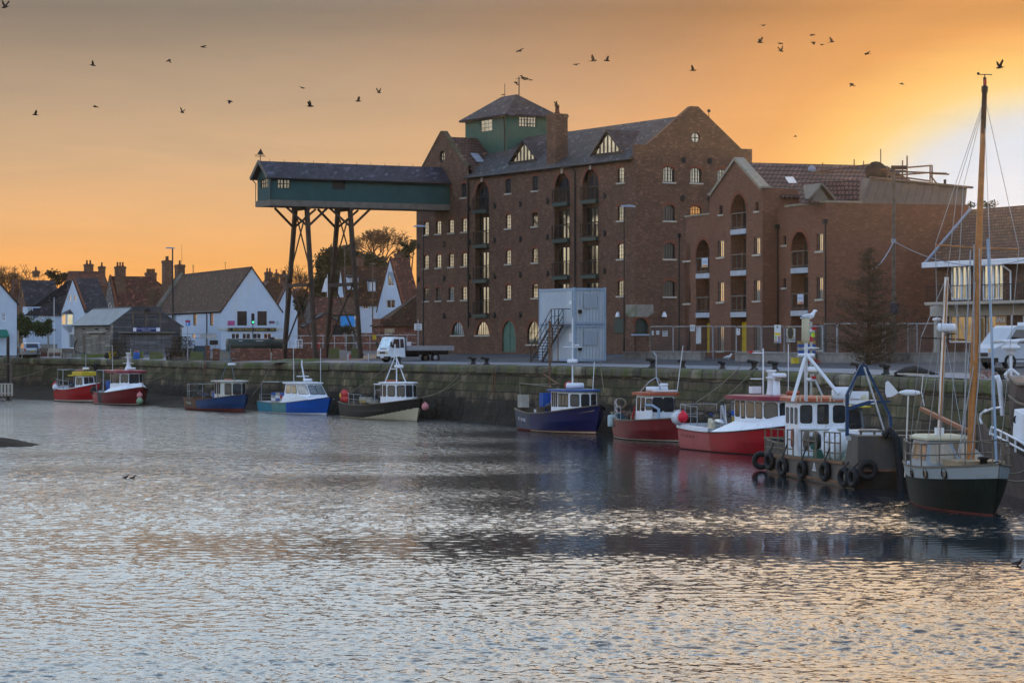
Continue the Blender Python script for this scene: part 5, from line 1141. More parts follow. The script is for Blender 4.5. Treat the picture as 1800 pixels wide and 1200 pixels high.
t,fr,Wd,D,ze,zr=house('chandlery','long white painted house with mossy tile roof and black shop sign on its gable',(262,388.5),496,278,19,545,(441.5,469),'x',m_render,m_tilem,front=wins_f,side=wins_s,cop=None,ov=.15,chim=((285,302.5,459,'y',3.3,5,2,m_brick),(310.5,321.5,466,'y',3.3,5,1,m_brick)))
b=MB();xq=fr.hy(322,480,D/2)[0];b.bar((xq,-.1,ze),(xq,D/2,zr+.12),.55,.22,up=(1,0,0));b.build('parapet',m_conc,t)
b=MB();y0,z1=fr.hx(400,576,0);y1,z0=fr.hx(485.5,582,0);b.box(.003,.1,y0,y1,z0,z1);sg=b.build('shop_sign',m_bframe,t)
text('THE OLD   Standard House Chandlery   YACHT SHIP',.36,mat('gilt',(.55,.42,.12),.5),fr,443,579,.1,sg,side=True,sx=.93,ext=.004)
y0,z1=fr.hx(400,563.5,0);y1,z0=fr.hx(412.5,571.8,0);MB().box(.003,.04,y0,y1,z0,z1).build('pink_sign',mat('pink_sign',(.45,.10,.25),.6),t)
y0,z1=fr.hx(473,564,0);y1,z0=fr.hx(482.5,568.5,0);MB().box(.003,.04,y0,y1,z0,z1).build('name_plate',mat('plum_sign',(.12,.06,.12),.6),t)
y0,z1=fr.hx(486,564,0);y1,z0=fr.hx(489.5,571,0);MB().box(.003,.04,y0,y1,z0,z1).build('name_plate',mat('pale_green_sign',(.35,.5,.5),.6),t)
x=fr.hy(363,560,-.1)[0];MB().tube([(x,-.2,ze-.1),(x,-.08,ze-.5),(x,-.08,.2)],.06,5).build('drainpipe',m_bframe,t)
MB().tube([(-Wd,-.2,ze-.12),(0.1,-.2,ze-.12)],.07,5).build('gutter',m_bframe,t)
b=MB();b.tube([(-Wd+3,D/2,zr),(-Wd+3,D/2,zr+3.5)],.02,4);
for px,h_ in ((339,1.0),(340.5,.8),(396,.8)):x=fr.hy(px,480,D/2)[0];b.tube([(x,D/2,zr),(x,D/2,zr+h_)],.025,4);b.bar((x-.5,D/2,zr+h_*.9),(x+.5,D/2,zr+h_),.03)
b.build('aerial',m_black,t)
tl=thing('traffic_light','small traffic light showing green in front of the white gable','traffic light',fr.w(.9,fr.hx(444.5,600,.9)[0],0),fr.rz);zg=fr.hx(445,563.5,.9)[1]
MB().box(-.12,.12,-.14,.14,zg-.35,zg+.75).build('housing',m_black,tl);MB().tube([(0,.0,0),(0,.0,zg-.35)],.05,6).build('post',m_black,tl);MB().lathe((.125,0,zg-.15),[(0,.01),(.1,.01),(.1,0)],12,ax=(1,0,0)).build('green_lens',emis('green_lamp',(.05,.9,.35),2.0),tl);MB().lathe((.125,0,zg+.5),[(0,.01),(.1,.01),(.1,0)],12,ax=(1,0,0)).build('red_lens',mat('dull_red',(.12,.02,.02)),tl)
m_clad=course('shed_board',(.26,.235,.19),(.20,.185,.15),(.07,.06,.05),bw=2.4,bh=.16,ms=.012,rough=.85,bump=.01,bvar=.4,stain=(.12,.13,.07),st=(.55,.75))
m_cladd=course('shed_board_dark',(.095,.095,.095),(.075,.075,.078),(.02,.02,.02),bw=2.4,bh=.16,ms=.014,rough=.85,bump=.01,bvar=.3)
HFp=P(196.5,600,272);HF=Frame(HFp.x,HFp.y,gz(HFp.x,HFp.y)-.25,25);sh_=tfr('harbour_shed','grey boarded harbour shed with metal roof and long blue sign','shed',HF)
hW=-HF.hy(130,600,0)[0];hD=HF.hx(318,600,0)[0];h=lambda px,py:HF.hx(px,py,0)
b=MB();pr=[(0,0),(hD,0),h(318,573),h(283,547),h(283,538.5),h(230.5,538.5),(h(230.5,541)),(0,h(197,569)[1])];sze=h(197,569)[1];yr,zr3=h(231,541)
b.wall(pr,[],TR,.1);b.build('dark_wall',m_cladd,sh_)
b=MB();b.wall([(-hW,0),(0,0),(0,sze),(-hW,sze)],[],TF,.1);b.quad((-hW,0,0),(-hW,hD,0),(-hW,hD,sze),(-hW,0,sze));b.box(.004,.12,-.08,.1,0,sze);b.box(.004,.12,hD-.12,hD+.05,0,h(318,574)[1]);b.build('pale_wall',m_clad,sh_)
b=MB();roofplane(b,[(-hW-.2,-.3,sze-.1),(.1,-.3,sze-.1),(.1,yr,zr3),(-hW-.2,yr,zr3)],.1);y2,z2=h(283,546);roofplane(b,[(-hW,y2,z2),(.1,y2,z2),(.1,hD+.3,h(319,574)[1]),(-hW,hD+.3,h(319,574)[1])],.1);b.box(-hW,-.01,yr,y2,z2,h(240,539)[1]);b.build('roof',mat('metal_roof',(.11,.14,.16),.5,.35,1,metal=.3),sh_)
b=MB()
for px in (233.5,256,281):y=h(px,560)[0];b.box(.004,.08,y-.09,y+.09,h(px,575)[1],h(px,549.5)[1])
b.box(.004,.08,h(232,550)[0],h(283,550)[0],h(256,550)[1],h(256,548)[1]);b.build('trim',m_timber,sh_)
b=MB();b.box(.004,.5,h(208,584)[0],h(305,584)[0],h(250,585)[1],h(250,583.5)[1]);b.build('door_canopy',m_conc,sh_)
for px0,px1 in ((208,235),(236,259.5),(260.5,283),(284,304)):MB().box(.004,.05,h(px0,600)[0],h(px1,600)[0],.05,h(250,586.5)[1]).build('sliding_door',course('door_board',(.15,.15,.15),(.12,.12,.125),(.04,.04,.04),bw=2.4,bh=.16,ms=.012,bvar=.3),sh_)
b=MB();y0,z1=h(232.5,575);y1,z0=h(281.5,583);b.box(.06,.12,y0,y1,z0,z1);sg=b.build('blue_sign',mat('sign_navy',(.01,.03,.16),.4,.1,2),sh_);q=MB();q.box(.121,.125,y0+.05,h(239,580)[0],z0+.04,z1-.04);q.box(.121,.125,h(274,580)[0],y1-.05,z0+.04,z1-.04);q.build('emblem',m_plast,sg)
text('WELLS HARBOUR COMMISSIONERS',.13,m_plast,HF,257,577.5,.105,sg,side=True,sx=1.05,ext=.002);text('HARBOUR OFFICE',.12,m_plast,HF,257,580.8,.105,sg,side=True,sx=1.0,ext=.002)
for px,py in ((258.5,545),):y,z=h(px,py);MB().box(.01,.35,y-.2,y+.2,z-.1,z+.1).build('flood_lamp',m_black,sh_)
b=MB()
for px in (148,170,190):x,z=HF.hy(px,578,-.1);b.box(x-.12,x+.12,-.35,-.002,z-.08,z+.05)
b.build('wall_lamp',m_black,sh_);x0,z=HF.hy(154,584,-.15);x1,_=HF.hy(183.5,584,-.15);MB().box(x0,x1,-.3,-.003,z-.06,z+.06).build('light_batten',m_cream,sh_)
x0=HF.hy(146,600,0)[0];x1=HF.hy(151.5,600,0)[0];MB().box(x0,x1,-.03,-.002,.1,HF.hy(149,587,0)[1]).build('door',m_timber,sh_);x0=HF.hy(152,600,0)[0];x1=HF.hy(176,600,0)[0];MB().box(x0,x1,-.06,-.035,.1,HF.hy(160,587,0)[1]).build('sliding_door',m_clad,sh_)
x,z=HF.hy(136,598,-.1);MB().tube([(x-.2,-.1,z),(x-.8,-.15,z-.3),(x-.7,-.2,z-1),(x+.4,-.25,.3),(x+2,-.4,.1),(x+4,-.5,.4)],.06,6).build('hose',m_black,sh_)
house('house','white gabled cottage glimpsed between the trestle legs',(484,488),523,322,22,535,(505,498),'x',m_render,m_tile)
house('house','dark red roofed house with two chimneys left of the first trestle',(450,462),500,345,22,508,(478,487),'x',m_brick,m_tile,chim=((465,479,478,'x',-2,5,2,m_brick),(483,489,480,'x',-4,5,1,m_brick)))
house('house','long low roof behind the trestle legs at the foot of the trees',(496,508),556,345,22,522,(530,506),'x',m_brick,m_tile,chim=((494,506,482,'y',3,4,2,m_brick),))
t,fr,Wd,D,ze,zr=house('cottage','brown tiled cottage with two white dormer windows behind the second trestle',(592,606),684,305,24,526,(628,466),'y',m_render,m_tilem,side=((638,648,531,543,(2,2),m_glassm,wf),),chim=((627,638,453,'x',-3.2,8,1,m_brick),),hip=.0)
for(a,b_,y0,y1)in ((613,630,487,509),(649,660,494,512)):
 d=MB();Yp=.9;s0=fr.sub(-1.0,0,0);A0=fr.hx(a,y0,.1);A1=fr.hx(b_,y1,.1);d.box(-2.9,.1,A0[0],A1[0],A1[1],A0[1]);dm=d.build('dormer',m_render,t)
 d=MB();roofplane(d,[(.3,A0[0]-.15,A0[1]+.02),(.3,A1[0]+.15,A0[1]+.02),(-3.1,A1[0]+.15,A0[1]+.8),(-3.1,A0[0]-.15,A0[1]+.8)],.1);d.build('dormer_roof',m_slate2,dm)
 Td=lambda a_,z,dd:V((.15-dd,a_,z));window(dm,Td,arcpoly(A0[0]+.12,A1[0]-.12,A1[1]+.15,A0[1]-.12,0),.03,wf,m_glassm,4,2,fw=.08,bw=.08,fd=.04)
t,fr,Wd,D,ze,zr=house('house','white gabled house with bright windows and red roof beside the granary',(663,709),740,296,25,541,(688,453.5),'y',m_render,m_tile,front=((681,693,477,503,(2,1),m_gpale,wf),(678.5,694,526,542,(2,1),m_gpale,wf)),cop=m_bricks,chim=((694,707,445,'x',-4.2,8,2,m_brick),))
MB().add([(.4,1.5,ze+1.4),(.4,3.5,ze+1.4),(.6,3.5,ze+1.2),(.6,1.5,ze+1.2)],[(0,1,2,3)]).build('roof_vent',m_lead,t)
t,fr,Wd,D,ze,zr=house('outbuilding','brick outbuilding with hipped mossy tile roof against the granary end',(655,668),752,262,25,560,(716,512),'y',m_brickr,m_tilem,hip=5,front=(),side=((676,694,577,588,(3,1),m_glassm,m_cream),),cat='outbuilding')
house('outbuilding','low flint and brick outbuilding with pale roof lights beneath the trestles',(534,552),627,288,23,549,(578,521),'y',m_flint,m_tile,cat='outbuilding')
house('outbuilding','dark brick store with wide opening behind the railings',(530,538),605,276,23,571,(560,550),'x',m_brickr,m_slate2,side=((585,603,571,590,(1,1),m_bframe,m_bframe),),cat='outbuilding')
A=P(612,564,270);tag(MB().box(-.75,.7,-.3,.3,-.55,.5).build('tarpaulin',mat('blue_tarp',(.04,.33,.75),.5,.15,2,bump=.05),None,A),'bright blue tarpaulin screen beneath the cottage','tarpaulin')
b=MB();p0=GY(628,268);p1=GY(744,258);d=p1-p0;tag(b.box(0,d.length,0,.35,-.3,1.75).build('garden_wall',m_brickr,None,p0,atan2(d.y,d.x)),'brown brick yard wall running up to the granary end','wall')
# --------- trees
def crown(blobs,Y,n,leaf,mt,parent,seed,dens=1.0):
 rnd=random.Random(seed);b=MB();o=parent.location
 for(px,py,rx,ry)in blobs:
  c=P(px,py,Y)-o;sx_,sz_=rx/F*Y,ry/F*Y;sy_=sx_*.8;cl=[(V((rnd.uniform(-1,1),rnd.uniform(-1,1),rnd.uniform(-1,1))).normalized()*rnd.uniform(.35,.98))for _ in range(int(26*max(sx_,sz_)))]
  for k in range(int(n*3.2*sx_*sz_)):
   q=rnd.choice(cl);p=V((q.x*sx_,q.y*sy_,q.z*sz_))+V((rnd.gauss(0,.30),rnd.gauss(0,.30),rnd.gauss(0,.26)))*min(1.6,max(sx_,.5)*.6);d=V((rnd.uniform(-1,1),rnd.uniform(-1,1),rnd.uniform(-1,1))).normalized()*leaf*1.15*rnd.uniform(.6,1.3);e_=d.cross(V((rnd.uniform(-1,1),rnd.uniform(-1,1),1))).normalized()*leaf*.5
   b.add([c+p-d,c+p+e_,c+p+d,c+p-e_],[(0,1,2,3)])
 return b.build('crown',mt,parent)
def evergreen(name,label,px,Y,blobs,n=130,leaf=.22,mt=None,seed=1,group='trees behind the houses'):
 A=GY(px,Y);t=thing(name,label,'tree',A,0,group);ztop=P(0,min(b_[1]-b_[3]*.5 for b_ in blobs),Y).z-A.z;b=MB();b.tube([(0,0,0),(.2,0,ztop*.5),(0,.1,ztop*.9)],[.4,.28,.06],7)
 for(bx,by,rx,ry)in blobs:c=P(bx,by,Y)-A;b.tube([(0.1,0,max(.8,c.z*.45)),(c.x*.5,c.y,c.z*.75),c],[.16,.1,.04],5)
 b.build('trunk',m_bark,t);crown(blobs,Y,n,leaf,mt or m_fir,t,seed);return t
evergreen('evergreen_tree','big dark evergreen tree between the two trestles',582,335,[(575,462,22,22),(590,480,34,36),(612,458,26,26),(568,510,24,36),(600,520,34,34),(588,445,18,14),(628,480,20,26)],190,.25,seed=2)
evergreen('evergreen_tree','dark evergreen right of the second trestle, below the bare tree',655,345,[(640,460,22,22),(662,468,22,20),(648,485,28,20),(680,480,16,14)],150,.25,seed=3)
evergreen('evergreen_tree','small dark tree touching the granary at the end of the gantry',719,330,[(718,437,15,12),(728,430,9,9),(712,448,14,10)],170,.2,seed=4)
evergreen('shrub','dark shrub rounding the flint outbuilding between the legs',540,300,[(540,545,14,22),(525,535,10,16)],150,.2,seed=6)
evergreen('shrub','small round shrub in front of the blue tarpaulin',612,262,[(612,578,14,8)],300,.12,seed=8)
evergreen('distant_tree','top of a round golden tree left of the tall wooden mast',1704,215,[(1707,360,9,5)],260,.12,seed=12);evergreen('distant_tree','top of a round golden tree just right of the tall wooden mast',1738,215,[(1740,360,14,7)],260,.12,seed=13)
evergreen('hedge_tree','bushy dark tree behind the brick house at the left',95,350,[(92,482,12,8),(112,487,12,8),(102,492,16,10)],150,.18,seed=14)
def bare(name,label,px,Y,ytop,spread,seed,mt=None,trunk=.3,depth=6,group='trees behind the houses',lean=0,first=.3,l0=.19):
 A=GY(px,Y);H=P(0,ytop,Y).z-A.z;t=thing(name,label,'tree',A,0,group);rnd=random.Random(seed);b=MB();c=MB()
 b.tube([(0,0,0),(lean*.3,0,H*first)],[trunk,trunk*.8],7)
 def grow(p,d,L_,r_,k):
  q=p+d*L_;(b if k<2 else c).tube([p,p+d*L_*.5+V((rnd.uniform(-.1,.1),rnd.uniform(-.1,.1),0))*L_*.5,q],[r_,r_*.85,r_*.65],5 if k<3 else 3,cap=False)
  if k>=depth:return
  for _ in range(3 if k<4 else 2):nd=(d+V((rnd.uniform(-1,1)*spread,rnd.uniform(-1,1)*spread,rnd.uniform(-.25,.35)))).normalized();grow(q,nd,L_*rnd.uniform(.68,.88),max(r_*.62,.028),k+1)
 for _ in range(3):grow(V((lean*.3,0,H*first)),V((rnd.uniform(-.6,.6)*spread*1.5,rnd.uniform(-.5,.5),1)).normalized(),H*l0,trunk*.6,0)
 b.build('trunk',m_bark,t);c.build('twigs',mat('twig',(.13,.07,.03),.8,.2,3),t);return t
bare('bare_tree','wide bare tree glowing against the sunset above the cottage',664,350,402,.85,21,trunk=.3,depth=7,first=.66,l0=.095)
bare('bare_tree','thin bare birch behind the first trestle',520,345,460,.5,22,trunk=.14,depth=5,first=.25)
bare('bare_tree','bare spreading tree behind the far left house',14,350,476,.8,23,trunk=.3,depth=6,first=.35);bare('bare_tree','small bare tree near the left end of the gantry roof on the skyline',374,350,471,.6,24,trunk=.1,depth=4)
t=thing('hedge','dark green hedge behind the parked silver car','hedge',GY(50,285));crown([(22,565,10,14),(38,562,14,13),(58,570,20,13),(75,580,18,12),(88,572,10,14),(40,582,22,10)],285,300,.14,m_leaf,t,31)
b=MB();A=GY(18,280);tag(b.box(0,5.0,0,.3,-.2,1.2).build('garden_wall',m_conc2,None,A,R(-8)),'low pale wall in front of the hedge at the left','wall')
# ========= things standing on the quay, left to middle
def wheel(par,x,y,r,w=.2):
 b=MB();b.lathe((x,y,r),[(r*.6,-w/2),(r*.95,-w/2),(r,-w/4),(r,w/4),(r*.95,w/2),(r*.6,w/2)],18,ax=(0,1,0));o=b.build('wheel',m_rubber,par)
 MB().lathe((x,y,r),[(0,-w/2-.005),(r*.25,-w/2-.01),(r*.58,-w/2+.02),(r*.6,w/2-.02),(r*.25,w/2+.01),(0,w/2+.005)],14,ax=(0,1,0)).build('rim',m_steel,o);return o
def vehicle(name,label,cat,base,rz,prof,wdt,glass,wheels,body,extra=None,taper=.12,beltz=.85):
 """body from a side profile (x, z), narrowed above the belt line; glass = [(polygon x,z)] side windows"""
 t=thing(name,label,cat,base,rz);b=MB();n=len(prof)
 def yw(z):return wdt/2-max(0,(z-beltz))*taper
 A=[(x,-yw(z),z)for x,z in prof];B=[(x,yw(z),z)for x,z in prof];b.add(A+B,[tuple(range(n)),tuple(range(2*n-1,n-1,-1))]+[(i,(i+1)%n,n+(i+1)%n,n+i)for i in range(n)]);b.build('body',body,t)
 for g_ in glass:
  q=MB()
  for s_ in (-1,1):q.add([(x,s_*(yw(z)+.006),z)for x,z in g_],[tuple(range(len(g_)))])
  q.build('side_window',m_glassd,t)
 for x in wheels:
  for s_ in (-1,1):wheel(t,x,s_*(wdt/2-.09),.32 if wdt<1.8 else .36)
 return t
pc=GY(52,268);m_silver=mat('silver_paint',(.42,.46,.5),.3,.05,3,metal=.5)
prof=[(-2.15,.3),(-2.2,.75),(-2.12,.95),(-1.75,1.42),(-1.55,1.46),(.1,1.45),(.75,1.0),(1.9,.86),(2.1,.7),(2.12,.3)]
t=vehicle('parked_car','silver estate car parked beside the benches at the far left','car',pc,R(180+180-72+180),prof,1.7,[[(-1.75,.98),(-1.6,1.36),(-.85,1.38),(-.85,.98)],[(-.75,.98),(-.75,1.38),(.05,1.38),(.6,.98)]],(-1.35,1.35),m_silver)
MB().add([(-2.13,-.62,.98),(-2.13,.62,.98),(-1.79,.55,1.4),(-1.79,-.55,1.4)],[(0,1,2,3)]).build('rear_window',m_glassd,t)
for s_ in (-1,1):MB().box(-2.23,-2.17,s_*.78-.1,s_*.78+.06,.65,.9).build('tail_light',m_red,t)
MB().box(-2.235,-2.2,-.25,.25,.6,.72).build('number_plate',m_yellow,t)
b=GY(568,288);t=vehicle('parked_car','red and pale car glimpsed behind the railing under the second trestle','car',b,R(200),prof,1.7,[[(-1.75,.98),(-1.6,1.36),(-.85,1.38),(-.85,.98)],[(-.75,.98),(-.75,1.38),(.05,1.38),(.6,.98)]],(-1.35,1.35),mat('car_red',(.35,.06,.06),.35))
MB().add([(.12,-.6,1.45),(.12,.6,1.45),(.77,.66,1.02),(.77,-.66,1.02)],[(0,1,2,3)]).build('windscreen',m_glassd,t)
TFp=GP(686,633);TFp=GY(673,207);ang=atan2(-.55,-.835)
tr=thing('flatbed_truck','white flatbed truck with open dropside bed parked on the quay','truck',TFp,ang)
m_trk=mat('truck_white',(.72,.77,.8),.3,.05,2);W2=.88
b=MB();prof=[(.0,.42),(.02,.95),(-.10,1.12),(-.42,1.90),(-.6,1.98),(-1.45,1.96),(-1.5,.42)]
n=len(prof);A=[(x,-W2+max(0,z-1.1)*.07,z)for x,z in prof];B=[(x,W2-max(0,z-1.1)*.07,z)for x,z in prof];b.add(A+B,[tuple(range(n)),tuple(range(2*n-1,n-1,-1))]+[(i,(i+1)%n,n+(i+1)%n,n+i)for i in range(n)]);cab_=b.build('cab',m_trk,tr)
MB().add([(-.085,-.76,1.16),(-.085,.76,1.16),(-.385,.70,1.84),(-.385,-.70,1.84)],[(0,1,2,3)]).build('windscreen',mat('screen_glass',(.35,.45,.5),.08,.3,1.5,metal=.8),cab_)
for s_ in (-1,1):
 y_=lambda z:s_*(W2+.006-max(0,z-1.1)*.07)
 MB().add([(-.28,y_(1.15),1.15),(-.5,y_(1.8),1.8),(-.98,y_(1.82),1.82),(-.98,y_(1.12),1.12)],[(0,1,2,3)]).build('side_window',m_glassd,cab_)
 MB().add([(-1.05,y_(1.15),1.15),(-1.05,y_(1.82),1.82),(-1.35,y_(1.82),1.82),(-1.4,y_(1.15),1.15)],[(0,1,2,3)]).build('side_window',m_glassd,cab_)
 q=MB();q.bar((-.25,s_*(W2+.02),1.5),(-.12,s_*(W2+.22),1.5),.03);q.box(-.16,-.08,min(s_*(W2+.1),s_*(W2+.3)),max(s_*(W2+.1),s_*(W2+.3)),1.2,1.6);q.build('mirror',m_black,cab_)
 MB().box(.0,.05,s_*.6-.16,s_*.6+.16,.68,.84).build('headlight',m_glass,cab_)
q=MB();q.box(.022,.05,-.4,.4,.68,.84);q.box(-.2,.08,-W2-.01,W2+.01,.3,.48);q.build('grille_and_bumper',m_bframe,cab_);MB().box(.08,.09,-.25,.25,.36,.46).build('number_plate',m_plast,cab_);MB().box(-.07,-.03,-.5,.5,1.02,1.08).build('wiper',m_black,cab_)
b=MB();b.box(-5.9,-1.6,-W2-.08,W2+.08,.92,.98);b.box(-5.9,-1.6,-W2-.1,-W2-.06,.98,1.3);b.box(-5.9,-1.6,W2+.06,W2+.1,.98,1.3);b.box(-5.93,-5.89,-W2,W2,.98,1.3);b.box(-1.62,-1.56,-W2,W2,.98,1.9);b.build('bed',m_steel,tr)
b=MB();b.box(-5.7,-1.4,-.45,-.3,.6,.92);b.box(-5.7,-1.4,.3,.45,.6,.92);b.box(-3.6,-2.2,-.85,-.5,.45,.8);b.build('chassis',m_black,tr)
for x in (-.72,-4.3):
 for s_ in (-1,1):wheel(tr,x,s_*(W2-.14),.36,.24)
q=MB();q.bar((-5.2,-W2-.05,.82),(-3.7,-W2-.05,.82),.3,.05);q.bar((-5.2,W2+.05,.82),(-3.7,W2+.05,.82),.3,.05);q.build('mudguard',m_black,tr)
ld_=Frame(TFp.x,TFp.y,TFp.z,math.degrees(ang)+90)
for nm,lb,(x,y),(l,w_,h_),mt in (('crate','red crate on the bed of the white truck',(-2.2,.35),(.8,.6,.32),m_red),('crate','blue crate on the bed of the white truck',(-3.0,.5),(.7,.6,.22),m_blue),('cool_box','large white cool box behind the truck cab',(-2.1,-.35),(.9,.7,.62),m_plast)):
 p=TFp+V((cos(ang)*x-sin(ang)*y,sin(ang)*x+cos(ang)*y,.985));crate(nm,lb,nm.replace('_',' '),p,(l,w_,h_),mt,ang)
VP=V((P(1727,600,130).x,130,0));VP.z=gz(VP.x,VP.y);va=atan2(-.42,-.91)
prof=[(.0,.35),(.04,.8),(-.08,1.02),(-.55,1.22),(-1.2,2.0),(-1.45,2.12),(-5.2,2.12),(-5.25,.35)]
vn=thing('van','white panel van with roof vent parked at the right end of the quay','van',VP+V((cos(va)*-.0-sin(va)*.0,0,0)),va);W3=.95
b=MB();n=len(prof);A=[(x,-W3+max(0,z-1.2)*.1,z)for x,z in prof];B=[(x,W3-max(0,z-1.2)*.1,z)for x,z in prof];b.add(A+B,[tuple(range(n)),tuple(range(2*n-1,n-1,-1))]+[(i,(i+1)%n,n+(i+1)%n,n+i)for i in range(n)]);b.build('body',mat('van_paint',(.46,.50,.54),.4,.08,2),vn)
MB().add([(-.61,-.84,1.27),(-.61,.84,1.27),(-1.21,.80,1.98),(-1.21,-.80,1.98)],[(0,1,2,3)]).build('windscreen',m_glassd,vn)
for s_ in (-1,1):
 y_=lambda z:s_*(W3+.006-max(0,z-1.2)*.1);MB().add([(-.85,y_(1.3),1.3),(-1.35,y_(1.92),1.92),(-1.95,y_(1.92),1.92),(-1.95,y_(1.25),1.25)],[(0,1,2,3)]).build('side_window',m_glassd,vn);MB().box(-1.25,-1.1,min(s_*W3,s_*(W3+.25)),max(s_*W3,s_*(W3+.25)),1.25,1.55).build('mirror',m_black,vn)
 MB().add([(-2.6,y_(1.3),1.3),(-2.6,y_(1.95),1.95),(-4.9,y_(1.95),1.95),(-4.9,y_(1.3),1.3)],[(0,1,2,3)]).build('side_panel',mat('van_panel',(.40,.44,.48),.35),vn)
 MB().box(-2.3,-1.2,s_*(W3+.004)-.005,s_*(W3+.004)+.005,.45,.5).build('trim',m_bframe,vn)
for x in (-.95,-4.1):
 for s_ in (-1,1):wheel(vn,x,s_*(W3-.1),.36,.24)
q=MB();q.box(.0,.05,-.5,.5,.62,.8);q.box(-.25,.09,-.97,.97,.34,.55);q.box(-2.32,-2.3,-.965,.965,.5,1.9);q.box(-1.02,-1.0,-.965,.965,.5,1.25);q.box(-2.2,-1.9,-.97,.97,1.0,1.05);q.build('trim_and_seams',m_bframe,vn)
for s_ in (-1,1):MB().box(-.18,.045,s_*.72-.16,s_*.72+.16,.82,1.0).build('headlight',m_glass,vn)
q=MB();q.box(-4.0,-2.3,-.35,.35,2.12,2.28);q.box(-3.6,-2.7,-.25,.25,2.28,2.34);q.build('roof_vent',m_plast,vn)
for px,py,h_ in ((1728,657,.5),(1763,660,.5)):
 A=edge_at(px,2.2);tag(MB().lathe((0,0,0),[(.11,0),(.11,.36),(.07,.4),(0,.4)],10).build('bollard_post',m_plast,None,A),'short white post on the quay below the van, %s one'%('left' if px<1740 else 'right'),'post')
def signpost(px,Y,ytop,plate,label,col,name='sign',lines=0,base=None):
 A=GY(px,Y);zt_=P(0,ytop,Y).z-A.z;t=thing(name,label,'sign',A,R(-5));MB().tube([(0,0,0),(0,0,zt_)],.04,6).build('post',m_steel,t)
 x0,x1,y0,y1=plate;z0,z1=P(0,y1,Y).z-A.z,P(0,y0,Y).z-A.z;X0_,X1_=(x0-px)/F*Y,(x1-px)/F*Y;MB().box(X0_,X1_,-.07,-.05,z0,z1).build('plate',col,t)
 if lines:
  q=MB()
  for k in range(lines):z=z0+(z1-z0)*(k+.6)/(lines+.4);q.box(X0_+.08,X1_-.08,-.075,-.071,z-.03,z+.03)
  q.build('lettering',m_bframe,t)
 return t
signpost(735,214,562,(728.5,741.5,569,580),'white notice board on a post at the left end of the granary',m_plast,lines=3)
t=signpost(330,238,560,(326.5,335,562,572),'blue sign with red border on a post before the long white house',mat('sign_blue',(.05,.25,.7),.5),lines=0);A=t.location
MB().box(-.2,.25,-.09,-.075,P(0,566,238).z-A.z,P(0,563,238).z-A.z).build('red_bar',m_red,t);MB().box(-.05,.02,-.09,-.075,P(0,571,238).z-A.z,P(0,566,238).z-A.z).build('white_bar',m_plast,t)
fr=fpx(321,236,0,78);_z=gz(fr.o.x,fr.o.y);g_=thing('direction_sign','large steel direction sign frame seen from behind beside the green tank','sign',GY(320,236));A=g_.location
zq=lambda py:P(0,py,236).z-A.z;xq=lambda px:(px-320)/F*236
b=MB();b.tube([(xq(320),0,zq(600)),(xq(320),0,zq(586.5)),(xq(382),0,zq(585.5))],.035,5);b.tube([(xq(320),0,zq(594)),(xq(368),0,zq(594))],.03,5);b.tube([(xq(363),0,0),(xq(363),0,zq(586))],.05,6);b.tube([(xq(380),0,0),(xq(380),0,zq(586))],.05,6);b.build('post',m_steel,g_)
b=MB();b.add([(x,-.06,z)for x,z in ((xq(365),zq(595)),(xq(381),zq(595)),(xq(383),zq(590.5)),(xq(381),zq(586.5)),(xq(365),zq(586.5)))],[(0,1,2,3,4)]);b.add([(x,-.06,z)for x,z in ((xq(353),zq(593)),(xq(364),zq(593)),(xq(364),zq(587)),(xq(353),zq(587)))],[(0,1,2,3)]);b.build('plate',m_steel,g_)
MB().box(xq(370),xq(385),-.1,-.06,zq(606),zq(598)).build('dark_plate',m_bframe,g_)
def railing(name,label,px0,px1,Y0,Y1,ytop,n,mt=None,mid=2):
 A,B=GY(px0,Y0),GY(px1,Y1);t=thing(name,label,'railing',A);b=MB();d=B-A;h_=P(0,ytop,Y0).z-A.z
 for k in range(n+1):q=d*(k/n);b.tube([q,q+V((0,0,h_))],.035,5)
 for k in range(mid+1):b.tube([V((0,0,h_*(1-k*.45))),d+V((0,0,h_*(1-k*.45)))],.03,5)
 b.build('rails',mt or m_steel,t);
 return t
railing('railing','long grey railing behind the trestle feet, from the tank to the truck',490,738,262,240,590.5,12,mid=1)
railing('railing','short white gate frame behind the left trestle',519,531,258,257,597,2,m_white)
tag(MB().box(-.17,.17,-.02,.02,0,.45).build('notice',m_yellow,None,P(658,597,245)),'small yellow notice on the railing left of the truck','notice')
tag(MB().box(-.25,.3,-.2,.2,0,.9).build('bin',m_red,None,GY(556,262)),'red litter bin behind the railing between the trestles','bin')
for px,s_ in ((612,'left'),(648,'right')):A=GP(px,635);tag(MB().lathe((0,0,0),[(.05,0),(.05,.6),(.0,.64)],8).build('post',m_steel,None,A),'short steel post on the quay %s of the red box'%('left' if px==612 else 'right'),'post')
A=GP(622,629);tag(MB().add([(-.42,-.25,0),(.42,-.25,0),(.42,.25,0),(-.42,.25,0),(-.34,-.2,.32),(.36,-.2,.32),(.36,.2,.32),(-.34,.2,.32)],[(0,1,5,4),(1,2,6,5),(2,3,7,6),(3,0,4,7),(4,5,6,7)]).build('box',m_red,None,A),'low red box on the quay beneath the second trestle','box')
TKp=GY(400,236);tk=thing('fuel_tank','long dark green fuel tank lying behind a low brick wall','tank',TKp);ax=V((.955,.30,0)).normalized();r_=.62;zc_=P(0,594.5,236).z-TKp.z-r_
m_tank=mat('tank_green',(.03,.045,.038),.4,.2,1.5);L_=5.1
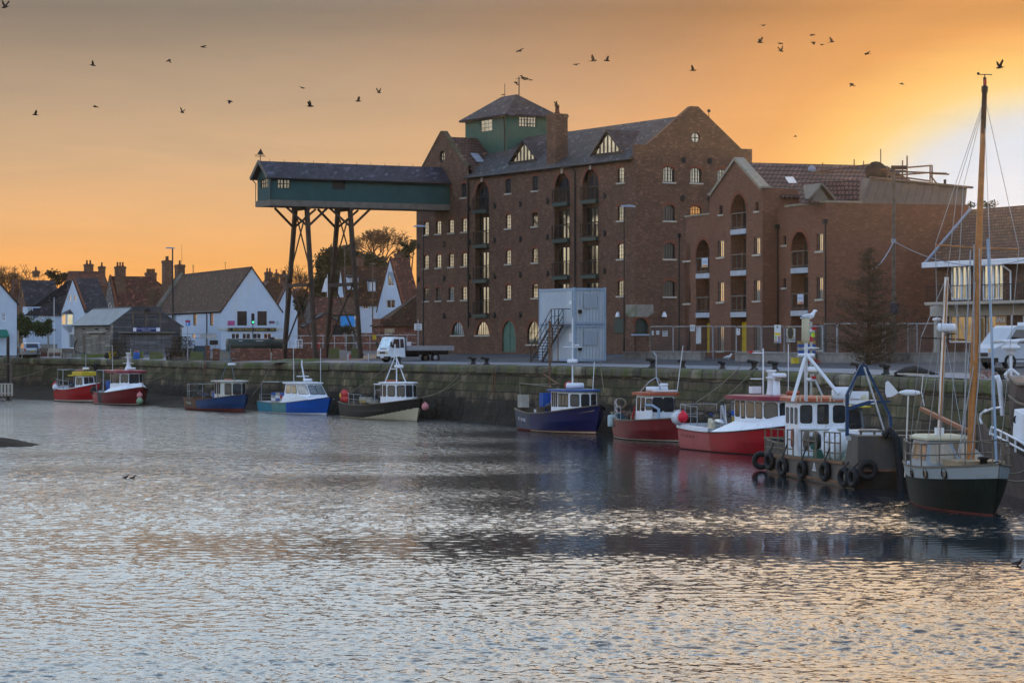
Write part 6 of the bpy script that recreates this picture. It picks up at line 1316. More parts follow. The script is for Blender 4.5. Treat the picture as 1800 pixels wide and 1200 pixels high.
b=MB();b.lathe((0,0,zc_),[(0,-.08),(r_*.7,-.05),(r_,.02),(r_,L_-.02),(r_*.7,L_+.05),(0,L_+.08)],24,ax=ax);b.build('drum',m_tank,tk);MB().lathe((0,0,zc_),[(0,-.10),(r_*.9,-.07),(r_*.98,-.02)],24,ax=ax).build('tank_end',mat('tank_end',(.10,.105,.075),.6,.3,2),tk)
q=MB();q.lathe(V((0,0,zc_+r_-.03))+ax*(L_*.78),[(.3,0),(.3,.12),(.0,.14)],12);q.build('hatch',m_black,tk)
for s0,s1,mt in ((.9,1.25,m_plast),(2.45,3.1,m_plast)):
 p,q_=ax*s0,ax*s1;n_=V((ax.y,-ax.x,0))*(r_*.93);MB().add([p+n_+V((0,0,zc_+.02)),q_+n_+V((0,0,zc_+.02)),q_+n_*.82+V((0,0,zc_+.42)),p+n_*.82+V((0,0,zc_+.42))],[(0,1,2,3)]).build('label_plate',mt,tk)
q=MB()
for s0 in (.5,L_-.6):c=ax*s0;q.box(c.x-.15,c.x+.15,c.y-.55,c.y+.55,0,zc_-r_*.7)
q.build('cradle',m_conc,tk)
def block(px0,px1,y0,y1,Y,name,label,mt,dep=.6,cat='block',rz=0,zb=None):
 while qdist(P(px0,600,Y).x,Y)[0]<.7 or not inland(P(px0,600,Y).x,Y):Y+=1
 p0=P(px0,y1,Y);w=(px1-px0)/F*Y;h_=(y1-y0)/F*Y;g0=gz(p0.x,p0.y);b=MB();zt_=P(0,y0,Y).z
 zz0=min(g0-.03,zt_-.1);c=.03;dz=zt_-zz0
 b.add([(0,0,0),(w,0,0),(w,dep,0),(0,dep,0),(0,0,dz-c),(w,0,dz-c),(w,dep,dz-c),(0,dep,dz-c),(c,c,dz),(w-c,c,dz),(w-c,dep-c,dz),(c,dep-c,dz)],[(0,1,5,4),(1,2,6,5),(2,3,7,6),(3,0,4,7),(4,5,9,8),(5,6,10,9),(6,7,11,10),(7,4,8,11),(8,9,10,11),(0,3,2,1)])
 return tag(b.build(name,mt,None,(p0.x,p0.y,zz0),rz),label,cat)
m_moss=mat('mossy_concrete',(.16,.15,.10),.9,.3,2,col2=(.10,.13,.025),c2lo=.35,c2hi=.6,c2s=1.1,bump=.02)
block(108,143,622,632,262,'concrete_kerb','long pale concrete block topping the quay below the pale shed wall',m_conc,.8)
block(143,219,622,632,255,'concrete_kerb','long mossy concrete block topping the quay below the dark shed',m_moss,.8)
for i,(a,b_,l)in enumerate(((221,250,'first from the left'),(263,285,'second from the left'),(298.5,321,'third from the left'),(334.5,356,'fourth from the left, beside the lobster pots'))):block(a,b_,618,632,247-i*7,'concrete_block','square mossy concrete block on the quay, '+l,m_moss,.9)['group']='mossy blocks along the quay'
block(386,449,618.5,636.5,223,'concrete_block','wide plain concrete block in front of the green tank',m_conc,.5,'block')
block(374,386,612.5,635,226,'brick_pier','red brick pier at the left end of the tank wall',m_brickr,.5,'pier')
block(361,368.5,607,615,240,'brick_pier','short brick pier beside the blue grey bin',m_brickr,.4,'pier')
block(404,475,612,626,229,'bund_wall','low brick wall in front of the green tank',m_brickr,.25,'wall');block(478,498,612.5,626,228,'bund_wall','short brick wall left of the first trestle leg',m_brickr,.25,'wall');block(503,574,612,625,231,'bund_wall','low brown brick wall behind the trestle legs',m_brickr,.25,'wall')
block(578,596,612,622,229,'concrete_block','bright mossy block behind the second trestle, left',m_moss,.5);block(617,630,612,621,228,'concrete_block','bright mossy block behind the second trestle, right',m_moss,.5)
block(40,107,617,628.5,268,'bund_wall','low red brick wall below the benches at the left',m_brickr,.3,'wall');block(-30,39.5,617,628.5,271,'bund_wall','low grey wall at the far left edge of the quay',m_conc,.3,'wall')
q=MB();rnd=random.Random(9)
A=edge_at(500,1.2);t=thing('tarpaulin_heap','flat mossy heap of sheeting on the quay edge by the first trestle','heap',A);vs=[]
for i in range(19):
 for j in range(7):x=-2.6+5.2*i/18;y=-.7+1.4*j/6;vs.append((x,y+x*-.0,max(-.02,(.30+.18*noise.noise(V((x,y,4))))*(1-(x/2.6)**2)*(1-(y/.75)**2)+.03*noise.noise(V((x*3,y*3,1))))))
q.add(vs,[(i*7+j,i*7+j+1,(i+1)*7+j+1,(i+1)*7+j)for i in range(18)for j in range(6)],0,True);q.build('sheet',m_moss,t)
def bench(px,Y,rz,label,pale=False):
 A=GY(px,Y);t=thing('park_bench',label,'bench',A,rz,'benches on the quay');m_=m_cream if pale else m_timber;b=MB()
 for k in range(4):b.box(-.7,.7,-.22+k*.12,-.13+k*.12,.43,.46)
 b.build('seat',m_,t);b=MB()
 for k in range(4):b.box(-.7,.7,.27,.30,.55+k*.11,.63+k*.11)
 b.build('backrest',m_,t)
 for x in (-.66,.66):
  for y in (-.2,.27):MB().box(x-.03,x+.03,y-.03,y+.03,0,.95 if y>0 else .62).build('leg',m_,t)
 q=MB()
 for x in (-.66,.66):q.box(x-.035,x+.035,-.25,.27,.62,.66)
 q.build('armrest',m_,t);return t
bench(7,263,R(170),'dark wooden bench at the very left edge of the photo');bench(24,262,R(185),'dark wooden bench left of the silver car');bench(42,260,R(160),'dark wooden bench before the silver car bonnet');bench(78,259,R(175),'dark low bench right of the silver car');bench(96,258,R(200),'pale wooden bench right of the car',True);bench(122,262,R(150),'dark wooden bench against the pale shed wall')
A=GY(95,262);t=thing('flagpole','thin white pole beside the narrow white house','pole',A);MB().tube([(0,0,0),(0,0,P(0,521,262).z-A.z)],[.05,.03],6).build('pole',m_plast,t)
for px,yt,l in ((31.5,580,'left'),(85,587,'right')):A=GY(px,275);tag(MB().box(-.08,.08,-.08,.08,0,P(0,yt,275).z-A.z).build('post',m_conc,None,A),'square pale post %s of the silver car'%l,'post')
A=GY(566,300);t=thing('flagpole','white flagpole with limp white flag left of the second trestle','flagpole',A);MB().tube([(.6,0,0),(.6,0,P(0,482,300).z-A.z)],[.06,.03],6).build('pole',m_plast,t)
zf1,zf0=P(0,487,300).z-A.z,P(0,513,300).z-A.z;b=MB();vs=[]
for i in range(7):
 for j in range(7):f,g2=i/6,j/6;vs.append((.56-.62*f*(.35+.65*g2),.12*sin(f*7+g2*3),zf1+(zf0-zf1)*g2-.25*f*(1-g2)))
b.add(vs,[(i*7+j,i*7+j+1,(i+1)*7+j+1,(i+1)*7+j)for i in range(6)for j in range(6)],0,True);b.build('flag',m_plast,t)
for px,yt,l,Y_ in ((503,487,'behind the first trestle leg',285),(606,434,'with a round lantern head in front of the evergreen tree',300),(655,466,'in front of the brown tiled cottage',290)):
 A=GY(px,Y_);t=thing('lamp_post','slim grey lamp post '+l,'street lamp',A);zt_=P(0,yt,Y_).z-A.z;MB().tube([(0,0,0),(0,0,zt_)],[.09,.06],6).build('column',m_timber,t);MB().ball((0,0,zt_+.1),.25,(1.3,1.3,.6),10).build('lamp_head',m_timber,t)
m_pot=mat('pot_net',(.05,.04,.028),.9,.5,4)
def lobsterpot():
 b=MB();rnd=random.Random(4);L2,W_,H_=.38,.26,.3
 for x in (-L2,0,L2):b.tube([(x,W_*cos(a),.02+H_*max(0,sin(a))*1.25)for a in [pi*k/8 for k in range(9)]],.02,4,cap=False)
 for a in [pi*k/6 for k in range(7)]:b.bar((-L2,W_*cos(a),.02+H_*sin(a)*1.25),(L2,W_*cos(a),.02+H_*sin(a)*1.25),.02)
 for k in range(60):
  a=rnd.uniform(0,pi);x=rnd.uniform(-L2,L2);a2=a+rnd.uniform(-.4,.4);x2=x+rnd.uniform(-.15,.15);b.tube([(x,W_*cos(a),.02+H_*sin(a)*1.25),(max(-L2,min(L2,x2)),W_*cos(a2),.02+H_*max(0,sin(a2))*1.25)],.012,3,cap=False)
 b.box(-L2,L2,-W_,W_,0,.025);return b
pp=lobsterpot().build('lobster_pot',m_pot);first=True;rnd=random.Random(8)
stacks=[('dark heap before the shed doors',211,249,3,6,.50),('heap between the shed and the blue grey bin',322,240,4,5,.42),('low heap left of the tall pot heap',303,243,2,3,.42)]
ordn=['lowest','second','third','fourth','fifth','topmost'];hr={2:['left','right'],3:['left','middle','right'],4:['leftmost','inner left','inner right','rightmost']}
for(l,px,Y_,nx_,nz2,dxx)in stacks:
 A=GY(px,Y_);
 for i in range(nx_):
  for k in range(nz2-(1 if rnd.random()<.4 else 0)):
   o=pp if first else pp.copy()
   if not first:COL.objects.link(o)
   first=False;o.location=A+V(((i-(nx_-1)/2)*dxx+rnd.uniform(-.05,.05),rnd.uniform(-.2,.2),k*.36+.32*(px==322)));o.rotation_euler.z=rnd.uniform(-.5,.5)
   tag(o,'%s pot, %s pile, %s'%(ordn[k],hr[nx_][i],l),'lobster pot','lobster pots heaped on the quay')
crate('crate','long wooden pallet crate under the taller lobster pot heap','crate',GY(322,240),(1.9,.8,.31),m_timber)
crate('crate','flat wooden tray beside the fourth mossy block','crate',edge_at(343,1.2),(.9,.6,.2),m_timber);crate('crate','white and blue fish box left of the lobster pots','crate',GY(301,240),(.55,.45,.36),m_fbw);crate('crate','red and blue fish box tilted against the lobster pots','crate',GY(312,239)+V((0,0,.12)),(.5,.4,.3),m_red,.4)
crate('bin','blue grey wheeled bin right of the lobster pots','bin',GY(352,243),(1.0,.8,1.25),mat('bin_blue',(.05,.10,.13),.6,.1,2))
crate('crate','upper yellow crate beside the dark pot heap','crate',GY(198,256)+V((0,0,.37)),(.7,.5,.35),m_yellow);crate('crate','lower yellow crate beside the dark pot heap','crate',GY(199,256),(.75,.5,.36),m_yellow,.1);crate('crate','blue crate in front of the dark pot heap','crate',GY(205,252.5),(.6,.4,.25),m_blue)
A=GY(240,252);t=thing('barrel','blue plastic barrel with orange lid before the shed doors','barrel',A);MB().lathe((0,0,0),[(0,0),(.28,.0),(.3,.1),(.29,.3),(.3,.32),(.3,.55),(.28,.6),(.28,.68),(0,.68)],16).build('drum',m_blue,t);MB().lathe((0,0,.68),[(.2,0),(.24,.05),(.2,.12),(0,.14)],12).build('lid',m_orange,t)
A=GY(298,246);tag(MB().lathe((0,0,0),[(0,0),(.26,0),(.29,.3),(.29,.32),(0,.3)],14).build('tub',m_rubber,None,A),'black tub on the quay behind the third mossy block','tub');
A=GY(189,259);tag(MB().ball((0,0,.25),.33,(1.1,.8,1),10).build('sack',m_rubber,None,A),'round black bag leaning on the shed beside the yellow crates','bag')
A=V((P(14,600,258).x,258,-1));t=thing('mooring_pile','tall dark timber pile standing in front of the wall at the far left','pile',A);MB().tube([(0,0,0),(0,0,P(0,592,258).z+1)],[.17,.15],8).build('pile',m_bframe,t)
t=thing('timber_staging','dark timber staging with upright boards at the far left waterside','staging',V((P(0,600,256).x,256,-.5)));b=MB()
for k in range(9):x=-1.6+k*.33;b.box(x,x+.2,-.05,.05,.9,2.1+.0)
b.box(-1.7,1.2,-.1,-.052,2.0,2.1);b.box(-1.7,1.2,-.1,-.052,1.1,1.2);b.build('boards',m_cream,t);b=MB()
for x in (-1.5,-.2,1.0):b.box(x-.1,x+.1,.06,.26,0,3.9)
b.box(-1.7,1.3,.06,.3,3.9,4.0);b.build('posts',m_timber,t)
# ========= boats
def hullgeo(L,B,sheer,tw=.75,rake=.6,wl=.86,chine=.5,full=2.3,draft=.5,fine=1.7):
 """returns f(u, h, side) -> local point; u 0 stern .. 1 bow, h -1 keel .. 0 water .. 1 sheer; x = 0 at the stem on the waterline"""
 def half(u,h):
  base=tw+(1-tw)*sin(min(u/.45,1)*pi/2)
  k=max(0,(u-.42)/.58);p=full if h>.5 else fine+(full-fine)*max(h,0)/.5;tp=max(0,1-k**p)
  q=wl+(1-wl)*(max(0,h)**chine)if h>=0 else wl*(1+h*.55)
  return B/2*base*tp*q
 def f(u,h,s):
  z=sheer(u)*h if h>=0 else draft*h
  return V((-L*(1-u)+rake*max(h,-.3)*(u**2),s*max(half(u,h),.012),z))
 return f
def boat(name,label,cat,px,py,th,L,B,zs,bands,mats,tw=.75,rake=.6,deck=.55,gun=None,gunw=.07,full=2.3,wl=.86,pitch=0,group='fishing boats moored along the quay',deckm=None,chine=.5,fine=1.7,lip=.04,roll=0,zk=1.0):
 """zs = sheer heights at stern, low point, bow; bands(u, h) -> material index"""
 Y=HC*F/(py-600.0);fr=fpx(px,Y,0,th);t=tfr(name,label,cat,fr,group);fr.k=zk;t.scale=(1,1,zk)
 def sheer(u):
  a,m_,b_=zs;um=.3
  return m_+(a-m_)*((um-u)/um)**2 if u<um else m_+(b_-m_)*((u-um)/(1-um))**1.9
 f=hullgeo(L,B,sheer,tw,rake,wl,chine,full,fine=fine)
 us=[k/50 for k in range(51)];hs=[-1,-.4,-.1]+[k/26 for k in range(27)];b=MB();n=len(hs)
 for s_ in (-1,1):
  vs=[f(u,h,s_)for u in us for h in hs];fs=[];mi=[]
  for i in range(len(us)-1):
   for j in range(n-1):fs.append((i*n+j,(i+1)*n+j,(i+1)*n+j+1,i*n+j+1));mi.append(bands((us[i]+us[i+1])/2,(hs[j]+hs[j+1])/2))
  b.add(vs,fs,mi,True)
 for j in range(n-1):b.add([f(0,hs[j],-1),f(0,hs[j],1),f(0,hs[j+1],1),f(0,hs[j+1],-1)],[(0,1,2,3)],bands(0,(hs[j]+hs[j+1])/2))
 ins=lambda u,z,s_:(lambda p:V((p.x-(.12 if u>.97 else 0)+(.06 if u==0 else 0),s_*max(abs(p.y)-.07,.01),z)))(f(u,1,s_))
 mb=bands(.5,.9)
 for s_ in (-1,1):
  vs=[];
  for u in us:zd=sheer(u)-deck;vs+=[f(u,1,s_),ins(u,sheer(u),s_),ins(u,zd,s_)]
  b.add(vs,[(i*3+j,(i+1)*3+j,(i+1)*3+j+1,i*3+j+1)for i in range(len(us)-1)for j in range(2)],len(mats)-1)
 b.quad(ins(0,sheer(0),-1),ins(0,sheer(0),1),ins(0,sheer(0)-deck,1),ins(0,sheer(0)-deck,-1),len(mats)-1)
 h_=b.build('hull',mats,t)
 d=MB();vs=[]
 for u in us:vs+=[ins(u,sheer(u)-deck+.002,-1),ins(u,sheer(u)-deck+.002,1)]
 d.add(vs,[(2*i,2*i+2,2*i+3,2*i+1)for i in range(len(us)-1)]);d.build('deck',deckm or mat('deck_paint',(.12,.13,.12),.8,.3,2),t)
 if gun:
  g_=MB();w=gunw
  for s_ in (-1,1):
   P_=[f(u,1,s_)for u in us];vs=[]
   for p in P_:o_=s_*w*.75;i_=s_*w;vs+=[V((p.x+lip*.5,p.y+o_,p.z-w*.5)),V((p.x+lip*.5,p.y+o_,p.z+.03)),V((p.x,p.y-i_,p.z+.03)),V((p.x,p.y-i_,p.z-w*.3))]
   g_.add(vs,[(i*4+j,(i+1)*4+j,(i+1)*4+(j+1)%4,i*4+(j+1)%4)for i in range(len(us)-1)for j in range(4)])
  a,c=f(0,1,-1),f(0,1,1);g_.bar(a+V((0,0,0)),c,w*1.6,w);g_.build('gunwale',gun,t)
 t['_']=0;del t['_']
 return t,fr,f,sheer
def cabin_(par,plan0,plan1,z0,z1,wm,wins,roof=None,roofm=None,ov=.12,rth=.12,name='wheelhouse',roofname='roof',gm=None,fmm=None,camber=.0,z1s=None):
 """plan polygons (x, y) at floor and eaves; wins = {edge: [(a0, a1, h0, h1), ...]}"""
 n=len(plan0);zt=z1s or [z1]*n;A=[V((x,y,z0))for x,y in plan0];B_=[V((x,y,zt[i]))for i,(x,y)in enumerate(plan1)]
 b=MB();b.add(A+B_,[(i,(i+1)%n,n+(i+1)%n,n+i)for i in range(n)]+[tuple(range(n,2*n))]);o=b.build(name,wm,par)
 c=sum(A+B_,V())/(2*n)
 for e_,lst in wins.items():
  p,q,q2,p2=A[e_],A[(e_+1)%n],B_[(e_+1)%n],B_[e_];nrm=(q-p).cross(p2-p).normalized()
  if nrm.dot((p+q2)/2-c)<0:nrm=-nrm
  bil=lambda a,h:(p.lerp(q,a)).lerp(p2.lerp(q2,a),h)
  for(a0,a1,h0,h1)in lst:
   Lx=(q-p).length*(a1-a0);Lz=(p2-p).length*(h1-h0);r_=min(Lx,Lz)*.22;pts=[]
   for(ca,ch,t0)in ((1,0,-pi/2),(1,1,0),(0,1,pi/2),(0,0,pi)):
    for k in range(4):tt=t0+pi/2*k/3;xx=(Lx-r_ if ca else r_)+r_*cos(tt);zz=(Lz-r_ if ch else r_)+r_*sin(tt);pts.append((xx/Lx,zz/Lz))
   G=[bil(a0+(a1-a0)*x,h0+(h1-h0)*z)for x,z in pts];cc=sum(G,V())/len(G)
   O=[cc+(g_-cc)*(1+.09/max(Lx,.3))+nrm*.004 for g_ in G];w=MB();w.poly(O,0);w.poly([g_+nrm*.012 for g_ in G],1);w.build('window',[fmm or m_black,gm or m_cabg],o)
 if roofm:
  cx=sum(x for x,_ in plan1)/n;cy=sum(y for _,y in plan1)/n;k=lambda x,y:(cx+(x-cx)*(1+ov/max(abs(plan1[0][0]-cx),.5)),cy+(y-cy)*(1+ov/max(max(abs(yy-cy)for _,yy in plan1),.5)))
  r=MB();R0=[V((*k(x,y),zt[i]))for i,(x,y)in enumerate(plan1)];R1=[v+V((0,0,rth))for v in R0];R2=[V((cx+(v.x-cx)*.82,cy+(v.y-cy)*.82,v.z+rth+camber+.03))for v in R0]
  r.add([v+V((0,0,.003))for v in R0]+R1+R2,[(i,(i+1)%n,n+(i+1)%n,n+i)for i in range(n)]+[(n+i,n+(i+1)%n,2*n+(i+1)%n,2*n+i)for i in range(n)]+[tuple(range(2*n,3*n)),tuple(range(n-1,-1,-1))]);r.build(roofname,roofm,o)
 return o
def rect(x0,x1,hw,hw1=None):hw1=hw1 or hw;return [(x0,-hw),(x1,-hw1),(x1,hw1),(x0,hw)]
def radar(par,p,r=.3,h_=.2,name='radar'):
 p=V(p);r*=.8;return MB().lathe(p,[(0,0),(r*.9,0),(r,h_*.25),(r,h_*.7),(r*.8,h_),(0,h_)],16).build(name,m_plast,par)
def raft(par,p,r=.22,L_=.7,mt=None,name='liferaft'):
 b=MB();p=V(p);b.lathe(p-V((0,L_/2,0)),[(0,0),(r,.04),(r,L_-.04),(0,L_)],12,ax=(0,1,0));return b.build(name,mt or m_plast,par)
def lifering(par,p,ax=(0,0,1),r=.28,mt=None):return MB().torus(p,r,.07,ax,16,7).build('lifebuoy',mt or m_orange,par)
def tubes(par,name,mt,lines,r=.03,n=5):
 b=MB()
 for l in lines:b.tube(l,r,n)
 return b.build(name,mt,par)
def rail(par,pts,h_=.8,mt=None,posts=True,mid=1,name='railing',r=.022):
 b=MB();pts=[V(p)for p in pts]
 for k in range(mid+1):b.tube([p+V((0,0,h_*(1-k*.5)))for p in pts],r,5)
 for p in pts:b.tube([p,p+V((0,0,h_))],r,5)
 return b.build(name,mt or m_steel,par)
def buoy(fr,p,r,label,mt=None,name='fender_buoy',cat='buoy'):
 w=fr.w(*p);b=MB();b.ball((0,0,0),r,(1,1,1.08),14,k=9);b.lathe((0,0,r*.9),[(r*.35,0),(r*.22,r*.35),(r*.25,r*.45),(0,r*.5)],8);return tag(b.build(name,mt or m_buoy,None,w),label,cat)
def cargo(fr,p,size,mt,label,name='fish_box',cat='fish box',rz=0,**k):return crate(name,label,cat,fr.w(*p),size,mt,fr.rz+rz,**k)
def boxes(fr,x,y,z,cols,lab,size=(.6,.42,.22),step=.235):
 nm={1:[''],2:['bottom ','top '],3:['bottom ','middle ','top '],4:['bottom ','lower middle ','upper middle ','top ']}[len(cols)]
 for k,(cn_,m_)in enumerate(cols):cargo(fr,(x+random.uniform(-.04,.04),y,z+k*step),size,m_,'%s %sfish box %s'%(cn_,nm[k],lab),rz=random.uniform(-.06,.06))
def marks(par,f,u0,h,n,mt,size=.2,du=.035):
 b=MB();r_=random.Random(n)
 for k in range(n):
  p,q,up=f(u0+k*du,h,-1),f(u0+k*du+.02,h,-1),f(u0+k*du,h+.12,-1);a=(q-p).normalized();c=(up-p).normalized();o_=a.cross(c).normalized();o_=o_*(-1 if o_.y>0 else 1)*.012;p+=o_
  b.quad(p,p+a*size*.22,p+a*size*.22+c*size,p+c*size);b.quad(p+c*size*r_.choice([0,.4,.8]),p+a*size*.6+c*size*r_.choice([0,.4,.8]),p+a*size*.6+c*size*.9,p+c*size*.95)
  if r_.random()<.6:b.quad(p+a*size*.45,p+a*size*.65,p+a*size*.65+c*size,p+a*size*.45+c*size)
 b.build('lettering',mt,par)
def gear(fr,x,y,z,label,seed,sx_=.7,sy_=.5,sz_=.5,cols=None):
 r_=random.Random(seed);b=MB()
 for k in range(16):X0,Y0,Z0,w=r_.uniform(-sx_,sx_),r_.uniform(-sy_,sy_),r_.uniform(0,sz_*.6),r_.uniform(.08,.25);b.box(X0-w,X0+w,Y0-w*.7,Y0+w*.7,Z0,Z0+w*r_.uniform(.6,1.6),r_.randrange(4))
 for k in range(90):a=r_.uniform(0,6.3);d=r_.uniform(.2,1);p=V((cos(a)*d*sx_,sin(a)*d*sy_,r_.uniform(0,sz_)));b.tube([p,p+V((r_.uniform(-.3,.3),r_.uniform(-.3,.3),r_.uniform(-.15,.15)))],.015,3,r_.randrange(4),cap=False)
 z+=.0
 tag(b.build('gear_heap',cols or [m_pot,m_rope,m_fbb,m_timber],None,fr.w(x,y,z)+V((0,0,.3)),fr.rz),label,'fishing gear')
random.seed(21)
m_crm=mat('forefoot_cream',(.60,.54,.36),.6,.1,1.2)
BH=m_red2=mat('hull_red',(.34,.006,.012),.4,.2,.8,col2=(.26,.035,.03),c2lo=.5,c2hi=.75,c2s=1.1,spec=.25,streak=True)
m_red3=mat('hull_maroon',(.16,.010,.014),.45,.2,.8,col2=(.20,.06,.05),c2lo=.55,c2hi=.8,c2s=.9)
m_redf=mat('hull_red_faded',(.40,.09,.085),.5,.15,1.5)
m_grey=mat('hull_grey',(.045,.045,.045),.5,.3,1.5)
m_bot=mat('antifoul_dark',(.03,.028,.028),.7,.3,2);m_botr=mat('antifoul_red',(.16,.035,.025),.7,.3,2)
m_wline=mat('boot_line',(.55,.50,.38),.6,.2,3)
m_navy=mat('hull_navy',(.005,.010,.075),.4,.25,.8,col2=(.03,.04,.07),c2lo=.55,c2hi=.8,c2s=1.1,spec=.25,streak=True)
m_navyf=mat('hull_navy_faded',(.035,.055,.10),.5,.3,1.2,col2=(.16,.14,.10),c2lo=.55,c2hi=.8,c2s=1.4,streak=True)
m_mid=mat('hull_blue',(.008,.045,.14),.5,.25,.9,col2=(.08,.07,.06),c2lo=.58,c2hi=.85,c2s=.8,streak=True)
m_rub=mat('worn_gunwale',(.17,.14,.10),.8,.35,3)
# ---- 1: small red boat with the yellow wheelhouse
t,fr,f,sh=boat('fishing_boat','red fishing boat with bright yellow wheelhouse top, leftmost of the moored boats','fishing boat',170,706.5,36,7.0,2.6,(1.45,1.2,1.9),lambda u,h:1 if h<.02 else (2 if h<.1 else 0),[m_red2,m_bot,m_wline,m_white],gun=m_white,deck=.35,zk=0.95)
o=cabin_(t,rect(-3.0,-1.4,.75,.6),rect(-2.9,-1.7,.7,.55),1.1,2.55,m_white,{0:[(.12,.45,.4,.85),(.52,.88,.4,.85)],1:[(.1,.45,.4,.85),(.55,.9,.4,.85)]},roofm=m_yellow,rth=.38,ov=.25)
MB().box(-4.3,-3.0,-.8,.8,2.5,2.62).build('canopy',m_yellow,t);tubes(t,'gantry',m_steel,[[(-6.3,y,1.3),(-6.3,y,3.1),(-4.3,y,3.1)]for y in (-.85,.85)]+[[(-6.3,-.85,3.1),(-6.3,.85,3.1)],[(-5.2,-.85,1.2),(-5.2,-.85,3.1)]],.04)
rail(t,[(-6.4,-.95,1.3),(-5.5,-1.05,1.2),(-4.6,-1.1,1.15),(-3.6,-1.1,1.15)],.9);tubes(t,'mast',m_steel,[[(-2.2,0,2.9),(-2.2,0,4.6)]],.04);radar(t,(-2.2,0,3.15),.38);lifering(t,(-2.9,-.3,3.03),(0,0,1),.3)
b=MB();b.add([(-2.0,-1.05,1.25),(-.2,-.55,1.75),(-.1,0,1.9),(-1.5,-.55,1.7)],[(0,1,2,3)]);b.build('foredeck',m_white,t)
buoy(fr,(-6.75,-.9,1.55),.27,'red buoy hung on the stern of the leftmost boat');buoy(fr,(-6.2,-1.15,1.35),.27,'pale blue buoy hung on the stern of the leftmost boat',m_plast)
boxes(fr,-5.0,0,1.0,[('blue',m_fbb),('white',m_fbw)],'on the yellow topped boat')
gear(fr,-4.4,.1,.95,'tangle of gear behind the yellow topped wheelhouse',1)
# ---- 2: red boat with maroon wheelhouse roof
bd=lambda u,h:1 if h<.03 else (2 if h<.07 else (3 if (u<.22)else (4 if u<.36 else 0)))
t,fr,f,sh=boat('fishing_boat','red fishing boat with maroon wheelhouse roof and white mast, second from the left','fishing boat',246,712,28,8.6,3.4,(1.55,1.35,2.15),bd,[m_red3,m_bot,m_wline,m_redf,m_grey,m_white],gun=m_rub,deck=.3,fine=2.2,full=3,tw=.85,zk=0.75)
b=MB();us_=[.42+.58*k/14 for k in range(15)];vs=[]
for s_ in (-1,1):
 vs=[]
 for u in us_:p=f(u,1,s_);k=min(1,(u-.42)/.12);vs+=[p+V((0,0,.02)),V((p.x-.25*k,p.y*(1-.22*k),p.z+.5*k))]
 b.add(vs,[(2*i,2*i+2,2*i+3,2*i+1)for i in range(14)])
vs=[]
for u in us_:p=f(u,1,1);k=min(1,(u-.42)/.12);vs+=[V((p.x-.25*k,-p.y*(1-.22*k),p.z+.5*k)),V((p.x-.25*k,p.y*(1-.22*k),p.z+.5*k))]
b.add(vs,[(2*i,2*i+2,2*i+3,2*i+1)for i in range(14)]);b.build('whaleback',m_white,t)
pl0=[(-4.6,-1.15),(-2.2,-1.1),(-1.5,-.5),(-1.5,.5),(-2.2,1.1),(-4.6,1.15)];o=cabin_(t,pl0,[(x,y*.95)for x,y in pl0],1.5,3.75,m_white,{0:[(.04,.14,.5,.92),(.17,.27,.5,.92),(.32,.5,.5,.9),(.55,.73,.5,.9),(.77,.95,.5,.9)],1:[(.1,.9,.5,.9)],2:[(.06,.46,.5,.9),(.54,.94,.5,.9)],3:[(.1,.9,.5,.9)]},roofm=mat('maroon_roof',(.26,.03,.06),.4,.15,2),rth=.28,ov=.35)
b=MB();b.lathe((-3.0,0,4.1),[(.34,0),(.15,.6),(.11,1.2),(.16,1.4),(.16,1.9),(.22,1.95),(.22,2.05),(0,2.05)],12);b.bar((-3.0,-.5,4.9),(-3.0,.5,4.9),.08);b.bar((-3,-.4,5.6),(-3,.4,5.6),.07);b.build('mast',m_plast,t)
lifering(t,(-4.2,-.5,4.12),(0,0,1),.36);raft(t,(-2.2,0,4.25),.16,.8,name='searchlight_bar');tubes(t,'aerial',m_plast,[[(-4.5,.8,4.1),(-4.6,.8,6.6)],[(-4.6,-.9,4.1),(-4.7,-.9,7.0)]],.02,4)
tubes(t,'gantry',m_steel,[[(-8.0,y,1.4),(-8.0,y,4.0),(-6.2,y,4.0),(-6.2,y,1.4)]for y in (-1.2,1.2)]+[[(-8,-1.2,4),(-8,1.2,4)],[(-6.2,-1.2,4),(-6.2,1.2,4)]],.05)
lifering(t,(-8.2,-.2,4.0),(0,0,1),.34,m_buoy);boxes(fr,-6.6,-.4,1.2,[('blue',m_blue)]*4,'amidships on the maroon roofed boat',(.8,.6,.35),.37);boxes(fr,-5.6,-.2,1.2,[('white',m_fbw),('blue',m_blue)],'by the wheelhouse of the maroon roofed boat')
buoy(fr,(-8.4,-1.3,1.55),.36,'black and yellow buoy on the stern of the maroon roofed boat',m_rubber);buoy(fr,(.35,-.15,1.15),.26,'pink buoy at the bow of the maroon roofed boat',mat('pink_buoy',(.65,.25,.25),.4));buoy(fr,(.5,-.2,.5),.3,'pale green buoy low at the bow of the maroon roofed boat',mat('green_buoy',(.25,.38,.22),.4));
gear(fr,-7.4,-.3,1.2,'tangle of nets and tubs at the stern of the maroon roofed boat',2);marks(t,f,.04,.62,4,m_crm,.16)
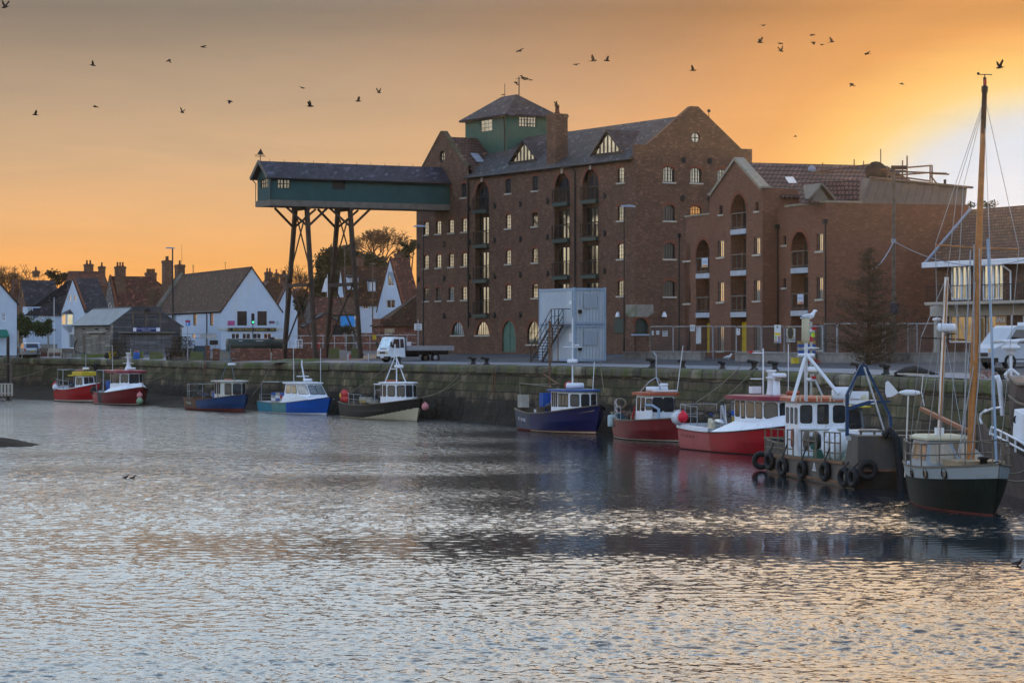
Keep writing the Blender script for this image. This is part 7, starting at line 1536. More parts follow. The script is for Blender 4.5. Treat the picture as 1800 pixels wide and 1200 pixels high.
# ---- 3: rusty blue boat
bd=lambda u,h:1 if h<.2 else (3 if u<.13 else (2 if u<.24 and h>.3 else (3 if u<.36 else 0)))
t,fr,f,sh=boat('fishing_boat','rust streaked blue fishing boat with old white wheelhouse, third from the left','fishing boat',428,723.5,27,10.2,3.4,(1.3,1.15,1.95),bd,[m_mid,m_botr,m_grey,m_rust,m_rust],gun=m_rust,gunw=.05,deck=.35,full=2.4,tw=.8,zk=0.75)
m_rwh=mat('rusty_white',(.62,.62,.55),.6,.1,2,col2=(.30,.12,.04),c2lo=.52,c2hi=.66,c2s=1.3,streak=True)
pl0=[(-3.9,-1.0),(-1.9,-.95),(-1.4,-.4),(-1.4,.4),(-1.9,.95),(-3.9,1.0)];o=cabin_(t,pl0,pl0,1.0,3.15,m_rwh,{0:[(.05,.2,.45,.88),(.3,.42,.45,.88),(.5,.62,.45,.88)],1:[(.15,.85,.4,.88)],2:[(.08,.92,.4,.88)],3:[(.15,.85,.4,.88)]},roofm=m_rwh,rth=.12,ov=.22)
tubes(t,'mast',mat('mast_grey_blue',(.10,.15,.17),.5),[[(-3.6,-.6,3.2),(-3.1,0,5.6)],[(-3.4,.6,3.2),(-3.0,0,5.6)],[(-1.9,0,3.2),(-2.8,0,5.6)],[(-3.0,0,5.5),(-3.0,0,7.2)],[(-3.5,-.6,5.6),(-2.5,.6,5.6)],[(-3.4,-.5,6.4),(-2.6,.5,6.4)]],.035);radar(t,(-2.6,0,4.9),.42,.25);lifering(t,(-2.3,-.4,3.4),(0,0,1),.3)
rail(t,[(-9.3,.0,1.3),(-9.3,-1.3,1.3),(-8.4,-1.5,1.2)],1.5,mid=1);tubes(t,'derrick',mat('mast_green',(.14,.19,.17),.5),[[(-8.6,-1.2,1.2),(-7.4,-1.0,2.8),(-4.2,-.6,2.9)],[(-7.4,1.0,2.8),(-4.2,.6,3.0)],[(-7.4,-1.0,2.8),(-7.4,1.0,2.8)]],.045)
boxes(fr,-5.2,-.6,1.0,[('yellow',m_yellow)],'on the rusty blue boat');cargo(fr,(-4.5,-.6,1.0),(.5,.5,.8),m_blue,'tall blue tub beside the rusty wheelhouse','tub','tub');cargo(fr,(-6.3,-.3,.95),(1.4,.8,.4),m_pot,'dark heap of gear boxes on the rusty blue boat','crate','crate')
gear(fr,-7.6,-.2,.95,'tangle of ropes and boards at the stern of the rusty blue boat',3,1.0,.6,.45);gear(fr,-5.6,.3,.95,'nets heaped amidships on the rusty blue boat',4,.8,.6,.5);marks(t,f,.10,.5,4,m_crm,.3)
# ---- 4: bright blue and teal boat
m_teal4=mat('hull_teal',(.02,.19,.27),.4,.15,1.2);m_teal5=mat('hull_pale_teal',(.10,.26,.25),.5,.25,1.2,col2=(.25,.20,.10),c2lo=.5,c2hi=.75,c2s=1.2,streak=True);m_azure=mat('hull_azure',(.005,.09,.42),.4,.15,1,col2=(.03,.10,.2),c2lo=.55,c2hi=.8,c2s=1.1,streak=True)
bd=lambda u,h:1 if h<.09 else (2 if u<.3 else (3 if u<.56 else 0))
t,fr,f,sh=boat('fishing_boat','bright blue and teal catamaran style fishing boat with white forward cabin','fishing boat',574,728,32,8.8,3.3,(1.35,1.15,2.0),bd,[m_azure,m_white,m_teal4,m_teal5,m_white],gun=m_rub,gunw=.05,deck=.3,full=2.8,tw=.95,wl=.9,fine=2.4,zk=0.67)
pl0=[(-4.8,-1.2),(-2.6,-1.15),(-1.2,-.75),(-1.2,.75),(-2.6,1.15),(-4.8,1.2)];pl1=[(-4.7,-1.1),(-3.0,-1.05),(-2.1,-.65),(-2.1,.65),(-3.0,1.05),(-4.7,1.1)]
b=MB();A=[(-5.0,-1.35,1.2),(-.6,-1.05,1.7),(-.1,0,1.95),(-.6,1.05,1.7),(-5.0,1.35,1.2)];Bq=[(-4.9,-1.25,2.0),(-2.4,-1.15,2.1),(-1.1,0,2.15),(-2.4,1.15,2.1),(-4.9,1.25,2.0)];b.add(A+Bq,[(i,i+1,6+i,5+i)for i in range(4)]+[(5,6,7,8,9)]);b.build('foredeck',m_white,t)
o=cabin_(t,pl0,pl1,2.0,3.45,m_white,{0:[(.1,.5,.25,.85),(.58,.95,.25,.85)],1:[(.1,.92,.2,.85)],2:[(.06,.48,.2,.85),(.52,.94,.2,.85)],3:[(.1,.9,.2,.85)]},roofm=m_white,rth=.14,ov=.18,gm=m_glassm)
tubes(t,'mast',m_plast,[[(-3.6,0,3.6),(-4.1,0,5.6)],[(-4.0,-.5,4.3),(-3.9,.5,4.3)],[(-4.1,0,5.5),(-4.1,0,6.2)]],.06);radar(t,(-3.1,0,3.75),.45,.3);tubes(t,'aerial',m_plast,[[(-4.3,-.6,3.6),(-4.4,-.6,7.9)],[(-2.3,.7,3.6),(-2.3,.7,7.6)]],.02,4);tubes(t,'roof_rack',m_steel,[[(-5.6,-1,3.6),(-3.4,-1,3.65)],[(-5.6,1,3.6),(-3.4,1,3.65)],[(-5.6,-1,3.6),(-5.6,1,3.6)]],.035)
tubes(t,'gantry',m_steel,[[(-8.4,y,1.3),(-8.4,y,3.4),(-8.2,y,3.6),(-5.4,y,3.6)]for y in (-1.35,1.35)]+[[(-8.2,-1.35,3.6),(-8.2,1.35,3.6)]],.04);rail(t,[(-8.6,-1.4,1.3),(-8.6,0,1.3)],.8)
for xx,cc in ((-7.2,[('white',m_fbw),('white',m_plast),('white',m_fbw),('blue',m_blue)]),(-6.4,[('grey',m_fbw),('blue',m_fbb),('white',m_plast),('white',m_fbw)]),(-5.7,[('white',m_plast),('white',m_fbw),('red',m_red),('blue',m_blue)])):boxes(fr,xx,-.7,.95,cc,'of the %s stack aboard the teal and blue boat'%{-7.2:'stern',-6.4:'middle',-5.7:'forward'}[xx],(.66,.5,.3),.32)
buoy(fr,(-6.9,.4,2.0),.3,'dark ball fender among the boxes on the teal and blue boat',m_rubber)if False else None
# ---- 5: black boat with cream forefoot
m_blk=mat('hull_black',(.011,.010,.009),.5,.4,1.2,col2=(.04,.032,.024),c2lo=.5,c2hi=.8,c2s=1,streak=True);m_crm=mat('forefoot_cream',(.60,.54,.36),.6,.1,1.2)
bd=lambda u,h:1 if h<.06 or (u>.45 and h<.06+(u-.45)*.98)else (2 if abs(h-.58)<.05 and u<.75 else 0)
t,fr,f,sh=boat('fishing_boat','black clinker fishing boat with cream forefoot and white faceted wheelhouse','fishing boat',733,739,26,11.2,3.6,(1.55,1.3,2.15),bd,[m_blk,m_crm,mat('rub_strake',(.07,.06,.05),.7),m_rub],gun=m_rub,deck=.35,full=2.6,tw=.8,fine=1.9,zk=0.74)
pl0=[(-3.9,-1.15),(-2.7,-1.2),(-1.8,-.85),(-1.3,-.3),(-1.3,.3),(-1.8,.85),(-2.7,1.2),(-3.9,1.15)];pl1=[(x-.12,y*.95)for x,y in pl0]
o=cabin_(t,pl0,pl1,1.2,3.5,m_white,{0:[(.05,.25,.5,.9),(.42,.92,.48,.9)],1:[(.15,.9,.48,.9)],2:[(.15,.9,.48,.9)],3:[(.12,.88,.48,.9)],4:[(.15,.9,.48,.9)]},roofm=m_white,rth=.12,ov=.12)
b=MB();b.box(-5.4,-4.0,-1.05,1.05,3.35,3.45);b.build('canopy',m_white,t);tubes(t,'canopy_post',m_steel,[[(-5.3,-1,1.3),(-5.3,-1,3.35)],[(-5.3,1,1.3),(-5.3,1,3.35)]],.04)
tubes(t,'mast',m_plast,[[(-5.0,-.3,3.6),(-3.9,0,6.1)],[(-2.7,-.4,3.6),(-3.6,0,6.1)],[(-2.9,.4,3.6),(-3.7,0,6.1)],[(-4.5,-.1,4.9),(-3.2,-.2,4.9)],[(-4.6,0,6.0),(-3.0,0,6.2)],[(-3.9,0,6.1),(-3.9,0,7.3)]],.045);radar(t,(-3.2,0,5.0),.42,.3);lifering(t,(-3.7,-.3,3.75),(0,0,1),.42)
rail(t,[(-10.3,-1.2,1.5),(-9,-1.5,1.4),(-7.8,-1.6,1.35),(-6.4,-1.6,1.35)],1.0);rail(t,[(-10.3,1.2,1.5),(-9,1.5,1.4),(-7.8,1.6,1.35),(-6.4,1.6,1.35)],1.2)
for i,(x,z)in enumerate(((-10.3,2.3),(-9.9,2.2),(-10.4,1.75),(-9.8,1.7))):buoy(fr,(x,-1.35,z+.1),.24,'red fender buoy in the cluster on the black boat stern, %s'%['top left','top right','bottom left','bottom right'][i])
buoy(fr,(-11.0,-1.2,2.15),.22,'orange yellow buoy beside the red cluster on the black boat',m_yellow);boxes(fr,-7.9,-.6,1.15,[('dark',m_pot),('yellow',m_fby),('white',m_fbw)],'of the left stack on the black boat',(1.0,.6,.26),.28);boxes(fr,-6.8,-.6,1.15,[('dark',m_pot),('grey',m_fbw)],'of the right stack on the black boat',(.9,.6,.3),.32)
buoy(fr,(.75,.3,1.35),.26,'pink and white buoy hanging off the black boat bow',mat('pink_buoy',()));buoy(fr,(-11.2,-.8,.45),.3,'dark red fender low between the blue and black boats',mat('dark_red_buoy',(.25,.02,.02),.5))
gear(fr,-8.8,.2,1.1,'ropes and pots behind the red fender cluster on the black boat',5,.7,.5,.5)
# ---- 6: navy boat
bd=lambda u,h:(4 if h<.02 else 1)if h<.09 and u>.3 else (3 if h<.12 else (2 if u<.32 else 0))
t,fr,f,sh=boat('fishing_boat','dark navy fishing boat with white cabin, blue roof and brown derrick mast','fishing boat',1047,763,21.5,9.3,3.7,(1.65,1.4,2.2),bd,[m_navy,m_crm,m_navyf,m_botr,m_botr,m_rub],gun=m_rub,gunw=.10,deck=.4,full=2.4,tw=.85,rake=.7,zk=0.82)
pl0=[(-4.4,-1.1),(-3.3,-1.1),(-2.0,-.95),(-1.6,-.3),(-1.6,.3),(-2.0,.95),(-3.3,1.1),(-4.4,1.1)]
o=cabin_(t,pl0,pl0,1.3,3.1,m_white,{0:[(.1,.32,.42,.88),(.42,.6,.42,.88),(.7,.9,.42,.88)],1:[(.06,.32,.42,.86),(.38,.64,.42,.86),(.7,.96,.42,.86)],2:[(.2,.85,.42,.86)],3:[(.1,.9,.42,.86)],4:[(.2,.85,.42,.86)]},roofm=mat('roof_blue',(.02,.09,.28),.4,.15,2),rth=.14,ov=.22)
raft(t,(-3.2,0,3.5),.24,1.1);tubes(t,'mast',m_plast,[[(-3.6,0,3.2),(-3.6,0,5.2)],[(-3.6,0,5.5),(-3.6,0,8.6)],[(-3.6,-.6,6.4),(-3.6,.6,6.4)]],.05);radar(t,(-3.6,0,5.2),.42,.3);radar(t,(-3.6,.3,6.5),.2,.1,'aerial_disc');lifering(t,(-4.6,.2,3.5),(1,0,0),.25,m_buoy)
tubes(t,'derrick',m_rust,[[(-7.3,0,1.3),(-7.3,0,8.4)],[(-8.4,.0,4.4),(-7.3,0,4.6)],[(-8.3,0,4.3),(-6.0,0,3.6)]],.07);tubes(t,'aft_frame',m_rub,[[(-9.0,y,1.5),(-9.0,y,3.5)]for y in (-1.3,1.3)]+[[(-9.0,-1.4,3.5),(-9.0,1.4,3.5)],[(-9.1,-1.3,3.6),(-4.8,-.9,3.4)]],.07);tubes(t,'aerial',m_plast,[[(-2.3,.8,3.2),(-3.0,1.2,5.3)]],.02,4)
rail(t,[(-9.3,-1.2,1.7),(-9.3,1.2,1.7)],.8,m_rub);cargo(fr,(-8.9,-1.15,1.75),(.7,.5,.8),m_fbw,'white fish box on end at the navy boat stern');cargo(fr,(-6.4,-.7,1.2),(.6,.5,1.4),m_blue,'tall pale blue tub on the navy boat','tub','tub');cargo(fr,(-5.6,-.3,1.3),(.6,.5,1.4),mat('deep_blue_tub',(.02,.05,.45),.5),'tall deep blue tub by the navy boat wheelhouse','tub','tub')
boxes(fr,-7.9,-.5,1.1,[('grey',m_fbw),('white',m_plast)],'behind the derrick on the navy boat');cargo(fr,(-5.6,-1.3,1.15),(.5,.4,.6),m_timber,'brown tub by the navy boat rail','tub','tub');buoy(fr,(-8.9,-1.1,2.0),.2,'small red buoy on the navy boat rail')
marks(t,f,.07,.5,5,m_plast,.26);gear(fr,-7.4,.4,1.1,'dark nets heaped round the derrick foot on the navy boat',6,1.2,.8,.6);gear(fr,-5.3,-.6,1.2,'small gear pile against the navy boat wheelhouse',7,.4,.4,.5)
buoy(fr,(.9,1.0,1.35),.28,'upper red buoy between the navy and dark red boats');buoy(fr,(.95,1.05,.5),.28,'lower red buoy between the navy and dark red boats')
# ---- 7: dark red boat with orange roof
bd=lambda u,h:1 if h<.05 else (2 if h<.085 else (3 if u<.3 and h>.2 else 0))
t,fr,f,sh=boat('fishing_boat','dark red fishing boat with orange cabin roof and curved tripod mast','fishing boat',1194,777,17,7.9,3.6,(1.75,1.3,1.62),bd,[m_red3,m_bot,m_wline,mat('hull_red_worn',(.24,.07,.05),.5,.3,1.2),mat('teal_inner',(.04,.10,.13),.7)],gun=m_rub,gunw=.09,deck=.45,full=2.6,tw=.7,rake=.3,zk=0.85)
pl0=[(-4.6,-.95),(-3.0,-.95),(-2.6,-.7),(-2.6,.7),(-3.0,.95),(-4.6,.95)];o=cabin_(t,pl0,[(x*.98-.05,y*.93)for x,y in pl0],1.2,3.0,m_white,{0:[(.1,.42,.45,.88),(.55,.9,.45,.88)],1:[(.1,.9,.5,.85)],2:[(.04,.47,.42,.9),(.53,.96,.42,.9)],3:[(.1,.9,.5,.85)]},roofm=m_orange,rth=.18,ov=.22)
raft(t,(-3.6,0,3.4),.18,1.3);radar(t,(-3.0,.2,3.6),.3,.2);b=MB();b.box(-3.4,-2.7,-.4,.9,3.25,3.35);b.build('hatch',m_plast,o)
tubes(t,'mast',m_steel,[[(-4.4,-.8,3.1),(-3.9,-.35,3.9),(-3.7,0,4.2),(-3.9,.35,3.9),(-4.4,.8,3.1)],[(-3.7,0,4.2),(-2.9,0,3.2)],[(-3.7,0,4.2),(-3.7,0,5.7)],[(-3.7,0,5.6),(-3.9,-.1,5.9)]],.04);tubes(t,'derrick_boom',m_rust,[[(-4.2,-.5,3.7),(-7.6,-3.2+2.6,2.0)]],.035);tubes(t,'aerial',m_plast,[[(-2.8,.9,3.1),(-2.6,1.2,6.3)]],.022,4)
rail(t,[(-7.7,-1.0,1.75),(-7.0,-1.35,1.55),(-5.9,-1.6,1.35),(-5.0,-1.7,1.3)],.9,mid=2);lifering(t,(-7.8,-.75,2.35),(1,-.4,0),.32,m_rub);tubes(t,'exhaust',m_bsteel,[[(-2.3,-.4,1.3),(-2.2,-.4,2.1),(-2.5,-.7,2.35),(-3.0,-.9,2.35)]],.09,8);tubes(t,'levers',m_red,[[(-4.4,-1.2,1.4),(-4.0,-1.2,2.2)],[(-4.6,-1.1,1.2),(-4.4,-1.2,1.7)]],.05)
b=MB();b.lathe((0,0,-.3),[(0,0),(.2,0),(.22,.05),(.22,.6),(.15,.68),(0,.68)],10);tag(b.build('fender',mat('pale_fender',(.40,.52,.52),.5),None,fr.w(-6.9,-1.6,1.15),0),'pale green plastic drum hung on the dark red boat side','fender')
cargo(fr,(-6.3,.2,1.1),(1.0,.6,.5),m_orange,'orange tray of gear on the dark red boat','crate','crate')
gear(fr,-6.0,-.4,.95,'nets and ropes on the after deck of the dark red boat',8,1.0,.7,.5,[m_pot,m_rope,m_orange,m_timber]);marks(t,f,.1,.55,3,m_bframe,.14,.05)
# ---- 8: bright red and white boat
bd=lambda u,h:1 if h<.02 else (2 if h<.055 else (3 if u<.36 and h<.93 else (4 if h>.965 else 0)))
t,fr,f,sh=boat('fishing_boat','bright red fishing boat with white whaleback, maroon wheelhouse roof and radar mast','fishing boat',1424,803,21,11.5,4.0,(1.45,1.3,2.2),bd,[BH,m_bot,m_wline,m_redf,m_red3,m_white],gun=m_black,gunw=.05,deck=.3,full=2.9,tw=.9,fine=2.3,wl=.9,zk=0.76)
b=MB();us_=[.36+.64*k/16 for k in range(17)]
def wk(u):return min(1,max(0,(u-.36)/.16))
for s_ in (-1,1):
 vs=[]
 for u in us_:p=f(u,1,s_);k=wk(u);vs+=[p+V((0,0,.04)),V((p.x-.15*k,p.y*(1-.10*k),p.z+.45*k)),V((p.x-.3*k,p.y*(1-.34*k),p.z+.72*k))]
 b.add(vs,[(3*i+j,3*i+3+j,3*i+4+j,3*i+1+j)for i in range(16)for j in range(2)],0,True)
vs=[]
for u in us_:p=f(u,1,1);k=wk(u);y=p.y*(1-.34*k);vs+=[V((p.x-.3*k,-y,p.z+.72*k)),V((p.x-.3*k,y,p.z+.72*k))]
b.add(vs,[(2*i,2*i+2,2*i+3,2*i+1)for i in range(16)]);b.build('whaleback',m_white,t)
b=MB();
for s_ in (-1,1):
 vs=[]
 for k in range(12):u=k/11*.36;p=f(u,1,s_);vs+=[p+V((0,s_*.06,.02)),p+V((0,s_*.06,.3)),p+V((0,-s_*.12,.32))]
 b.add(vs,[(3*i+j,3*i+3+j,3*i+4+j,3*i+1+j)for i in range(11)for j in range(2)])
p,q=f(0,1,-1),f(0,1,1);b.quad(p+V((-.05,0,.02)),q+V((-.05,0,.02)),q+V((-.05,0,.3)),p+V((-.05,0,.3)));b.build('bulwark_rail',m_white,t)
pl0=[(-5.7,-1.3),(-4.9,-1.35),(-2.6,-1.25),(-1.7,-.8),(-1.7,.8),(-2.6,1.25),(-4.9,1.35),(-5.7,1.3)];pl1=[(x-.15,y*.96)for x,y in pl0]
o=cabin_(t,pl0,pl1,1.6,3.55,m_white,{0:[(.15,.85,.45,.92)],1:[(.03,.2,.42,.9),(.27,.62,.42,.9),(.68,.97,.42,.9)],2:[(.1,.9,.42,.9)],3:[(.05,.48,.42,.9),(.52,.95,.42,.9)],4:[(.1,.9,.42,.9)]},roofm=mat('maroon_roof',()),rth=.26,ov=.35,camber=.03)
b=MB();b.lathe((-4.2,0,3.8),[(.26,0),(.2,.6),(.18,1.5),(.26,1.6),(.26,1.7),(0,1.7)],12);b.lathe((-3.6,0,3.8),[(.2,0),(.16,1.0),(0,1.0)],12);b.bar((-4.3,-.2,5.0),(-3.2,0,4.9),.12,.08);b.build('mast',m_plast,t);radar(t,(-3.3,0,5.0),.44,.3);tubes(t,'light_pole',m_plast,[[(-4.5,-.3,3.8),(-4.5,-.3,6.9)],[(-4.5,-.3,6.6),(-5.1,-.7,6.6)],[(-4.5,-.3,4.9),(-5.1,-.7,4.9)]],.04);MB().box(-5.2,-5.0,-.8,-.6,6.6,6.75).build('port_lamp',m_red,t);b=MB();b.box(-5.3,-4.9,-.7,-.2,3.95,4.4);b.build('locker',m_plast,o);raft(t,(-3.0,.6,4.0),.15,.7,m_orange,'flare_box')
tubes(t,'aerial',m_plast,[[(-3.9,.8,3.8),(-3.9,.8,7.2)],[(-2.2,.9,3.8),(-2.2,.9,6.0)],[(-6.2,-1.5,1.6),(-6.4,-1.5,3.2)]],.022,4)
rail(t,[(-11.8,.6,1.7),(-11.8,-1.5,1.7),(-11.0,-1.6,1.65),(-10.2,-1.65,1.6),(-9.4,-1.65,1.6)],1.35,m_steel,mid=1);rail(t,[(-11.8,1.5,1.7),(-9.4,1.65,1.6),(-7.6,1.7,1.6),(-6.2,1.7,1.6)],1.5,m_steel,mid=1)
b=MB();b.lathe((-7.6,-1.4,2.0),[(0,0),(.17,0),(.17,.9),(0,.9)],12,ax=(1,0,0));b.build('net_hauler',m_alu,t);tubes(t,'hauler_frame',m_steel,[[(-6.7,-1.2,1.6),(-7.2,-1.3,3.1)],[(-7.2,-1.3,1.6),(-7.2,-1.3,3.1)]],.08);b=MB();b.add([(-8.5,-1.5,1.5),(-7.9,-1.5,1.5),(-8.0,-1.5,1.9),(-8.4,-1.5,2.2),(-8.5,-1.3,1.5),(-7.9,-1.3,1.5),(-8.0,-1.3,1.9),(-8.4,-1.3,2.2)],[(0,1,2,3),(4,5,6,7),(0,1,5,4),(2,3,7,6),(1,2,6,5),(0,3,7,4)]);b.build('roller_guide',m_crm,t)
buoy(fr,(-10.5,-1.95,2.2),.28,'large bright red fender ball on the stern rail of the bright red boat',mat('bright_red_ball',(.75,.02,.045),.4));buoy(fr,(-11.1,-1.9,2.1),.33,'right hand white drum fender on the bright red boat stern',mat('pale_fender2',(.62,.66,.68),.4),'fender','fender');buoy(fr,(-11.7,-1.75,2.1),.3,'left hand white drum fender on the bright red boat stern',mat('pale_fender2',()),'fender','fender')
for xx,cc,nm_ in ((-8.6,[('yellow',m_fby),('yellow',m_fby),('blue',m_azure)],'left'),(-7.8,[('blue',m_fbb),('blue',m_blue),('dark blue',m_fbb)],'middle'),(-7.0,[('yellow',m_fby),('blue',m_blue),('blue',m_fbb)],'right')):boxes(fr,xx+.2,.3,1.5,cc,'of the %s stack on the bright red boat'%nm_,(.75,.6,.35),.37)
gear(fr,-10.2,.1,1.4,'fishing gear inside the stern rail of the bright red boat',9,1.0,.8,.6);marks(t,f,.04,.62,5,m_bframe,.2,.035)
# ---- grey boat glimpsed behind the workboat
t,fr,f,sh=boat('fishing_boat','grey wheelhouse boat half hidden behind the steel workboat','fishing boat',1528,828,20,8,3.2,(1.5,1.3,2.0),lambda u,h:0,[m_grey,m_grey],gun=m_rub,deck=.4,zk=0.8)
cabin_(t,rect(-4.2,-2.4,1.1),rect(-4.2,-2.6,1.0),1.4,3.35,mat('grey_wheelhouse',(.16,.19,.21),.6),{0:[(.1,.5,.45,.9),(.58,.95,.45,.9)],1:[(.08,.45,.4,.9),(.55,.92,.4,.9)]},roofm=m_yellow,rth=.08,ov=.3);radar(t,(-3.8,-.9,5.3),.33,.3);tubes(t,'mast',m_steel,[[(-3.8,-.9,3.4),(-3.8,-.9,5.3)],[(-3.8,-.9,5.6),(-3.8,-.9,8.1)],[(-3.4,-.3,3.4),(-3.8,-.9,5.3)]],.06);MB().lathe((-3.8,-.9,7.4),[(.1,0),(.1,.3),(0,.3)],8).build('green_lamp',mat('green_lens_off',(.05,.35,.3),.4),t);MB().lathe((-3.8,-.9,7.0),[(.1,0),(.1,.3),(0,.3)],8).build('red_lamp',m_red,t);MB().lathe((-3.8,-.9,6.6),[(.35,0),(.4,.06),(0,.1)],12).build('deflector',m_plast,t)
# ---- 9: steel workboat (square hull, raised bow, tyres)
Yw=HC*F/(860-600.0);wf_=fpx(1508,Yw,0,9);wb=tfr('workboat','flat sided steel workboat with white wheelhouse, orange roof and tall tripod mast','workboat',wf_)
m_ws=mat('work_steel',(.075,.07,.06),.55,.3,1.2,col2=(.13,.09,.055),c2lo=.52,c2hi=.72,c2s=.9,streak=True);WB=4.4;WL=13.2;zd0=wf_.hy(1345,797,0)[1];zd1=wf_.hy(1480,811,0)[1];zbw=wf_.hy(1508,766,0)[1]
m_wd=mat('work_deck',(.06,.14,.10),.7,.3,2)
xb0=wf_.hy(1484,790,0)[0];xb1=wf_.hy(1493,768,0)[0]
b=MB();zk_=-.5
sec=[(-WL,zd0),(xb0,zd1)]
for y in (0,WB):
 b.add([(-WL+.3,y,zk_),(-.9,y,zk_),(0,y,zd1*.75),(0,y,zd1),(xb0,y,zd1),(-WL,y,zd0),(-WL,y,.1)],[(0,1,2,3,4,5,6)],0)
 b.add([(xb0,y,zd1),(0,y,zd1),(0,y,zbw),(xb1,y,zbw)],[(0,1,2,3)],0)
b.add([(-.9,0,zk_),(-.9,WB,zk_),(0,WB,zd1*.75),(0,0,zd1*.75),(0,0,zbw),(0,WB,zbw)],[(0,1,2,3),(3,2,5,4)]);b.add([(-WL+.3,0,zk_),(-WL+.3,WB,zk_),(-WL,WB,.1),(-WL,0,.1),(-WL,WB,zd0),(-WL,0,zd0)],[(0,1,2,3),(3,2,4,5)])
b.add([(xb0,0,zd1),(xb0,WB,zd1),(xb1,WB,zbw),(xb1,0,zbw),(0,0,zbw),(0,WB,zbw)],[(0,1,2,3),(3,2,5,4)]);b.build('hull',m_ws,wb)
MB().quad((-WL,.002,zd0+.004),(xb0,.002,zd1+.004),(xb0,WB,zd1+.004),(-WL,WB,zd0+.004)).build('deck',m_wd,wb)
b=MB();b.bar((-WL-.02,-.04,zd0-.03),(xb0,-.04,zd1-.03),.08,.12);b.bar((-WL,-.05,.10),(-.6,-.05,.16),.06,.10);b.bar((.03,0,zd1*.75),(.03,WB,zd1*.75),.08,.1);b.build('rubbing_strake',m_rust,wb)
zwl=lambda x:zd0+(zd1-zd0)*(x+WL)/(xb0+WL)
xw1=wf_.hy(1492,740,.9)[0];xw0=wf_.hy(1400,700,.9)[0]
FW=wf_;px_=lambda px,py,x:FW.hx(px,py,x)
xf=FW.hy(1404,700,.55)[0];yl0,zt0=px_(1404,706,xf);yl1,zt1=px_(1491,700,xf);zb_=zwl(xf);xs=xf-2.2;
pl0=[(xs,yl0),(xf,yl0),(xf,yl1),(xs,yl1)];pl0=[(xs,yl0),(xf-.05,yl0),(xf+.12,(yl0+yl1)/2),(xf-.05,yl1),(xs,yl1)]
def hh_(py):return (px_(1450,py,xf)[1]-zb_)/(zt0-zb_)
o=cabin_(wb,pl0,pl0,zb_,zt0,m_white,{0:[(.08,.28,hh_(743),hh_(719)),(.4,.6,hh_(743),hh_(719)),(.72,.92,hh_(743),hh_(719))],1:[(.10,.50,hh_(741),hh_(714)),(.76,1.0,hh_(741),hh_(714))],2:[(.0,.17,hh_(741),hh_(714)),(.40,.86,hh_(741),hh_(714))]},roofm=m_orange,rth=.14,ov=.2,camber=.05)
b=MB();b.box(xf-.01,xf+.13,yl0+2.2,yl0+2.45,zb_+(zt0-zb_)*hh_(751),zb_+(zt0-zb_)*hh_(745));b.build('name_plate',m_bframe,o);b=MB();zz=px_(1450,753,xf)[1];b.box(xf+.0,xf+.16,yl0,yl1,zz-.03,zz+.03);b.build('rib',m_white,o)
def wp(px,py,x=xf+.3):y,z=px_(px,py,x);return V((x,y,z))
ap=wp(1417,622,-6.2);tubes(wb,'tripod_mast',m_plast,[[wp(1393,706,-5.6),ap],[wp(1474,692,-5.0),ap],[wp(1417,704,-7.2),ap,ap+V((0,0,1.3))],[wp(1403,624,-6.2),wp(1431,624,-6.2)],[wp(1418,667,-6.2),wp(1431,667,-6.2)],[wp(1418,581,-6.2),wp(1431,581,-6.2)]],.075)
b=MB();c=wp(1416,598,-6.2);b.lathe(c,[(.08,-.1),(.17,0),(.15,.9),(.1,1.0)],10);b.build('radar_reflector',m_crm,wb);MB().box(-6.3,-6.1,wp(1431,577,-6.2).y-.1,wp(1431,577,-6.2).y+.08,wp(1431,580,-6.2).z,wp(1431,575,-6.2).z).build('port_lamp',m_red,wb);p=wp(1430,587,-6.2);MB().box(-6.3,-6.28,p.y-.07,p.y+.07,p.z-.12,p.z+.14).build('yellow_flag',mat('hi_vis',(.55,.75,.05),.6),wb);p=wp(1430,664,-6.2);MB().box(-6.3,-6.1,p.y-.08,p.y+.08,p.z-.05,p.z+.08).build('port_lamp',m_red,wb)
radar(wb,wp(1480,702,-5.4),.52,.5);b=MB();p=wp(1500,703,-5.4);b.box(-5.8,-5.2,p.y-.3,p.y+.9,p.z-.15,p.z+.0);b.box(-5.6,-5.3,p.y-.2,p.y+.6,p.z+.05,p.z+.35);b.build('flood_lamp',m_plast,wb);MB().ball(wp(1518,701,-5.4),.2,n=10).build('search_lamp',m_crm,wb)
for px in (1403,1440,1463):p=wp(px,701,-5.3);tubes(o,'roof_handle',m_crm,[[p-V((0,.08,.1)),p+V((0,-.08,.12)),p+V((0,.08,.12)),p+V((0,.08,-.1))]],.03)
fa=[wp(1489,692,-3.0),wp(1514,641,-3.0),wp(1520,641,-3.0),wp(1564,730,-3.0),wp(1566,748,-3.0)]
b=MB();b.bar(fa[0],fa[1],.09,.12,up=(1,0,0));b.bar(fa[2],fa[3],.09,.12,up=(1,0,0));b.bar(fa[3],fa[4],.12,.12,up=(1,0,0));b.add([v+V((d,0,0))for d in (-.06,.06)for v in (wp(1505,660,-3.0),wp(1515,639,-3.0),wp(1519,639,-3.0),wp(1531,660,-3.0))],[(0,1,2,3),(7,6,5,4),(0,4,5,1),(1,5,6,2),(2,6,7,3),(3,7,4,0)])
b.bar(wp(1493,717,-3.0),wp(1530,706,-3.0),.14,.14,up=(1,0,0));b.bar(wp(1530,706,-3.0),wp(1565,705,-3.0),.08,.08,up=(1,0,0));b.bar(fa[0],wp(1489,766,-3.0),.12,.12);b.bar(fa[4],wp(1566,766,-3.0),.1,.1);b.build('a_frame',mat('frame_blue',(.012,.05,.12),.4,.2,2),wb)
tubes(wb,'stay',m_steel,[[wp(1519,645,-2.6),wp(1554,756,-2.2)],[wp(1508,655,-3),wp(1490,703,-3.2)]],.04)
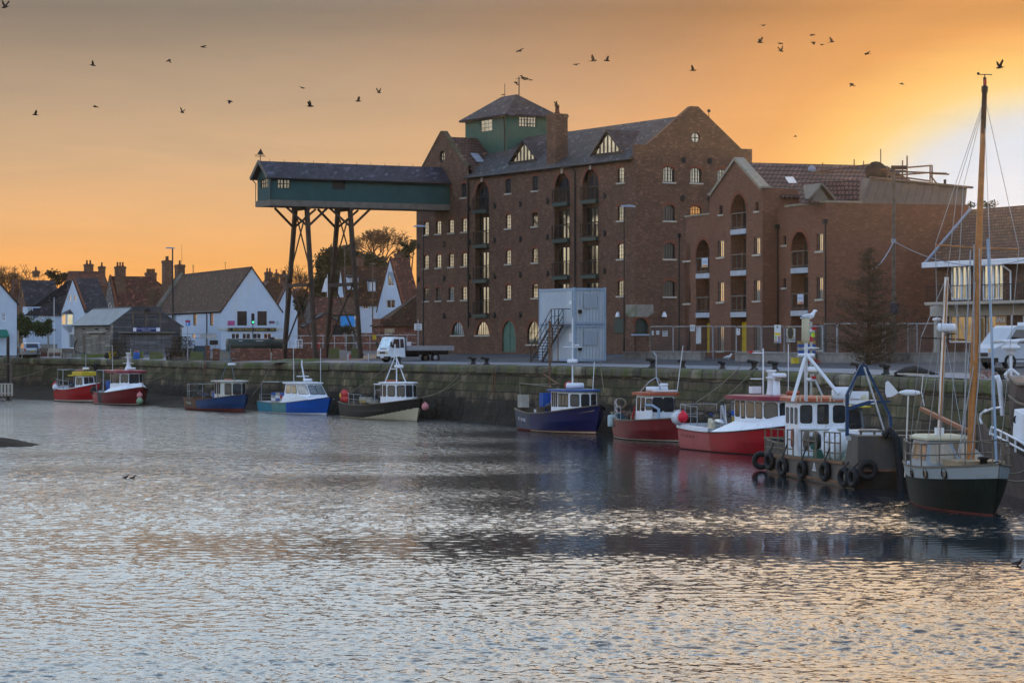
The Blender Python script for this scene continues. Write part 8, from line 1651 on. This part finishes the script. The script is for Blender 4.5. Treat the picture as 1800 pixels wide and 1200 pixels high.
def wrail(p0,p1,n,y=.08):
 x0,x1=FW.hy(p0,780,y)[0],FW.hy(p1,780,y)[0];b=MB();h_=1.1
 for k in range(n+1):x=x0+(x1-x0)*k/n;b.tube([(x,y,zwl(x)),(x,y,zwl(x)+h_)],.035,6)
 for k in range(3):b.tube([(x0,y,zwl(x0)+h_*(1-.36*k)),(x1,y,zwl(x1)+h_*(1-.36*k))],.028,6)
 b.build('railing',m_rub,wb)
wrail(1345,1379,3);wrail(1384,1394,1);wrail(1409,1434,2);wrail(1449,1477,3)
tubes(wb,'bow_rail',m_rub,[[wp(1510,757,-2),wp(1610,757,-.4),wp(1700,757,.0)],[wp(1513,757,-2),wp(1513,766,-2)],[wp(1537,757,-1.6),wp(1537,766,-1.6)]],.05)
lifering(wb,V((FW.hy(1391,775,.2)[0],.25,zwl(-10)+.75)),(.3,1,0),.33,m_orange)
b=MB();x=FW.hy(1417,780,.5)[0];b.lathe((x,.45,zwl(x)+.65),[(.1,0),(.42,.02),(.42,.1),(.2,.12),(.2,.4),(.42,.42),(.42,.5),(.1,.52)],16,ax=(0,1,0));b.build('hose_reel',m_timber,wb)
b=MB();x=FW.hy(1438,780,.5)[0];b.torus((x,.5,zwl(x)+.7),.3,.05,(.2,1,0));b.torus((x,.56,zwl(x)+.68),.26,.05,(.2,1,0));b.build('coiled_hose',m_black,wb);b=MB();x=FW.hy(1441,795,.5)[0];b.box(x-.3,x+.3,.3,.8,zwl(x),zwl(x)+.35);b.lathe((x-.2,.3,zwl(x)+.35),[(.12,0),(.16,.2),(0,.25)],10);b.build('pump',m_green,wb)
for i,(px,py,r_)in enumerate(((1457,786,.42),(1470,790,.40),(1482,778,.36),(1463,772,.38))):x,z=FW.hy(px,py,.5);b=MB();b.ball((0,0,0),r_*.9,(.9,.8,1.3),14);tag(b.build('fender_buoy',m_plast,None,FW.w(x,.55,z)),'white balloon fender stowed on the workboat deck, %s'%['left','centre','right by the steel bow','upper'][i],'fender')
b=MB();x=FW.hy(1508,750,1.5)[0];b.box(-4.6,-2.4,.9,2.1,zbw-.05,zbw+.1);b.build('hatch',m_plast,wb)
b=MB();A=wp(1553,762,-.3);pts=[V((.1,A.y-.1,zbw+.0)),V((.25,A.y+.1,zbw+.22)),V((.35,A.y+.3,zbw-.1)),V((.38,A.y+.45,.9)),V((.38,A.y+.5,-.4))];b.tube(pts,.16,10);b.build('dredge_pipe',m_rubber,wb)
x,z=FW.hy(1509,771,0);MB().box(x-1.6,x-.9,-.02,-.003,z-.1,z+.06).build('name_plate',mat('plate_grey',(.28,.33,.35),.5),wb);x,z=FW.hy(1432,826,0);q=MB();q.bar((x-.25,-.02,z),(x+.25,-.02,z),.03,.05);q.bar((x-.15,-.02,z),(x,-.02,z+.3),.03,.04);q.bar((x+.15,-.02,z),(x,-.02,z+.3),.03,.04);q.build('hull_emblem',m_plast,wb)
tl_=[(1338,809,'first, at the stern corner'),(1352,810,'second from the stern'),(1375,820,'third from the stern'),(1409,825,'fourth from the stern'),(1449,828,'fifth from the stern'),(1483,838,'sixth, nearly below the raised bow'),(1499,839,'seventh, close to its neighbour'),(1525,826,'last, flat on the dark bow corner')]
b=MB();b.torus((0,0,0),.29,.12,(0,1,0),20,8);tp=b.build('tyre',m_rubber)
for i,(px,py,l)in enumerate(tl_):
 o=tp if i==0 else tp.copy()
 if i:COL.objects.link(o)
 x,z=FW.hy(px,py,-.18)if i<7 else (0,0)
 if i==0:x,z=FW.hy(px,py,.1);y=.1
 if i==7:y,z=FW.hx(px,py,.2);o.location=FW.w(.2,y,z);o.rotation_euler.z=FW.rz+R(90)
 else:o.location=FW.w(x,-.16 if i else .1,z);o.rotation_euler.z=FW.rz+R(8+4*(i%3))
 if i==0:o.rotation_euler.z=FW.rz+R(75)
 tag(o,'black tyre fender on the workboat side, '+l,'tyre','tyre fenders on the workboat')
 if 0<i<7:
  xx=x;A=FW.w(xx,-.2,z+.36);zt__=zwl(min(xx,xb0));B_=FW.w(xx+.05,.02,zt__+.5 if i<5 else zt__+.05);tag(MB().tube([V(),(B_-A)*.4+V((.02,0,0)),B_-A],.035,5).build('rope',m_black,None,A),'short black rope holding the workboat tyre that is '+l,'rope')
# ---- 10: green hulled ketch
m_gh=mat('hull_green',(.006,.014,.010),.6,.3,.7,col2=(.035,.035,.026),c2lo=.5,c2hi=.8,c2s=.9,spec=.12,streak=True);m_hw=mat('topside_white',(.34,.38,.38),.45,.15,1.2,col2=(.24,.18,.12),c2lo=.5,c2hi=.85,c2s=1.2)
bd=lambda u,h:1 if h<.03 else (2 if h>.73 else 0)
t,fr,f,sh=boat('yacht','green and white ketch with portholes, tall wooden mast and steel guard rail','yacht',1746,907,5.5,8.2,3.0,(1.42,1.38,1.7),bd,[m_gh,m_botr,m_hw,m_white],gun=m_rub,gunw=.04,deck=.12,full=2.1,tw=.62,rake=.75,wl=.72,chine=.8,group='yachts',deckm=m_conc2)
HY=lambda px,py,y:fr.hy(px,py,y)
for px,py in ((1579,841),(1588,842),(1603,841),(1627,839),(1660,839)):
 best=None
 for k in range(200):
  u=k/200;p=f(u,.86,-1);w=fr.w(*p);q=900+w.x/w.y*F
  if best is None or abs(q-px)<best[0]:best=(abs(q-px),u)
 u=best[1];p=f(u,.86,-1);p2=f(u+.01,.86,-1);tn=(p2-p).normalized();nn=V((tn.y,-tn.x,0)).normalized();q=MB();q.torus(p+nn*.01,.16,.03,nn,16,6);po=q.build('porthole',m_bframe,t);MB().lathe(p+nn*.012,[(0,0),(.15,0)],14,ax=nn).build('pane',m_cabg,po)
zd=lambda x:sh(max(0,min(1,1+x/8.2)))-.12
xw=-3.9;yA,zT=fr.hx(1618,774,xw);yB,_=fr.hx(1702,774,xw);yA0,zB=fr.hx(1609,828,xw);yB0,_=fr.hx(1704,828,xw);zB=zd(xw)
yA=max(yA,-1.05);yB=min(yB,1.2);yA0,yB0=-1.2,1.25
pl0=[(xw-2.4,yA0),(xw,yA0),(xw,yB0),(xw-2.4,yB0)];pl1=[(xw-2.3,yA),(xw-.25,yA),(xw-.25,yB),(xw-2.3,yB)]
o=cabin_(t,pl0,pl1,zB,zT,m_hw,{0:[(.1,.48,.3,.9),(.55,.93,.3,.9)],1:[(.04,.5,.2,.9),(.55,.97,.2,.9)]},roofm=m_crm,rth=.07,ov=.12,camber=.06,gm=mat('curtain_glass',(.32,.27,.2),.15,.2,1.2,metal=.4),fmm=m_bsteel)
y0,z0=fr.hx(1645,828,-2.4);b=MB();b.box(-3.5,-1.6,-.75,.85,zd(-2.5)-.05,zd(-2.5)+.32);b.build('coachroof',mat('coach_teak',(.32,.24,.14),.7),t)
YM=fr.w(-2.3,.1,0).y;bx,bz=fr.hy(1705,806,.1);mb_=V((bx,.1,zd(bx)-.1));A=fr.hx(1731,155,bx);mt_=V((bx,A[0],A[1]));y0,z0=fr.hx(1705,806,bx);mb_=V((bx,y0,zd(bx)-.1))
b=MB();b.tube([mb_,mb_.lerp(mt_,.35),mb_.lerp(mt_,.7),mt_],[.135,.13,.105,.075],12);b.build('main_mast',m_wood,t);b=MB();d=(mt_-mb_);b.lathe(mb_+d*.93,[(.082,-.7),(.088,-.6),(.085,.7),(.11,.8),(.11,.95),(.0,1.0)],10,ax=d);b.build('mast_head',mat('mast_dark',(.07,.035,.018),.6),t)
b=MB();b.tube([mt_,mt_+V((0,0,.35))],.06,6);b.tube([mt_+V((0,0,.45)),mt_+V((0,0,.3))],.02,4);b.tube([mt_+V((0,-.25,.45)),mt_+V((0,.25,.45))],.018,4);b.ball(mt_+V((0,-.22,.48)),.05,n=6);b.build('wind_vane',m_bframe,t);MB().box(mt_.x+.04,mt_.x+.08,mt_.y-.04,mt_.y+.04,mt_.z+.1,mt_.z+.28).build('masthead_lamp',m_red,t)
sp=mb_.lerp(mt_,(fr.hx(1714,436,bx)[1]-mb_.z)/(mt_.z-mb_.z));ya_,za_=fr.hx(1644,430,bx);yb_,zb_2=fr.hx(1791,438,bx);tubes(t,'spreader',m_wood,[[V((bx,ya_,za_)),sp,V((bx,yb_,zb_2))]],.03)
dk_=lambda px,py,x:(lambda r_:V((x,r_[0],r_[1])))(fr.hx(px,py,x))
tubes(t,'shroud',m_steel,[[mt_-V((0,0,.3)),V((bx,ya_,za_)),dk_(1655,830,bx-.6)],[mt_-V((0,0,.3)),V((bx,yb_,zb_2)),V((bx-.4,1.2,zd(bx)))],[mt_-V((0,0,.4)),dk_(1683,330,bx-.3),dk_(1625,830,bx-1.6)],[mt_-V((0,0,.4)),dk_(1693,330,bx),dk_(1668,828,bx)],[mt_-V((0,0,1.2)),dk_(1742,480,-.9),V((-.1,.0,sh(1)))],[sp,dk_(1684,830,bx+.5)]],.012,4)
tubes(t,'forestay_sail',m_bsteel,[[dk_(1736,420,-1.2),dk_(1742,560,-.9),dk_(1752,828,-.05)]],.05,6);tubes(t,'halyard',m_steel,[[sp+V((.1,0,0)),dk_(1722,640,bx+.1),mb_+V((.15,0,.3))],[dk_(1706,440,bx+.1),dk_(1697,640,bx+.1),dk_(1696,810,bx+.1)],[dk_(1712,430,bx+.1),dk_(1712,640,bx+.1),dk_(1684,800,bx+.1)]],.025,5)
xm=xw-1.0;y0,z0=fr.hx(1651,772,xm);y1,z1=fr.hx(1664,487,xm);q0,q1=V((xm,y0,zT+.02)),V((xm,y1,z1));b=MB();b.tube([q0-V((0,0,.1)),q1],[.085,.075],10);b.build('mizzen_mast',m_alu,t);b=MB();b.tube([q0+V((.12,-.02,0)),q1+V((.12,-.02,-.1))],.03,6);b.build('track',m_wood,t);MB().box(xm-.14,xm+.14,y0-.13,y0+.13,zT+.05,zT+.4).build('mast_step',m_plast,t)
r_=dk_(1664,583,xm+.3);radar(t,r_,.42,.28);tubes(t,'radar_bracket',m_plast,[[r_,dk_(1660,590,xm)]],.06);tubes(t,'mizzen_spreader',m_bframe,[[dk_(1619,593,xm),dk_(1697,597,xm)],[dk_(1660,588,xm),dk_(1682,586,xm)]],.025)
tubes(t,'mizzen_stay',m_steel,[[q1,dk_(1619,593,xm),dk_(1598,800,xm-1.2)],[q1,dk_(1697,597,xm),V((xm-.3,1.2,zd(xm)))],[q1-V((0,0,.3)),dk_(1640,700,xm-.4),dk_(1624,830,xm-.6)],[dk_(1661,590,xm),dk_(1684,720,xm+.8),dk_(1700,806,bx-.2)],[dk_(1608,770,xm-2),dk_(1616,725,xm-.8),q1-V((0,0,.5))]],.012,4)
b=MB();b.bar(dk_(1619,718,xm-.6),dk_(1701,757,bx-.1),.16,.12);b.build('boom',mat('boom_wood',(.30,.13,.07),.5,.2,3),t)
pts=[]
for u in (0.0,.09,.22,.36,.52,.68,.84,.97):
 p=f(u,1,-1);pts.append((p.x,p.y*.96,p.z+.02))
rail(t,pts,.75,m_rub,mid=1,r=.026);rail(t,[(p[0],-p[1],p[2])for p in pts],.75,m_rub,mid=1,r=.026);tubes(t,'pulpit',m_rub,[[(pts[-1][0],pts[-1][1],pts[-1][2]+.75),(.9,0,pts[-1][2]+.8),(pts[-1][0],-pts[-1][1],pts[-1][2]+.75)],[(pts[0][0],pts[0][1],pts[0][2]+.75),(pts[0][0],-pts[0][1],pts[0][2]+.75)]],.026)
b=MB();b.bar((-1.4,-.3,zd(-1)),(.6,0,zd(0)+.2),.06,.04);b.lathe((-1.5,.1,zd(-1.5)),[(.14,0),(.12,.3),(.2,.33),(.2,.4),(0,.42)],10);b.build('windlass',m_bframe,t);MB().add([(-5.2,-1.05,zd(-5)),(-4.6,-1.15,zd(-5)),(-4.6,-1.1,zd(-5)+.7),(-5.0,-1.0,zd(-5)+.8)],[(0,1,2,3)]).build('dodger',m_hw,t)
g0=dk_(1591,838,-7.8);g1=dk_(1597,690,-7.8);wg=thing('wind_turbine','small white wind turbine on a pole at the stern of the green ketch','wind turbine',fr.w(*g0),fr.rz);v=g1-g0
tubes(wg,'pole',m_alu,[[V(),v]],.035,6);b=MB();b.lathe(v,[(0,.42),(.06,.38),(.11,.15),(.11,-.1),(.05,-.3),(0,-.35)],12,ax=(.2,1,0));b.build('hub',m_plast,wg)
c=v+V((.0,.45,.02));b=MB()
for a in (.35,.35+2.09,.35+4.19):dd=V((sin(a)*.9,.02,cos(a)));b.add([c-V((.03,0,0)),c+V((.03,0,0)),c+dd*.62+V((.035,0,0)),c+dd*.62-V((.01,.0,0)),c+V((-.03,.02,0)),c+V((.03,.02,0)),c+dd*.62+V((.035,.012,0)),c+dd*.62-V((.01,-.012,0))],[(0,1,2,3),(7,6,5,4),(0,4,5,1),(1,5,6,2),(2,6,7,3),(3,7,4,0)])
b.build('blades',m_plast,wg);b=MB();tv=[(.0,-.35,0),(0,-.6,-.14),(0,-.78,-.16),(0,-.83,.0),(0,-.82,.36),(0,-.74,.42),(0,-.68,.38)];b.add([v+V((d,y,z))for d in (-.01,.01)for _,y,z in tv],[tuple(range(7)),tuple(range(13,6,-1))]+[(i,(i+1)%7,7+(i+1)%7,7+i)for i in range(7)]);b.build('tail_fin',m_plast,wg)
# ---- 11: big dark vessel at the right edge
bd=lambda u,h:0
t,fr2,f2,sh2=boat('harbour_vessel','large dark brown vessel with curved bow rail running out of the right edge','vessel',1792,868,-8,12,4.0,(2.9,2.7,2.6),bd,[mat('hull_brown',(.075,.055,.042),.6,.3,1),m_bot],gun=m_timber,gunw=.1,deck=.5,full=2.2,tw=.9,rake=-.2,group='yachts')
t.location=V((P(1800,600,97).x,97,0));t.rotation_euler.z=R(180)*0+atan2(.55,-.60)
fr2=None
Yv=96
Q=lambda px,py,Y_=Yv:P(px,py,Y_)
BR=Frame(0,0,0,90)
base=Q(1712,760);bt=thing('deck_structure','dark brown deckhouse of the large vessel rising at the right edge','deckhouse',base)
b=MB();pp_=[Q(1774,664,101),Q(1774,745,101),Q(1788,776,99),Q(1840,800,97),Q(1840,676,97),Q(1790,672,99)]
b.add([p-base for p in pp_]+[p-base+V((1.2,4,0))for p in pp_],[(0,1,2,3,4,5),(11,10,9,8,7,6)]+[(i,(i+1)%6,6+(i+1)%6,6+i)for i in range(6)]);b.build('wall',mat('brown_steel',(.09,.065,.055),.6,.3,1.5),bt)
b=MB();
for l in ([(1773,661,100.9),(1788,676,98.9),(1842,676,96)],[(1774,695,100.9),(1788,707,98.9),(1842,726,96)]):b.tube([Q(*q)-base for q in l],.06,6)
b.build('moulding',m_rub,bt)
b=MB();d0=[Q(1783,719,95),Q(1780,768,95),Q(1812,792,94),Q(1816,738,94)];b.add([p-base for p in d0]+[p-base+V((.8,2,0))for p in d0],[(0,1,2,3),(7,6,5,4),(0,4,5,1),(1,5,6,2),(2,6,7,3),(3,7,4,0)]);o=b.build('white_cabin',m_white,bt);b=MB();c=(Q(1788.5,737,94.9)-base);b.torus(c,.13,.03,(-.2,-1,0));b.lathe(c,[(0,0),(.13,0)],12,ax=(-.2,-1,0));b.build('porthole',m_bframe,o)
b=MB();L1=[(1718,752,101),(1722,745,100.5),(1727,745,100),(1736,757,98.5),(1760,778,96.5),(1800,806,93.5),(1830,828,91)];vs=[]
for(x,y,Y_)in L1:vs+=[Q(x,y,Y_)-base,Q(x+4,y,Y_+.3)-base,V((Q(x,y,Y_).x+.5,Y_+1.0,0-.4))-base]
b.add(vs,[(3*i+j,3*i+3+j,3*i+4+j,3*i+1+j)for i in range(len(L1)-1)for j in (0,)]+[(3*i,3*i+3,3*i+5,3*i+2)for i in range(len(L1)-1)]);b.build('bulwark',mat('bulwark_brown',(.12,.09,.075),.7,.3,1.5),bt)
tubes(bt,'white_railing',m_plast,[[Q(x,y,Y_)-base for x,y,Y_ in l]for l in ([(1740,764,98),(1743,750,98),(1770,763,96),(1800,779,93.5),(1830,795,91)],[(1743,762,98),(1770,776,96),(1800,792,93.5)],[(1770,763,96),(1772,784,96)],[(1785,771,94.8),(1785,795,94.8)],[(1759,757,97),(1760,775,97)])],.04,6);tubes(bt,'bow_rail',m_plast,[[Q(x,y,Y_)-base for x,y,Y_ in l]for l in ([(1733,720,100),(1724,728,100.5),(1723,736,100.5),(1726,745,100.3)],[(1731,724,100),(1745,718,99),(1760,716,98)])],.05,6)
t=thing('navigation_mast','white pedestal with stacked white domes on tripod feet at the right edge','mast',Q(1777,660,104));o_=t.location
tubes(t,'pedestal',m_plast,[[V(),Q(1777,624,104)-o_],[Q(1777,648,104)-o_,Q(1766,660,104)-o_],[Q(1777,648,104)-o_,Q(1791,659,104)-o_],[Q(1748,600,104)-o_,Q(1745,601,104)-o_,Q(1810,597,104)-o_]],.06,7)
b=MB();z=Q(1777,624,104)-o_;b.lathe(z,[(.12,0),(.2,.06),(.16,.18),(.36,.24),(.36,.34),(.22,.42),(.3,.5),(.3,.58),(0,.62)],14);b.build('dome',m_plast,t)
tag(MB().tube([Q(1749,664,103)-Q(1763,730,103),Q(1753,661,103)-Q(1763,730,103),Q(1757,673,103)-Q(1763,730,103),V()],.1,8).build('davit',m_plast,None,Q(1763,730,103)),'pale curved davit beside the rigging at the right edge','davit')
# ---- 12: small blue boat against the wall, dinghy far left
t,fr3,f3,sh3=boat('small_boat','small bright blue boat with white gunwale tucked under the quay behind the masts','boat',1727,846,-36,4.6,1.8,(2.9,2.8,3.0),lambda u,h:0,[m_blue,m_white],gun=m_white,gunw=.07,deck=.2,deckm=m_white,group='small boats')
t.scale=(1,1,1);t.location=V((P(1700,600,110).x+1.3,110,.15));t.rotation_euler.z=R(190)
t,fr3,f3,sh3=boat('rowing_boat','small cream and blue open rowing boat afloat at the far left edge','rowing boat',30,698,70,3.6,1.5,(.55,.48,.62),lambda u,h:0 if h<.8 else 1,[m_crm,m_blue,m_timber],gun=m_blue,gunw=.04,deck=.3,group='small boats',deckm=m_timber)
# ========= mooring ropes
def mooring(a,b_,sag,label,r=.022):wire(a,b_,sag,r,m_rope,'mooring_rope',label,'rope',14,group='mooring ropes')
e_=lambda px:edge_at(px,.6)+V((0,0,.35))
def at_px(px,py,Y):return P(px,py,Y)
mooring(at_px(740,698,191),e_(838),.5,'long double rope from the black boat bow up to the quay');mooring(at_px(741,699,191),e_(815),.6,'second rope from the black boat bow up to the left bollard')
mooring(at_px(615,690,199),e_(685),.1,'rope from the black boat stern up to the bollard below the truck');mooring(at_px(248,674,240),e_(330),.3,'rope from the maroon roofed boat bow to the quay')
mooring(at_px(1223,707,144),e_(1290),.15,'left hand rope from the bright red boat stern rail to the quay');mooring(at_px(1248,718,143),e_(1318),.15,'right hand rope from the bright red boat stern rail to the quay');mooring(at_px(445,692,214),e_(470),.3,'short rope from the rusty blue boat bow to the quay')
mooring(at_px(20,665,258),at_px(100,640,266),.2,'rope sagging from the far left pile to the wall');mooring(at_px(1062,660,165)-V((0,0,1)),e_(1040),.1,'rope from the navy boat bow to the quay')
mooring(at_px(1800,845,88),at_px(1742,832,87),.1,'thick rope over the bow of the green ketch',.035);mooring(at_px(1800,826,92),at_px(1752,822,88),.15,'thin rope from the ketch bow to the dark vessel')
# ========= birds
m_bird=mat('bird_dark',(.018,.014,.012),.8,.3,3)
def birdmesh(up,spread,turn,fold=.5):
 b=MB();b.tube([(-.17,0,0),(-.10,0,.005),(0,0,.01),(.10,0,.005),(.16,0,.01),(.20,0,0)],[.012,.035,.048,.04,.028,.004],8);b.add([(-.15,-.015,0),(-.27,-.05,0),(-.27,.05,0),(-.15,.015,0)],[(0,1,2,3)])
 for s_ in (-1,1):
  w=[V((.07,0,.02)),V((.05,s_*.16*spread,.02+.16*up)),V((-.04,s_*.34*spread,.02+.34*up*fold*1.2)),V((-.10,s_*.30*spread,.02+.30*up*fold)),V((-.07,s_*.15*spread,.02+.14*up)),V((-.08,0,.015))]
  b.add([v+V((0,0,.006))for v in w]+[v-V((0,0,.006))for v in w],[tuple(range(6)),tuple(range(11,5,-1))]+[(i,(i+1)%6,6+(i+1)%6,6+i)for i in range(6)])
 return b
BP={'high':birdmesh(.75,.6,0,.9).build('bird',m_bird),'level':birdmesh(.15,1,0).build('bird',m_bird),'low':birdmesh(-.8,.7,0).build('bird',m_bird)}
used=set()
BL=[(9,13,'high','topmost left bird at the corner of the sky',1.5),(62,202,'high','lowest bird at the far left',1),(163,115,'high','bird with raised wings high above the narrow white house',1),(168,188,'level','bird gliding below the one with raised wings at the left',1),(297,106,'low','left of the two high birds left of the gantry',1),(357,83,'level','right and higher of the two high birds left of the gantry',1),(320,198,'high','bird above the chimneys of the long white house',1),(404,178,'low','bird up and left of the weather vane',1),(532,155,'level','small bird above the gantry, highest of four',.9),(545,187,'high','blurred bird above the middle of the gantry',1.2),(630,178,'high','bird above the second trestle',1),(666,163,'high','rightmost bird above the gantry roof',1),(913,90,'level','lone bird high above the green lookout',1.1),(907,145,'low','bird left of the aerial on the lookout',.9),(933,141,'level','bird right of the aerial on the lookout',.7),(884,167,'level','tiny bird by the left finial of the lookout',.7),(978,185,'high','bird landing on the granary chimney pot',.9),(1012,114,'level','leftmost of the trio above the granary roof',.9),(1043,107,'high','middle bird of the trio above the granary roof',1.2),(1067,107,'high','rightmost of the trio above the granary roof',1.1),(1218,124,'high','bird above the right granary gable',1.1),(1342,45,'level','topmost bird of the right hand flock',.9),(1336,75,'high','leftmost bird of the right hand flock',1.1),(1372,77,'level','bird just above the one with raised wings in the right hand flock',.9),(1373,90,'high','lowest bird of the right hand flock, wings raised',1.1),(1428,62,'level','gliding bird at the top right of the right hand flock',1),(1430,75,'low','bird under the gliding one in the right hand flock',.9),(1445,79,'level','small bird near the right end of the right hand flock',.8),(1462,74,'high','rightmost bird of the right hand flock',1),(1524,95,'level','bird gliding right of the flock above the scaffold',1),(1497,148,'low','blurred bird below the right hand flock',1.1),(1585,148,'level','small bird left of the tall mast top',.8),(1398,240,'level','tiny bird above the newer block roof',.6),(1758,119,'high','large bird right of the tall mast top',1.6)]
rnd=random.Random(12)
for(px,py,k,l,s_)in BL:
 o=BP[k]if k not in used else BP[k].copy()
 if k in used:COL.objects.link(o)
 used.add(k);Yb=150;o.location=P(px,py,Yb);o.scale=(s_*.9,)*3;o.rotation_euler=(rnd.uniform(-.3,.3),rnd.uniform(-.25,.25),rnd.choice([0,pi])+rnd.uniform(-.9,.9));tag(o,l,'bird','birds in the sky')
b=MB();rnd=random.Random(3)
def sitting(name,label,p,s_,mt,mt2,rz,cat='bird',legs=True):
 b=MB();b.tube([(-.26,0,.10),(-.16,0,.13),(0,0,.14),(.10,0,.18),(.14,0,.25),(.17,0,.30),(.21,0,.30),(.25,0,.29)],[.01,.055,.085,.07,.045,.045,.03,.006],10)
 if legs:b.tube([(0,.03,.08),(0,.03,0)],.008,4);b.tube([(0,-.03,.08),(0,-.03,0)],.008,4)
 o=b.build(name,mt,None,p,rz);o.scale=(s_,)*3
 if mt2:
  w=MB();
  for q in (-1,1):w.add([(.08,q*.075,.17),(-.05,q*.09,.19),(-.28,q*.03,.13),(-.1,q*.09,.10)],[(0,1,2,3)])
  w.build('wing',mt2,o)
 return tag(o,label,cat)
sitting('gull','white gull perched on the masthead of the steel workboat',FW.w(*(ap+V((0,.12,1.28)))),1.5,m_plast,m_lead,R(20));sitting('gull','white gull standing in the gap of the flood wall',GY(1280,176),1.3,m_plast,m_lead,R(10))
sitting('bird','dark bird perched on top of the lookout aerial',P(922,143,232),1.6,m_bird,None,R(180),legs=False)
for i,(px,py,Y_,s_,l)in enumerate(((221,840,HC*F/240.5,.55,'left duck of the pair swimming at the left'),(233,842,HC*F/241.5,.55,'right duck of the pair swimming at the left'),(1789,992,HC*F/393,.6,'dark duck swimming at the right edge below the ketch'))):sitting('duck',l,P(px,600,Y_)-V((0,0,HC+.03)),s_,mat('duck_dark',(.03,.02,.015),.7),mat('duck_wing',(.10,.07,.05),.7),R(10+160*(i==0)*0),'duck',False)
for px,l in ((363,'behind the rusty blue boat'),(872,'left of the navy boat')):
 A=edge_at(px,-.0);A=V((A.x,A.y,0))-QN*.32;t=thing('ladder','rusty iron ladder on the quay wall '+l,'ladder',A,QF.rz);b=MB()
 for x in (-.2,.2):b.bar((x,-.05,.4),(x,.22,3.85),.05,.05,up=(1,0,0))
 b.build('rail',m_rust,t);q=MB()
 for k in range(11):q.bar((-.2,-.05+.027*k,.5+k*.3),(.2,-.05+.027*k,.5+k*.3),.035)
 q.build('rungs',m_rust,t)
A=edge_at(176,.0);o=tp.copy();COL.objects.link(o);o.location=A-QN*.45+V((0,0,-.75));o.rotation_euler.z=QF.rz;tag(o,'black tyre hung high on the wall above the maroon roofed boat','tyre',None);o['group']='tyres on the quay wall'
# ========= thin warm volume added for a golden glow over the right hand roofs
hz=bpy.data.materials.new('glow_haze');hz.use_nodes=True;t=hz.node_tree;t.nodes.clear();h=NG(t)
pv=h.n('ShaderNodeVolumePrincipled');pv.inputs['Density'].default_value=.00005;pv.inputs['Anisotropy'].default_value=.8;pv.inputs['Color'].default_value=(1,.86,.66,1)
h.l(pv.outputs[0],h.n('ShaderNodeOutputMaterial').inputs['Volume'])
tag(MB().box(-160,160,-20,520,-2.5,34).build('glow_haze',hz),kind='stuff')
S.cycles.volume_bounces=0
